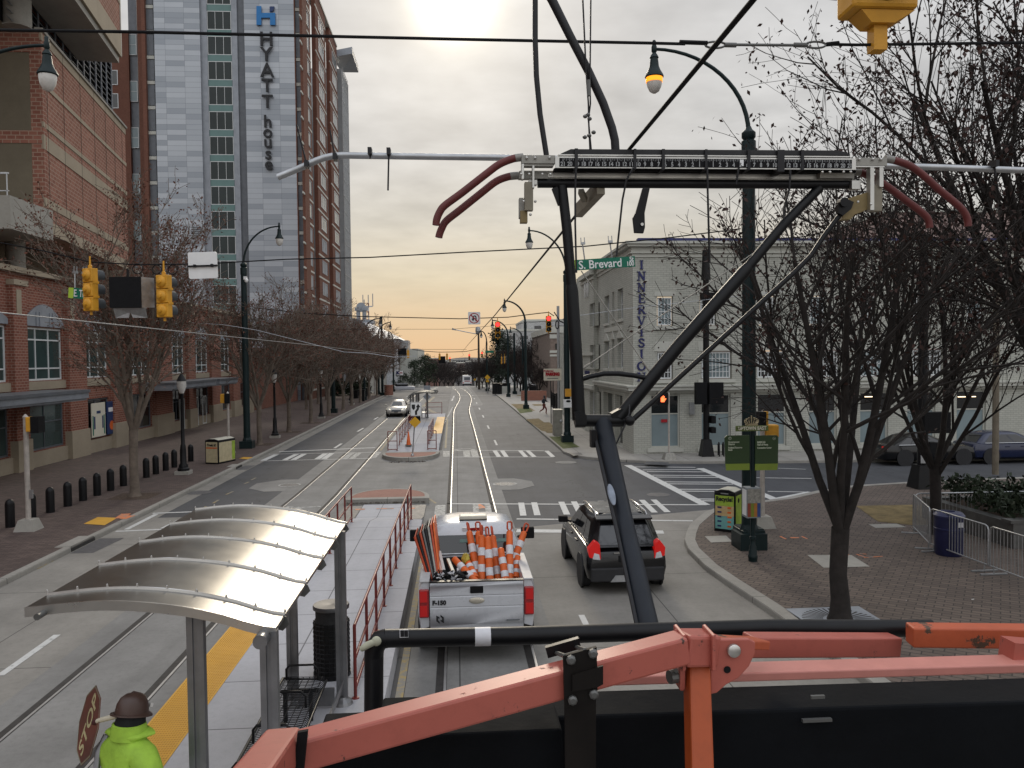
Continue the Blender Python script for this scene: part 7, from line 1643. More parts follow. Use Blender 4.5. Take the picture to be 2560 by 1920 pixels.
k=MB();k.prism([(-.38,-.045,.30),(.38,-.045,.30),(.27,-.045,.44),(-.27,-.045,.44)],(0,.02,0));suv.part('skid_plate',k,M['galv'])
k=MB();k.box(-.30,.30,-.022,.0,.905,.935);suv.part('chrome_bar',k,M['chrome'])
k=MB();k.box(-.20,.20,-.012,.0,.72,.86);suv.part('plate_recess',k,M['black_matt'])
k=MB();k.obox((0,.38,1.60),(.62,0,0),(0,.10,.02),(0,-.004,.02));suv.part('rear_spoiler',k,M['car_black'],bevel=.01)
# champagne saloon coming towards the viewer
g_=G(988,1043);yF=g_.y
sed=car('champagne silver saloon driving towards the viewer beside the far platform',(P(990,1000,yF).x,yF+4.7,0),math.pi,4.75,1.87,1.45,M['car_beige'],2.85,.92,.88,.95,[(.92,.55,3.75,.80),(1.32,1.25,2.75,.64),(1.42,1.6,2.5,.55),(1.45,1.8,2.3,.40)],1.0,'car','saloon_car')
for s in (-1,1):
 k=MB();k.prism([(s*.42,4.66,.60),(s*.84,4.45,.64),(s*.86,4.40,.76),(s*.55,4.62,.74)],(0,.02,.0));k.v=[(x,y+.06,z) for x,y,z in k.v];sed.part('headlight',k,M['head_light'])
k=MB();k.prism([(-.40,4.74,.50),(.40,4.74,.50),(.46,4.72,.68),(-.46,4.72,.68)],(0,.02,0));sed.part('grille',k,M['panel_dark']);k=MB();k.box(-.55,.55,4.72,4.76,.26,.36);sed.part('lower_grille',k,M['black_matt']);k=MB();k.box(-.17,.17,4.755,4.775,.42,.50);sed.part('plate_holder',k,M['black'])
# two cars parked in the side street
yc=35.2;xa=P(2410,1174,yc).x;xb=P(2264,1174,yc).x;wbk=xa-xb
pc=car('parked black saloon with alloy wheels before the corner building',(xb-.95*wbk/2.76,yc+.9,0),-math.pi/2,4.6*wbk/2.76,1.78,1.45,M['car_black'],wbk,.93,.88,.98,[(.93,.35,3.5,.78),(1.33,1.05,2.5,.62),(1.43,1.4,2.2,.54),(1.46,1.6,2.0,.4)],.95*wbk/2.76)
k=MB();k.box(.60,.86,-.01,.12,.78,.90);pc.part('tail_light',k,M['tail_light']);k=MB();k.box(-.86,-.60,-.01,.12,.78,.90);pc.part('tail_light',k,M['tail_light'])
bc=car('parked dark blue car at the right edge behind the black saloon',(P(2436,1170,yc).x,yc+.9,0),-math.pi/2,4.3,1.78,1.48,M['car_blue'],2.55,.95,.90,.98,[(.95,.25,3.4,.78),(1.38,.7,2.5,.62),(1.46,1.0,2.2,.54),(1.48,1.2,2.0,.4)],.85)
# white van beyond the fence and the bus at the crest
g_=G(1168,969);yb=226.0;xb=P(1168,960,yb).x;zb=zp(yb);t=Thing('shuttle_bus','small white bus seen from behind at the crest of the street','bus',(xb,yb,zb));k=MB();k.box(-1.27,1.27,0,7.5,.45,2.95);t.part('body',k,M['paintwhite'],bevel=.12);k=MB();k.box(-.85,.85,-.03,.0,1.65,2.5);t.part('rear_window',k,M['panel_dark']);k=MB();k.box(-1.2,1.2,-.05,.3,.32,.62);t.part('bumper',k,M['black_matt']);k=MB();k.box(-.75,.75,-.035,-.02,1.25,1.45);t.part('red_band',k,M['letter_red'])
for s in (-1,1):
 for y_ in (1.2,5.6): k=MB();k.lathe([(.45,-.15),(.48,0),(.45,.15)],16,(s*1.1,y_,.48),(1,0,0));t.part('wheel',k,M['rubber'])
 k=MB();k.box(s*1.05-.1,s*1.05+.1,-.04,.0,.8,1.05);t.part('tail_light',k,M['tail_light'])
c_=P(1336,962,118);t=Thing('parked_van','roof of a pale parked van behind the low brown wall','van',(c_.x,118,0));k=MB();k.box(-.85,.85,0,4.2,-.1,c_.z);t.part('body',k,M['car_white'],bevel=.15);k=MB();k.box(-.62,.62,-.02,0,c_.z-.55,c_.z-.15);t.part('rear_window',k,M['car_glass'])
c_=P(1005,958,140);t=Thing('parked_car','pale car roof beyond the far left pavement','car',(c_.x,140,zp(140)));k=MB();h_=c_.z-zp(140);k.box(-2.2,2.2,-.9,.9,.3,h_*.65);t.part('body',k,M['car_white'],bevel=.15);k=MB();k.box(-1.2,1.1,-.75,.75,h_*.65+.002,h_);t.part('cabin',k,M['car_glass'],bevel=.2)

# white pickup loaded with road works gear
def pickup():
 yT=13.35;xc=P(1192,1500,yT).x;t=Thing('pickup_truck','white pickup truck with an open bed full of orange traffic posts','pickup',(xc,yT,0));W_=M['car_white']
 # bed sides
 for s in (-1,1):
  k=MB();k.loft([[(s*.80,y,.62),(s*.97*f,y,.58),(s*1.0*f,y,.86),(s*.985*f,y,1.28),(s*.95*f,y,1.36),(s*.80,y,1.37)] for y,f in ((.02,.965),(.12,.99),(.6,1.0),(1.78,1.0))]);t.part('bed_side',k,W_,smooth=40)
  k=MB();k.box(min(s*.79,s*.955),max(s*.79,s*.955),.0,1.78,1.371,1.40);t.part('bed_rail_cap',k,M['trim_pale'],bevel=.01)
  k=MB();k.box(min(s*.80,s*.965),max(s*.80,s*.965),-.025,.03,.78,1.26);o=t.part('tail_light',k,M['tail_dim'],bevel=.02)
  for z0 in (.81,1.05): k=MB();k.box(min(s*.83,s*.95),max(s*.83,s*.95),-.04,-.026,z0,z0+.18);t.part('lit_lens',k,M['tail_light2'],parent=o)
 k=MB();k.box(-.80,.80,.06,1.76,.70,.74);k.box(-.80,.80,1.74,1.78,.7,1.35);t.part('bed_floor',k,M['plastic'])
 # tailgate with pressed lines, handle, oval badge and lettering
 k=MB();k.loft([[(x,y,z) for x in (-.785,.785)] for y,z in ((.07,.58),(-.005,.58),(-.02,.66),(-.02,.93),(-.012,.945),(-.024,.96),(-.024,1.12),(-.014,1.135),(-.028,1.15),(-.03,1.30),(-.012,1.365),(.07,1.365))],closed=False,caps=False);k.poly([(-.785,.07,.58),(-.785,-.02,.66),(-.785,-.03,1.3),(-.785,.07,1.365)]);k.poly([(.785,.07,.58),(.785,-.02,.66),(.785,-.03,1.3),(.785,.07,1.365)]);k.poly([(-.785,.07,.58),(.785,.07,.58),(.785,.07,1.365),(-.785,.07,1.365)])
 tg=t.part('tailgate',k,W_,smooth=25)
 k=MB();k.box(-.79,.79,-.02,.08,1.366,1.385);t.part('tailgate_cap',k,M['black'],parent=tg)
 k=MB();k.box(-.11,.11,-.045,-.02,1.18,1.30);t.part('handle',k,M['black_matt'],parent=tg,bevel=.015)
 k=MB();k.ball((0,-.03,1.055),.13,.02,.055,20,10);t.part('oval_badge',k,plain('badge_cream',(.50,.46,.38),.3,.4),parent=tg,smooth=60)
 t.text('F-150',.10,(-.63,-.028,1.03),(1,0,0),(0,0,1),M['letter_black'],parent=tg,bold=.006)
 k=MB()
 for z0 in (0,1):
  sg=1 if z0 else -1;cx,cz=-.62,.755;pts=[(-.055,.03),(0,.075),(0,.04),(-.025,.022),(-.025,-.02),(.0,-.004),(.0,-.035),(-.055,-.065)]
  k.prism([(cx+sg*-x*1.0+sg*.008,-.026,cz+sg*z) for x,z in [(sg*0+a,b) for a,b in pts]],(0,.004,0))
 t.part('hexagon_mark',k,M['letter_black'],parent=tg)
 k=MB();k.box(.5,.72,-.03,-.02,.70,.715);t.part('small_badge',k,M['panel_dark'],parent=tg)
 k=MB();k.box(-.96,.96,-.14,.06,.40,.57);t.part('rear_bumper',k,M['plastic'],bevel=.03);k=MB();k.box(-.16,.16,-.15,-.141,.46,.565);pl_=t.part('number_plate',k,M['paintwhite']);t.text('TEXAS',.05,(0,-.155,.54),(1,0,0),(0,0,1),M['navy'],parent=pl_)
 # cab
 rings=[]
 for y,s,zb,zt in ((1.80,.97,.45,1.34),(1.95,1.0,.42,1.36),(3.9,1.0,.42,1.34),(4.3,.99,.42,1.28),(5.4,.97,.45,1.18),(5.75,.92,.5,1.08),(5.85,.85,.55,.95)):
  p=[(0,zb),(.86*s,zb),(.97*s,zb+.15),(1.0*s,zb+.45),(.98*s,zt-.12),(.92*s,zt),(0,zt+.03)];rings.append([(x,y,z) for x,z in p]+[(-x,y,z) for x,z in p[-2:0:-1]])
 k=MB();k.loft(rings);t.part('cab_body',k,W_,smooth=38)
 gh=[(1.34,1.80,4.15,.93),(1.78,1.98,3.55,.77),(1.88,2.08,3.40,.70),(1.93,2.25,3.20,.52)];rg=[]
 for z,y0,y1,x in gh: c=.14;rg.append([(-x+c,y0,z),(x-c,y0,z),(x,y0+c,z),(x,y1-c*2,z),(x-c*1.6,y1,z),(-x+c*1.6,y1,z),(-x,y1-c*2,z),(-x,y0+c,z)])
 k=MB();k.loft(rg);t.part('cab_roof',k,W_,smooth=38)
 k=MB();k.poly([(-.80,1.812,1.38),(.80,1.812,1.38),(.69,1.955,1.73),(-.69,1.955,1.73)]);rw=t.part('rear_window',k,M['car_glass'])
 k=MB();k.poly([(-.28,1.89,1.60),(.72,1.89,1.60),(.70,1.915,1.66),(-.26,1.915,1.66)]);k.v=[(x,y-.006,z) for x,y,z in k.v];t.part('glass_sticker',k,plain('green_tint',(.10,.18,.16),.2),parent=rw)
 for s in (-1,1):
  for y0,y1 in ((2.05,2.75),(2.82,3.55)):
   k=MB();f=lambda y,z: (s*(.936+(.77-.93)*(z-1.34)/.44),y,z);k.poly([f(y0,1.40),f(y1,1.40),f(y1-.08,1.72),f(y0+.08,1.72)]);t.part('side_window',k,M['car_glass'])
  k=MB();k.obox((s*1.17,3.45,1.42),(.14,0,0),(0,.05,0),(0,0,.12));k.beam((s*.95,3.45,1.33),(s*1.06,3.45,1.36),.06,.06);t.part('wing_mirror',k,M['black_matt'],bevel=.02)
  for y in (.95,4.75):
   k=MB();k.lathe([(.47,-.02),(.47,.02)],22,(s*.985,y,.45),(s,0,0));t.part('wheel_arch',k,M['plastic']);wheel(t,s*.88,y,.40,.27,s)
 k=MB();k.poly([(-.72,4.10,1.40),(.72,4.10,1.40),(.62,3.62,1.74),(-.62,3.62,1.74)]);t.part('windscreen',k,M['car_glass'])
 k=MB();k.box(-.27,.27,2.32,2.58,1.945,2.02);b_=t.part('light_bar',k,M['bin_top'],bevel=.02);k=MB();k.box(-.28,.28,2.31,2.59,1.93,1.945);t.part('light_bar_base',k,M['black'],parent=b_)
 k=MB();k.box(-.22,.22,1.985,2.03,1.80,1.865);h_=t.part('high_brake_light',k,M['reflect']);k=MB();k.box(-.11,.11,1.975,1.984,1.81,1.855);t.part('brake_lens',k,M['tail_dim'],parent=h_)
 k=MB();k.tube([(-.72,1.74,1.42),(.72,1.74,1.42)],.018,6);t.part('rack_bar',k,M['galv'])
 return xc,yT
M['trim_pale']=plain('bed_cap',(.42,.42,.42),.5,0,.1,6);M['tail_light2']=glow('tail_lens_lit',(1,.03,.03),.12,(.3,.01,.01))
pxc,pyT=pickup()
c9=lambda x,y: (1020+x/6.9125,1260+y/6.9125)
def channelizer(label,base,top,r=.055,handle=True,hrz=0.0,bands=True,turn=0):
 a,b=Vector(base),Vector(top);ax=(b-a).normalized();L_=(b-a).length;t=Thing('traffic_post',label,'traffic post',a,0,'orange traffic posts in the pickup bed');k=MB();o=Vector((0,0,0))
 k.lathe([(r*1.12,0),(r*1.05,.03),(r,L_*.5),(r*.9,L_*.97),(r*.5,L_)],16,o,ax);t.part('tube',k,M['orange'],smooth=40)
 for f0,f1 in ((.20,.36),(.55,.72)):
  k=MB();k.lathe([(r*1.07,L_*f0),(r*1.03,L_*f1)],16,o,ax,caps=False);t.part('reflective_band',k,M['reflect'],smooth=40)
 if handle:
  e1=ax.cross(Vector((0,1,0)));e1.normalize();e1=(e1*math.cos(turn)+ax.cross(e1)*math.sin(turn)).normalized();q=ax*L_;k=MB();w=r*.62;h=.17;k.tube([q-ax*.02,q-e1*w+ax*.04,q-e1*w+ax*(h-.02),q-e1*w*.6+ax*h,q+e1*w*.6+ax*h,q+e1*w+ax*(h-.02),q+e1*w+ax*.04],r*.27,6,closed=True);t.part('handle',k,M['redhandle'],smooth=60)
 return t
M['redhandle']=plain('red_orange_handle',(.42,.06,.02),.5,0,.15,6)
for i,(xb,yb,xt,yt,Yb,Yt,hd,tn,lb) in enumerate(((1215,1330,1055,470,14.3,14.9,True,1.3,'orange post with a narrow handle, leftmost upright one'),(1270,1330,1215,470,14.55,14.9,True,0,'orange post with a square loop handle behind the second'),(1275,1340,1272,535,14.2,14.5,True,1.2,'orange post with two wide bands in the middle of the load'),(1425,1420,1375,560,14.1,14.5,True,.9,'low orange post with a bluish smear on its upper band'),(1570,1400,1462,545,14.3,14.8,True,1.4,'orange post leaning left with its handle edge on'),(1700,1400,1600,760,14.1,14.5,False,0,'short orange post without a handle, leaning left'),(1760,1400,1755,460,14.2,14.7,True,0,'tallest orange post with a large open loop handle'),(1790,1090,2010,480,14.6,15.0,True,.2,'orange post leaning right over the bed side'),(1180,1360,790,940,13.9,14.5,False,0,'orange post lying slanted across the junk pile'),(1170,1300,1020,980,14.0,14.5,False,0,'short tilted orange post topped with a yellow bag'),(1860,1290,1890,900,14.3,14.7,False,0,'dark orange post half hidden behind the tallest one'))):
 channelizer(lb,P(*c9(xb,yb),Yb),P(*c9(xt,yt),Yt),.066,hd,0,True,tn)
for i in range(8):
 a=P(*c9(372+26*i,1330),13.9);b=P(*c9(118+46*i,560-34*i),14.2+.02*i);mm=[M['redhandle'],M['rubber'],M['redhandle'],M['steel_dark'],M['rubber'],M['alu_paint'],M['redhandle'],M['orange']][i]
 k=MB();ax=(b-a);e=Vector((.02,1,0)).normalized();n_=ax.cross(e).normalized();k.obox((a+b)/2+e*.35,ax*.5,e*.38,n_*.009);t=Thing('folded_sign','%s board of the folded sign stack in the pickup bed' % ['outermost dark red','first black','middle dark red','dark grey','second black','pale grey','inner dark red','innermost orange'][i],'road sign',a,0,'folded road signs in the pickup bed');t.part('board',k,mm,world=True);k=MB();k.beam(a-e*.035,b-e*.035,.03,.03);t.part('edge_frame',k,mm,world=True)
k=MB();kw=MB();rr=random.Random(8)
for i in range(150):
 c=P(*c9(rr.uniform(470,960),rr.uniform(1190,1350)),rr.uniform(13.5,14.2));kk=k if rr.random()<.66 else kw;s=rr.uniform(.015,.06);v1,v2=rvec(rr),rvec(rr);v3=v1.cross(v2).normalized();v2=v3.cross(v1);kk.obox(c,v1*s*1.6,v2*s*.6,v3*s*.25)
t=Thing('junk_pile','heap of black and white straps and sign feet behind the tailgate','pile',P(*c9(700,1400),13.8));t.part('black_straps',k,M['black_matt'],world=True);t.part('white_scraps',kw,M['reflect'],world=True)
for (x0,y0,x1,y1,m,lb) in ((620,1160,545,830,M['trim_pale'],'white square bar standing in the pickup bed beside the junk heap'),(580,1160,520,860,plain('pink_bar',(.45,.26,.22),.5),'pinkish square bar standing in the pickup bed'),(790,1200,690,960,M['cream'],'pale slat leaning in the pickup bed behind the slanted post')):
 k=MB();k.beam(P(*c9(x0,y0),14.0),P(*c9(x1,y1),14.6),.05,.05);single('square_bar',k,m,lb,'bar',P(*c9(x0,y0),14.0))
k=MB();c=P(*c9(1000,950),14.45);k.ball(c,.07,.07,.10,8,6);k.v=[(x+random.uniform(-.02,.02),y,z+random.uniform(-.025,.025)) for x,y,z in k.v];single('plastic_bag',k,plain('yellow_bag',(.45,.36,.06),.5),'crumpled yellow bag on a short orange post','bag',c)

# ================================================================== people
def skin(name,parent,joints,edges,mats,sub=2,root=0):
 me=bpy.data.meshes.new(name);me.from_pydata([j[0] for j in joints],edges,[]);me.materials.append(mats);o=bpy.data.objects.new(name,me);COL.objects.link(o);o.parent=parent
 sk=o.modifiers.new('skin','SKIN');sk.use_smooth_shade=True;sk.branch_smoothing=.6
 lay=me.skin_vertices[0] if len(me.skin_vertices) else None
 if lay is None:
  import bmesh as _b;bm=_b.new();bm.from_mesh(me);bm.verts.layers.skin.verify();bm.to_mesh(me);bm.free();lay=me.skin_vertices[0]
 for i,j in enumerate(joints): lay.data[i].radius=j[1] if isinstance(j[1],tuple) else (j[1],j[1]);lay.data[i].use_root=(i==root)
 s=o.modifiers.new('sub','SUBSURF');s.levels=sub;s.render_levels=sub
 return o
M['skin']=plain('skin',(.20,.11,.075),.55,0,.08,8);M['hivis']=plain('hi_vis_lime',(.31,.50,.05),.75,0,.22,6,1.0,9);M['hat']=plain('brown_hard_hat',(.060,.034,.026),.38,0,.15,6);M['hood']=plain('black_hood',(.010,.010,.011),.85,0,.2,9);M['trousers']=plain('dark_trousers',(.03,.032,.04),.85,0,.2,9);M['glove']=plain('black_glove',(.015,.014,.014),.8,0,.2,9);M['grey_tape']=plain('grey_reflective_tape',(.26,.26,.27),.45,.2,.1,10)
def hand(parent,c,d,side,m,name='hand'):
 """palm with four bent fingers and a thumb; d = pointing direction, side = towards the thumb"""
 c,d,s=Vector(c),Vector(d).normalized(),Vector(side).normalized();n=d.cross(s).normalized();s=n.cross(d)
 J=[(c,(.022,.030)),(c+d*.05,(.020,.038))];E=[(0,1)]
 o=skin(name,parent,[(tuple(j[0]),j[1]) for j in J],E,m,1)
 for i in range(4):
  b=c+d*.065+s*(.027-.018*i);L_=(.036,.042,.039,.030)[i];p=[b,b+d*L_+n*.008,b+d*L_*1.5+n*.03,b+d*L_*1.35+n*.052];skin('finger',o,[(tuple(q),.0085) for q in p],[(0,1),(1,2),(2,3)],m,1)
 b=c+d*.015+s*.03;skin('thumb',o,[(tuple(q),.010) for q in (b,b+s*.025+d*.02+n*.01,b+s*.02+d*.05+n*.03)],[(0,1),(1,2)],m,1)
 return o
def worker():
 wx,wy,z0=P(322,1760,6.95).x,6.95,.352;t=Thing('person','road worker in a lime hi vis jacket and brown hard hat, seen from behind','person',(wx,wy,z0),math.radians(-38));r=t.o
 V=lambda *a: tuple(a)
 # local frame: +y is the way he faces, +x his right hand
 body=[(V(0,0,.95),(.13,.10)),(V(0,0,1.15),(.13,.09)),(V(0,.01,1.34),(.10,.07)),(V(0,.01,1.49),.055),(V(0,.03,1.56),.06),(V(0,.03,1.65),(.085,.10)),(V(0,.03,1.72),(.07,.085)),(V(.10,0,.88),.085),(V(.11,.02,.50),.06),(V(.11,.0,.10),.045),(V(.11,.12,.05),.04),(V(-.10,0,.88),.085),(V(-.11,.03,.50),.06),(V(-.11,.0,.10),.045),(V(-.11,.12,.05),.04),(V(.20,0,1.36),.04),(V(.31,-.01,1.13),.04),(V(.25,.15,.97),.035),(V(-.20,0,1.36),.04),(V(-.31,.08,1.16),.04),(V(-.17,.21,1.12),.035)]
 E=[(0,1),(1,2),(2,3),(3,4),(4,5),(5,6),(0,7),(7,8),(8,9),(9,10),(0,11),(11,12),(12,13),(13,14),(2,15),(15,16),(16,17),(2,18),(18,19),(19,20)]
 skin('body',r,body,E,M['skin'],2)
 jk=[(V(0,0,.76),(.285,.21)),(V(0,0,.95),(.285,.21)),(V(0,-.01,1.18),(.285,.21)),(V(0,-.01,1.38),(.27,.185)),(V(0,.0,1.47),(.17,.145)),(V(0,.01,1.53),(.125,.125)),(V(.21,-.01,1.40),(.135,.13)),(V(.32,-.02,1.14),(.115,.115)),(V(.27,.13,.98),(.09,.09)),(V(-.21,-.01,1.40),(.135,.13)),(V(-.32,.08,1.17),(.105,.105)),(V(-.19,.20,1.12),(.085,.085))]
 skin('jacket',r,jk,[(0,1),(1,2),(2,3),(3,4),(4,5),(3,6),(6,7),(7,8),(3,9),(9,10),(10,11)],M['hivis'],2,1)
 tr=[(V(0,0,.92),(.17,.12)),(V(.10,0,.82),.105),(V(.115,.02,.48),.085),(V(.115,0,.10),.075),(V(-.10,0,.82),.105),(V(-.115,.03,.48),.085),(V(-.115,0,.10),.075)]
 skin('trousers',r,tr,[(0,1),(1,2),(2,3),(0,4),(4,5),(5,6)],M['trousers'],2)
 for s in (-1,1): skin('boot',r,[(V(s*.115,-.04,.06),.06),(V(s*.115,.05,.06),(.055,.058)),(V(s*.115,.17,.045),(.05,.045))],[(0,1),(1,2)],M['rubber'],2)
 hood=[(V(0,-.005,1.48),(.115,.115)),(V(0,.01,1.56),(.118,.128)),(V(0,.015,1.63),(.112,.122)),(V(0,.02,1.69),(.08,.09))]
 skin('hood',r,hood,[(0,1),(1,2),(2,3)],M['hood'],2)
 k=MB();n=24;rings=[]
 for rad,z in ((.185,0),(.183,.012),(.148,.022),(.145,.05),(.135,.10),(.108,.145),(.065,.172),(.015,.18)):
  rings.append([(rad*.92*math.cos(2*math.pi*j/n),rad*1.12*math.sin(2*math.pi*j/n),z+(.02*math.sin(2*math.pi*j/n)*-1 if rad>.15 else 0)) for j in range(n)])
 k.loft(rings);k.tube([(0,-.155,.06),(0,-.10,.14),(0,0,.183),(0,.1,.15)],.012,6)
 hat=t.part('hard_hat',k,M['hat'],smooth=50);hat.location=(0,.02,1.625);hat.scale=(.80,.80,.95);hat.rotation_euler=(math.radians(-10),math.radians(-4),0)
 k=MB();k.box(-.05,.05,.165,.195,.045,.075);t.part('head_lamp',k,M['lamp_glass'],parent=hat)
 k=MB();
 for s in (-1,): pass
 k.tube([(-.175,-.09,1.46),(-.185,-.155,1.35),(-.18,-.178,1.2),(-.18,-.178,1.0)],.026,6);t.part('reflective_tape',k,M['grey_tape'],smooth=60)
 # collar
 k=MB();rings=[]
 for rad,z in ((.145,1.46),(.128,1.565),(.112,1.57),(.112,1.47)): rings.append([(rad*1.02*math.cos(2*math.pi*j/20),rad*.98*math.sin(2*math.pi*j/20),z-.015*math.sin(2*math.pi*j/20)) for j in range(20)])
 k.loft(rings,caps=False);t.part('collar',k,M['hivis'],smooth=60)
 hand(r,(.245,.165,.955),(-.35,.55,-.5),(-.6,.5,0),M['glove']);hand(r,(-.15,.22,1.13),(.6,.3,.3),(.2,.2,.8),M['glove'])
 # face (turned away)
 k=MB();k.ball((0,.135,1.64),.014,.02,.02,8,6)
 for s in (-1,1): k.ball((s*.035,.122,1.67),.012,.008,.008,8,6)
 k.box(-.025,.025,.115,.124,1.595,1.603);t.part('face',k,M['skin']);t.o.scale=(1.07,1.07,1.07)
 return t,wx,wy
wk,wx,wy=worker()
# the STOP paddle held sideways over his left shoulder
def paddle():
 c=P(221,1812,7.15);rd=Vector((.30,.02,1)).normalized();up=Vector((-.56,.83,.0));up=(up-rd*up.dot(rd)).normalized();nn=rd.cross(up)
 t=Thing('stop_paddle','dark red octagonal STOP paddle held on its side by the worker','sign',c);R_=.325;k=MB();pts=[c+(rd*math.cos(math.pi/8+math.pi*i/4)+up*math.sin(math.pi/8+math.pi*i/4))*R_ for i in range(8)];k.prism([p-nn*.006 for p in pts],nn*.006);bd=t.part('board',k,plain('aged_stop_red',(.115,.030,.018),.5,0,.45,4),world=True)
 k=MB();pi=[c+(p-c)*.95 for p in pts]
 for i in range(8): k.poly([pts[i]+nn*.001,pts[(i+1) % 8]+nn*.001,pi[(i+1) % 8]+nn*.001,pi[i]+nn*.001])
 t.part('border',k,plain('aged_border',(.20,.18,.12),.6),parent=bd,world=True)
 t.text('STOP',.235,c+nn*.002,rd,up,plain('aged_cream',(.42,.37,.20),.6),parent=bd,ext=.001,sx=.92,bold=.004,world=True)
 k=MB();a=P(243,1803,6.98);k.tube([a,P(252,1800,6.95),P(292,1790,6.9)],[.02,.022,.022],10);t.part('staff',k,plain('pale_staff',(.46,.42,.32),.6),world=True,smooth=60)
 k=MB();k.tube([P(234,1806,7.0),P(244,1803,6.98)],.023,10);t.part('staff_cap',k,plain('dark_red_cap',(.05,.012,.012),.6),world=True)
paddle()
def walker():
 g_=G(1361,1036,.13);y=g_.y;t=Thing('person','man in a dark hooded top and rust trousers striding on the right pavement','person',(P(1360,1020,y).x,y,.13),math.radians(-115));r=t.o;V=lambda *a: tuple(a)
 body=[(V(0,0,.95),(.12,.10)),(V(0,.02,1.2),(.12,.09)),(V(0,.05,1.40),(.16,.10)),(V(0,.07,1.52),.055),(V(0,.09,1.64),(.085,.10)),(V(0,.09,1.74),(.075,.09)),(V(.09,.02,.88),.08),(V(.10,.26,.50),.055),(V(.10,.22,.10),.04),(V(.10,.34,.05),.035),(V(-.09,-.02,.88),.08),(V(-.10,-.10,.48),.055),(V(-.10,-.44,.26),.04),(V(-.10,-.40,.14),.035),(V(.20,.04,1.40),.055),(V(.25,-.10,1.15),.042),(V(.22,.05,.98),.033),(V(-.20,.04,1.40),.055),(V(-.25,.12,1.16),.042),(V(-.18,.30,1.10),.033)]
 E=[(0,1),(1,2),(2,3),(3,4),(4,5),(0,6),(6,7),(7,8),(8,9),(0,10),(10,11),(11,12),(12,13),(2,14),(14,15),(15,16),(2,17),(17,18),(18,19)]
 skin('body',r,body,E,M['skin'],1)
 top=[(V(0,0,.90),(.17,.13)),(V(0,.02,1.15),(.17,.13)),(V(0,.05,1.38),(.19,.13)),(V(0,.06,1.50),.09),(V(0,.06,1.60),(.11,.12)),(V(0,.06,1.72),(.10,.11)),(V(.20,.04,1.40),.08),(V(.26,-.10,1.15),.07),(V(.22,.04,1.0),.055),(V(-.20,.04,1.40),.08),(V(-.26,.12,1.16),.07),(V(-.19,.28,1.11),.055)]
 skin('hooded_top',r,top,[(0,1),(1,2),(2,3),(3,4),(4,5),(2,6),(6,7),(7,8),(2,9),(9,10),(10,11)],plain('slate_top',(.045,.055,.065),.85),1)
 skin('trousers',r,[(V(0,0,.92),(.14,.11)),(V(.09,.02,.84),.10),(V(.10,.26,.48),.075),(V(.10,.22,.12),.06),(V(-.09,-.02,.84),.10),(V(-.10,-.10,.46),.075),(V(-.10,-.42,.27),.06)],[(0,1),(1,2),(2,3),(0,4),(4,5),(5,6)],plain('rust_trousers',(.17,.045,.035),.85),1)
 hand(r,(.22,.07,.96),(0,.3,-1),(0,1,0),M['skin']);hand(r,(-.17,.33,1.09),(.2,1,0),(0,0,1),M['skin'])
 k=MB();k.ball((0,.19,1.66),.014,.02,.02,6,5);t.part('face',k,M['skin'])
walker()
# ================================================================== the inspection truck's pantograph and basket, close to the viewer
M['salmon']=chipped('salmon_paint',(.40,.105,.078),(.055,.028,.022),.635,18,.42);M['salmon_worn']=chipped('orange_worn_paint',(.44,.09,.035),(.075,.045,.028),.60,13,.5);M['post_orange']=chipped('post_orange_paint',(.36,.062,.010),(.06,.03,.02),.70,14,.5);M['horn']=plain('horn_red',(.115,.022,.020),.5,0,.2,10);M['horn_grey']=plain('horn_grey',(.24,.23,.21),.5,.3,.15,10);M['arm']=plain('arm_black',(.0045,.005,.006),.42,0,.2,5,0,40,.28);M['arm_blue']=plain('arm_blue_black',(.011,.014,.020),.5,0,.2,5,0,40,.3);M['carbon']=plain('carbon_strip',(.018,.018,.019),.55,0,.3,14);M['panel_black']=plain('panel_black',(.0035,.0042,.0055),.8,0,.35,4,.2,30,.12);M['zip']=plain('black_tie',(.010,.010,.012),.5,0,.1,9);M['bronze']=plain('tan_cast',(.22,.165,.075),.55,.2,.25,9);M['rope']=plain('cream_rope',(.40,.40,.30),.8,0,.2,20)
YH=2.84
M['dull_white']=plain('dull_white_print',(.34,.35,.35),.6,0,.05,9)
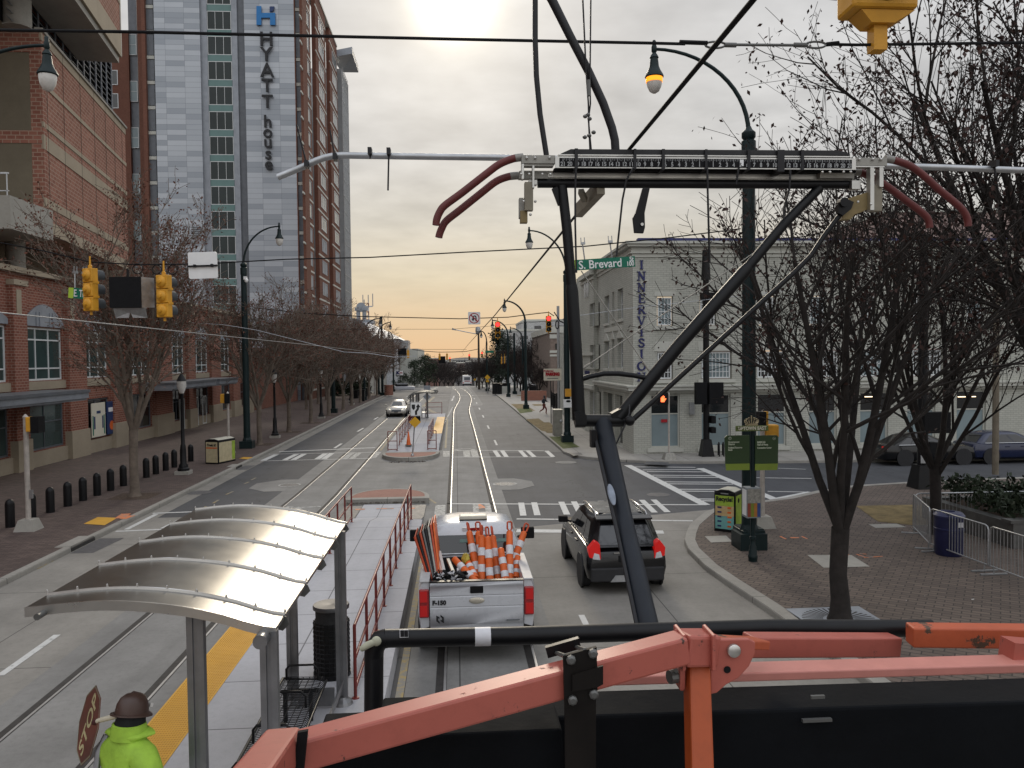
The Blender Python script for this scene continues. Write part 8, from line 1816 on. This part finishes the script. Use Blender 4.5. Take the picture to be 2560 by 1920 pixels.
def pantograph():
 c0=P(1766,400,YH);t=Thing('pantograph','trolley pantograph with a ruler scale on its head and black tubular arms','pantograph',c0)
 tl=lambda u: (u-1405)*.0066                    # the head hangs a touch low on the right
 L=lambda u,v,dy=0.0: P(u,v+tl(u),YH+dy)
 def bar(u0,u1,v0,v1,dy0,dy1,m,name,parent=None,**kw):
  k=MB();a,b,c,d=L(u0,v0,dy0),L(u1,v0,dy0),L(u1,v1,dy0),L(u0,v1,dy0);k.prism([d,c,b,a],Vector((0,dy1-dy0,0)));return t.part(name,k,m,parent=parent,world=True,**kw)
 k=MB();k.prism([L(1400,387),L(1402,384),L(1427,372.5),L(2095,371.5),L(2108,374),L(2124,380),L(2126,383)],(0,.05,0));t.part('carbon_strip',k,M['carbon'],world=True)
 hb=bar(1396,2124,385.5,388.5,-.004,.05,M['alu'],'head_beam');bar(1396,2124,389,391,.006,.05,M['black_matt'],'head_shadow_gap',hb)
 ru=bar(1388,2140,391,419.5,-.006,.0,M['alu'],'ruler');bar(1398.5,2130,394.5,416.5,-.0075,-.0062,M['black_matt'],'ruler_face',ru)
 k=MB()
 for i in range(-84,85):
  u=1766-i*17.07/4*1.0;ln_=9 if i % 4==0 else (6.5 if i % 2==0 else 5);w_=.7 if i % 4==0 else .4;a,b,c,d=L(u-w_,395,-.0082),L(u+w_,395,-.0082),L(u+w_,395+ln_,-.0082),L(u-w_,395+ln_,-.0082);k.poly([d,c,b,a])
 t.part('ruler_ticks',k,M['dull_white'],parent=ru,world=True)
 vs=MB();up=(L(1766,390)-L(1766,410)).normalized();xd=(L(2100,410)-L(1400,410)).normalized()
 for i in range(-21,22):
  if i==0: continue
  me=text_mesh(str(abs(i)),.0205,L(1766+i*17.07,410,-.0082),xd,up,.0003,.86,.0006);vs.add([v.co[:] for v in me.vertices],[tuple(p.vertices) for p in me.polygons]);bpy.data.meshes.remove(me)
 t.part('ruler_numbers',vs,M['dull_white'],parent=ru,world=True)
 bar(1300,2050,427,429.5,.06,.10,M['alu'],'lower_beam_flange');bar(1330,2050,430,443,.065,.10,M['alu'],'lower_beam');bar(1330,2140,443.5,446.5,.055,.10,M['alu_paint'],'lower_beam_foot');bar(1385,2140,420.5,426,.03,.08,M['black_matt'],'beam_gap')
 k=MB();k.tube([L(1344,459,.06),L(2126,457,.06)],.0158,14);t.part('cross_tube',k,M['black'],world=True,smooth=50)
 # end fittings
 for u0,u1,v0,v1,dy,m in ((1304,1388,388,409,.0,M['alu_paint']),(1306,1384,409.5,416,.005,M['alu_paint']),(1297,1370,428.5,447,.045,M['alu_paint']),(1304,1310,410,448,-.004,M['alu']),(1331,1336,414,470,-.004,M['alu']),(1312,1333,455,526,.0,M['bronze2']),(1298,1318,495,545,.03,M['alu_paint']),(1301,1319,527,557,.02,M['bronze']),(1322,1343,450,462,.03,M['alu'])): bar(u0,u1,v0,v1,dy,dy+.03,m,'end_bracket',bevel=.001)
 for u0,u1,v0,v1,dy,m in ((2140,2218,389,409,.0,M['alu_paint']),(2140,2212,409.5,413,.0,M['alu']),(2050,2136,424,441,.04,M['alu_paint']),(2176,2186,413,520,.0,M['alu']),(2199,2209,413,462,.0,M['alu']),(2178,2206,458,522,.01,M['bronze2']),(2130,2152,446,468,.03,M['alu'])): bar(u0,u1,v0,v1,dy,dy+.03,m,'end_bracket',bevel=.001)
 k=MB()
 for u,v in ((1317,395),(1338,395),(1374,394),(1303,436),(1323,436),(1356,436),(1376,436),(2149,393),(2183,393),(2203,393),(2056,426),(2075,426),(2109,425),(2127,425),(2145,500),(2177,505),(1338,504),(1326,537),(1309,504)): k.ball(L(u,v,-.006),.0052,.005,.0052,8,5)
 t.part('bolt',k,M['alu'],world=True,smooth=60)
 k=MB();k.prism([L(2178,474,.02),L(2178,515,.02),L(2150,527,.02),L(2138,531,.02),L(2127,544,.02),L(2104,545,.02),L(2110,520,.02),L(2124,490,.02),L(2160,478,.02)],(0,.03,0));t.part('yellow_bracket',k,M['bronze'],world=True,bevel=.002)
 k=MB();k.prism([L(2097,505,.0),L(2113,490,.0),L(2135,500,.0),L(2128,518,.0),L(2108,534,.0),L(2097,528,.0)],(0,.02,0));k.lathe([(.017,0),(.017,.03)],12,L(2112,500,-.01),(0,1,0));t.part('black_clamp',k,M['black'],world=True)
 # horns
 def horn(pts,r=.0135,dy=.02):
  path=[L(u,v-tl(u),dy) for u,v in pts];sp=smooth_poly3(path);k=MB();n=len(sp);q=max(2,n//7);k.tube(sp[q-1:],r,10);o=t.part('horn',k,M['horn'],world=True,smooth=60);k=MB();k.tube(sp[:q],r*1.03,10);t.part('horn_root',k,M['horn_grey'],parent=o,world=True,smooth=60)
 def smooth_poly3(p,k=5):
  out=[]
  for i in range(len(p)-1):
   p0,p1,p2,p3=[p[max(0,min(len(p)-1,j))] for j in (i-1,i,i+1,i+2)]
   for t_ in range(k): s_=t_/k;out.append(.5*((2*p1)+(p2-p0)*s_+(2*p0-5*p1+4*p2-p3)*s_*s_+(3*p1-p0-3*p2+p3)*s_**3))
  return out+[p[-1]]
 horn([(1308,393),(1282,397),(1248,411),(1214,436),(1155,482),(1113,513),(1100,529),(1092,548),(1090,563)]);horn([(1296,439),(1270,442),(1240,454),(1205,481),(1150,525),(1116,552),(1105,570),(1099,585),(1097,594)],.0135,.06)
 horn([(2212,397),(2240,402),(2279,417),(2318,447),(2345,472),(2392,511),(2410,530),(2419,550),(2420,566)]);horn([(2136,430),(2155,432),(2180,444),(2212,462),(2270,505),(2303,530),(2318,545),(2323,558),(2324,570)],.0135,.06)
 # arms
 kn=lambda u,v,dy=0: P(u,v,2.86+dy)
 k=MB();k.tube([L(1405,466,.06),P(1417,570,2.88),P(1429,716,2.87)],.0185,12);k.tube([P(1429,712,2.87),P(1430,728,2.87),P(1441,900,2.86),kn(1447,1050)],[.019,.0225,.0225,.024],14);la=t.part('left_arm',k,M['arm'],world=True,smooth=50)
 k=MB();k.tube([L(2048,466,.06),P(1960,560,2.88),P(1870,668,2.87)],.0185,12);k.tube([P(1872,665,2.87),P(1860,680,2.87),P(1700,860,2.86),kn(1548,1045)],[.019,.0235,.0235,.0235],14);t.part('right_arm',k,M['arm'],world=True,smooth=50)
 k=MB();k.tube([P(2107,528,2.86),P(2060,590,2.86),P(2027,640,2.86),P(1985,682,2.85),P(1577,1054,2.82)],.0092,10);t.part('control_rod',k,M['black'],world=True,smooth=60)
 k=MB();k.tube([P(1450,949,2.86),P(1475,941,2.86),P(1510,934,2.86),P(1545,934,2.86),P(1580,938,2.86),P(1622,946,2.86)],.0095,10);t.part('cross_brace',k,M['arm'],world=True,smooth=60)
 k=MB();k.tube([P(1450,926,2.86),P(1475,909,2.86)],.0042,8);k.tube([P(1475,909,2.86),P(1890,629,2.88)],.0022,6);k.tube([P(1453,677,2.87),P(1608,905,2.86)],.0022,6);k.tube([P(1608,905,2.86),P(1627,932,2.86)],.0042,8);t.part('tie_rod',k,M['alu_paint'],world=True,smooth=60)
 k=MB();k.tube([kn(1438,1051),kn(1560,1052)],.0225,16);k.lathe([(.028,0),(.028,.035)],14,kn(1438,1050),(1,0,0));t.part('knee_tube',k,M['arm'],world=True,smooth=50)
 k=MB();k.prism([kn(1436,1030,-.03),kn(1452,1028,-.03),kn(1467,1038,-.03),kn(1467,1062,-.03),kn(1440,1062,-.03)],(0,.05,0));t.part('knee_gusset',k,M['arm'],world=True);k=MB();k.prism([kn(1530,1034,-.02),kn(1552,1022,-.02),kn(1580,1030,-.02),kn(1572,1060,-.02),kn(1530,1064,-.02)],(0,.05,0));t.part('knee_gusset',k,M['arm'],world=True)
 k=MB();c=P(1574,1052,2.80);k.ball(c,.0185,.0185,.0185,16,10);t.part('rod_end',k,M['black'],world=True,smooth=60)
 k=MB();k.tube([P(1574,1012,2.83),P(1573,1034,2.81),P(1561,1066,2.80),P(1538,1115,2.79)],.003,6);t.part('thin_cable',k,M['zip'],world=True)
 A0,A1,A2=P(1507,1058,2.86),P(1558,1300,2.52),P(1636,1640,2.05);k=MB();k.tube([A0,A1,A2],.0315,20);lw=t.part('lower_arm',k,M['arm_blue'],world=True,smooth=50)
 k=MB();k.tube([P(1487,1090,2.80),P(1524,1250,2.54),P(1545,1340,2.42),P(1600,1600,2.08)],.0062,8);t.part('cable_channel',k,M['zip'],parent=lw,world=True)
 k=MB();a=P(1497,1075,2.79);k.box(a.x-.03,a.x-.012,a.y-.02,a.y+.02,a.z-.06,a.z+.0);k.tube([P(1480,1100,2.78),P(1492,1104,2.78)],.004,8);t.part('cable_clip',k,M['black'],parent=lw,world=True)
 axd=(A2-A1).normalized();
 for (u,v,yy,hh) in ((1529,1236,2.545,.055),(1565,1236,2.56,.05)):
  k=MB();c=P(u,v,yy);k.ball((0,0,0),.012,.006,hh,12,8);rot=Vector((0,0,1)).rotation_difference(axd);k.v=[tuple(c+rot @ Vector(p)) for p in k.v];t.part('pale_patch',k,plain('pale_patch',(.22,.25,.30),.6,0,.2,20),parent=lw,world=True,smooth=60) if u==1529 else None
 # strap and ties on the head
 k=MB();k.prism([P(1607,470,2.83),P(1625,470,2.83),P(1612,532,2.83),P(1613,568,2.83),P(1609,583,2.83),P(1586,582,2.83),P(1582,545,2.83),P(1590,530,2.83)],(0,.012,0));t.part('hanging_strap',k,M['black'],world=True,bevel=.002)
 k=MB();k.lathe([(.0055,0),(.0055,.004)],12,P(1605,561,2.825),(0,-1,0));t.part('strap_rivet',k,M['alu'],world=True)
 for u,w,v1 in ((1441,4,421),(1588,3.2,421),(1659,3.6,422),(1766,3,421),(1873,3.5,421),(1953,8.5,425),(2007,3.5,421)): bar(u-w,u+w,370.5,v1,-.0125,.055,M['zip'],'cable_tie')
 bar(1850,1859,396,412,-.0085,-.0081,M['letter_white'],'label_scrap')
 for pts in ([(1440,420),(1438,470),(1438,560),(1441,682)],[(1583,420),(1566,450),(1556,500),(1541,640)],[(1768,420),(1769,470),(1774,655)],[(1847,420),(1842,450),(1841,460)],[(1976,425),(1974,470),(1960,520),(1959,548)]):
  k=MB();k.tube([P(u,v+(0),YH-.012+.02*(v>470)) for u,v in pts],.0038,6);t.part('hanging_cable',k,M['zip'],world=True,smooth=60)
 k=MB();k.beam(P(1502,468,2.9),P(1446,528,3.2),.03,.05);k.beam(P(1452,478,2.95),P(1462,500,3.0),.02,.02);t.part('wire_clamp',k,M['bronze2'],world=True)
 k=MB();k.beam(P(1386,470,2.9),P(1402,512,2.9),.02,.02);t.part('short_stay',k,M['black'],world=True)
 return t
M['bronze2']=plain('grey_tan_cast',(.23,.205,.155),.55,.2,.2,10)
pantograph()
# galvanised conduit tied across behind the head
t=Thing('conduit_pipe','bent galvanised pipe running behind the pantograph head','pipe',P(1280,392,3.05));LP=lambda u,v,y=3.05: P(u,v,y);k=MB();k.tube([LP(694,443),LP(750,420),LP(790,402),LP(812,394),LP(835,389.5),LP(860,388.5),LP(1250,394),LP(1800,406),LP(2300,417),LP(2620,428)],.0122,14);t.part('pipe',k,M['galv'],world=True,smooth=60)
for a,b in (((767,411),(742,312)),((838,393),(825,326)),((925,379),(925.5,397)),((972,380),(970,476)),((2486,410),(2489,440))): k=MB();k.tube([LP(*a,3.035),LP(*b,3.035)],.0035,6);k.obox(LP(*a,3.03),(.007,0,0),(0,.02,0),(0,0,.012));t.part('cable_tie',k,M['zip'],world=True)
t=Thing('control_cable','thick black hose curving down to the head from above, thinner left one','cable',P(1364,385,YH));k=MB();k.tube([P(u,v,2.86) for u,v in ((1342,-150),(1338,-40),(1338,100),(1341,190),(1350,285),(1366,388))],.0098,10);t.part('hose',k,M['zip'],world=True,smooth=60)
t=Thing('control_cable','thickest black hose bending down to the head from above','cable',P(1540,375,YH));k=MB();k.tube([P(u,v,2.88) for u,v in ((1310,-120),(1345,-60),(1380,0),(1426,92),(1470,176),(1508,258),(1530,320),(1537,350),(1539,380))],[.0165]*3+[.0155]*6,12);t.part('hose',k,M['zip'],world=True,smooth=60)
t=Thing('hoist_rope','pair of thin ropes with clamps hanging onto the pantograph head','rope',P(1475,372,YH));k=MB();k.tube([P(u,v,2.86) for u,v in ((1453,-120),(1457,0),(1465,174),(1471,260),(1472,310),(1475,374))],.0032,6);k.tube([P(u,v,2.86) for u,v in ((1479,-120),(1477,0),(1475,202),(1476,260),(1471,300),(1478,374))],.0030,6);t.part('rope',k,M['zip'],world=True,smooth=60)
k=MB()
for u,v in ((1463,291),(1474,297),(1470,287),(1462,343),(1473,339),(1484,331)): k.ball(P(u,v,2.86),.0085,.0085,.007,8,6)
k.tube([P(1471,200,2.86),P(1472,240,2.86)],.007,6);t.part('rope_clamp',k,M['steel_dark'],world=True)

def basket():
 t=Thing('work_basket','salmon orange guard rails and black panel of the work platform in front','work platform',P(1500,1700,1.6))
 # sloped front rail with its end turned towards the viewer
 a,b=P(716,1886,1.30),P(1707,1617,1.47);n_=Vector((0,0,1));k=MB();k.beam(a,b,.052,.052);t.part('sloped_rail',k,M['salmon'],world=True,bevel=.005)
 k=MB();c=P(697,1893,1.295);k.beam(c+Vector((.0,.03,.004)),P(604,2010,.98),.056,.056);t.part('corner_rail',k,M['salmon'],world=True,bevel=.006)
 k=MB();p=P(752,1852,1.272);k.obox(P(752,1880,1.272),(.008,0,.001),(0,.004,0),(.004,0,.034));t.part('weld_scar',k,M['black_matt'],world=True)
 j0,j1=P(1700,1619,1.475),P(1778,1618,1.50);k=MB();k.beam(j0,j1,.056,.060);t.part('joint_block',k,M['salmon'],world=True,bevel=.006)
 for u in (1699,1772): k=MB();q=P(u,1618,1.487);k.obox(q,(.0035,0,.001),(0,.032,0),(0,0,.034));t.part('joint_flange',k,M['salmon'],world=True,bevel=.002)
 k=MB();k.prism([P(1776,1600,1.475),P(1873,1598,1.475),P(1889,1606,1.475),P(1888,1634,1.475),P(1873,1666,1.475),P(1846,1696,1.475),P(1816,1712,1.475),P(1792,1733,1.475),P(1777,1736,1.475)],(0,.012,0));hp=t.part('hinge_plate',k,M['salmon'],world=True,bevel=.002)
 k=MB();k.lathe([(.0125,0),(.0125,.007),(.010,.009),(.001,.0095)],20,P(1833,1625,1.474),(0,-1,0));t.part('hinge_pin',k,M['alu'],parent=hp,world=True,smooth=40)
 k=MB();k.lathe([(.0068,0),(.0068,.001)],14,P(1818,1674,1.474),(0,-1,0));t.part('pin_hole',k,M['black_matt'],parent=hp,world=True)
 k=MB();k.prism([P(1700,1650,1.475),P(1714,1650,1.475),P(1714,1722,1.475),P(1708,1729,1.475),P(1700,1727,1.475)],(0,.06,0));t.part('hinge_cheek',k,M['salmon'],world=True,bevel=.002)
 k=MB();k.lathe([(.013,0),(.013,.015)],12,P(1690,1690,1.49),(-1,-.3,0));k.tube([P(1684,1665,1.48),P(1692,1680,1.48)],.004,6);t.part('pin_head',k,M['steel_dark'],world=True)
 k=MB();k.beam(P(1741,1652,1.50),P(1752,2050,1.36),.042,.042,up=(0,1,0));t.part('post',k,M['post_orange'],world=True,bevel=.004)
 k=MB();k.beam(P(1776,1603,1.60),P(1900,1608,1.72),.05,.02);t.part('hinge_cap',k,M['salmon_worn'],world=True,bevel=.003)
 k=MB();k.beam(P(1868,1612,1.86),P(2236,1612,1.97),.05,.050);t.part('mid_rail',k,M['salmon'],world=True,bevel=.004)
 k=MB();k.beam(P(2273,1587,1.92),P(2700,1592,1.86),.05,.050);t.part('right_rail',k,M['salmon_worn'],world=True,bevel=.004)
 k=MB();k.beam(P(1500,1690,1.72),P(2600,1657,1.72),.065,.02);t.part('lower_rail',k,plain('lit_salmon_paint',(.50,.20,.165),.45,0,.12,8),world=True,bevel=.003)  # paler salmon puts the daylight on this rail's top into its colour
 k=MB();k.beam(P(2516,1625,1.74),P(2700,1640,1.74),.05,.05);t.part('rail_bracket',k,M['salmon'],world=True)
 # black panel
 k=MB();A0,A1=P(958,1742,1.66),P(2640,1690,1.66);dn=Vector((0,0,-.9));bk=Vector((0,-.12,0))
 k.add([A0,A1,A1+bk,A0+bk,A0+dn,A1+dn,A1+bk+dn,A0+bk+dn],[(0,1,2,3),(7,6,5,4),(0,4,5,1),(1,5,6,2),(2,6,7,3),(3,7,4,0)]);t.part('black_panel',k,M['panel_black'],world=True,bevel=.006)
 k=MB();q=P(800,1905,1.46);k.box(q.x,P(1400,1905,1.46).x,1.42,1.53,q.z-.8,q.z+.06);t.part('kick_panel',k,M['panel_black'],world=True,bevel=.005)
 k=MB();k.obox(P(2044,1742,1.532),(.014,0,0),(0,.003,0),(0,0,.003));k.obox(P(2042,1800,1.53),(.03,0,0),(0,.004,0),(0,0,.003));t.part('panel_latch',k,M['steel_dark'],world=True)
 # black handrail, elbow and clamp
 k=MB();k.tube([P(962,1596,1.96),P(1280,1590,1.97),P(1920,1570,2.05),P(2330,1571,2.0)],.0226,18);hr=t.part('black_handrail',k,M['black'],world=True,smooth=50)
 k=MB();k.tube([P(935,1640,1.96),P(934,1790,1.94),P(934,1960,1.92)],.0235,18);k.tube([P(934,1652,1.96),P(936,1620,1.96),P(950,1600,1.96),P(966,1596,1.96)],[.0235,.0245,.0245,.0235],16);t.part('handrail_post',k,M['black'],parent=hr,world=True,smooth=50)
 k=MB();k.tube([P(1187,1592,1.966),P(1226,1591,1.967)],.0231,18,caps=False);t.part('white_tape',k,M['reflect'],parent=hr,world=True,smooth=50)
 k=MB();q=P(1010,1584,1.935);k.obox(q,(.0105,0,0),(0,.0008,0),(0,0,.0095));st=t.part('label_frame',k,M['reflect'],parent=hr,world=True);k=MB();k.obox(P(1005.5,1584,1.9335),(.0045,0,0),(0,.0004,0),(0,0,.008));k.obox(P(1015.5,1584,1.9335),(.0045,0,0),(0,.0004,0),(0,0,.008));t.part('label_mark',k,M['letter_black'],parent=hr,world=True)
 k=MB();c=P(941,1603,1.925);k.ball(c,.012,.008,.012,12,8);k.tube([c,P(920,1612,1.925),P(903,1623,1.93)],[.008,.009,.007],8);t.part('rope_knot',k,M['rope'],world=True,smooth=60)
 k=MB();f=lambda u,v,y: P(u,v,y)
 k.prism([f(1408,1640,1.372),f(1492,1618,1.372),f(1494,1725,1.372),f(1480,1750,1.372),f(1412,1772,1.372)],(0,.008,0));k.prism([f(1431,1688,1.366),f(1508,1665,1.366),f(1508,1711,1.366),f(1495,1718,1.366),f(1431,1730,1.366)],(0,.005,0))
 k.prism([f(1412,1765,1.374),f(1490,1742,1.374),f(1490,2000,1.374),f(1414,2000,1.374)],(0,.008,0));cp=t.part('clamp_plate',k,plain('clamp_dark_brown',(.008,.006,.005),.6,0,.4,9,0,40,.2),world=True)
 k=MB();k.beam(f(1366,1630,1.46),f(1449,1606,1.46),.012,.020);t.part('clamp_back_bar',k,M['black'],parent=cp,world=True)
 k=MB()
 for u,v in ((1427,1648),(1482,1632),(1431,1749),(1484,1734)): k.lathe([(.0085,0),(.0085,.006),(.005,.009)],8,f(u,v,1.371),(0,-1,0))
 for u,v in ((1390,1632),(1440,1617)): k.tube([f(u,v,1.46),f(u+22,v+8,1.375)],.004,6)
 t.part('clamp_bolt',k,M['steel_dark'],parent=cp,world=True,smooth=40)
 return t
basket()
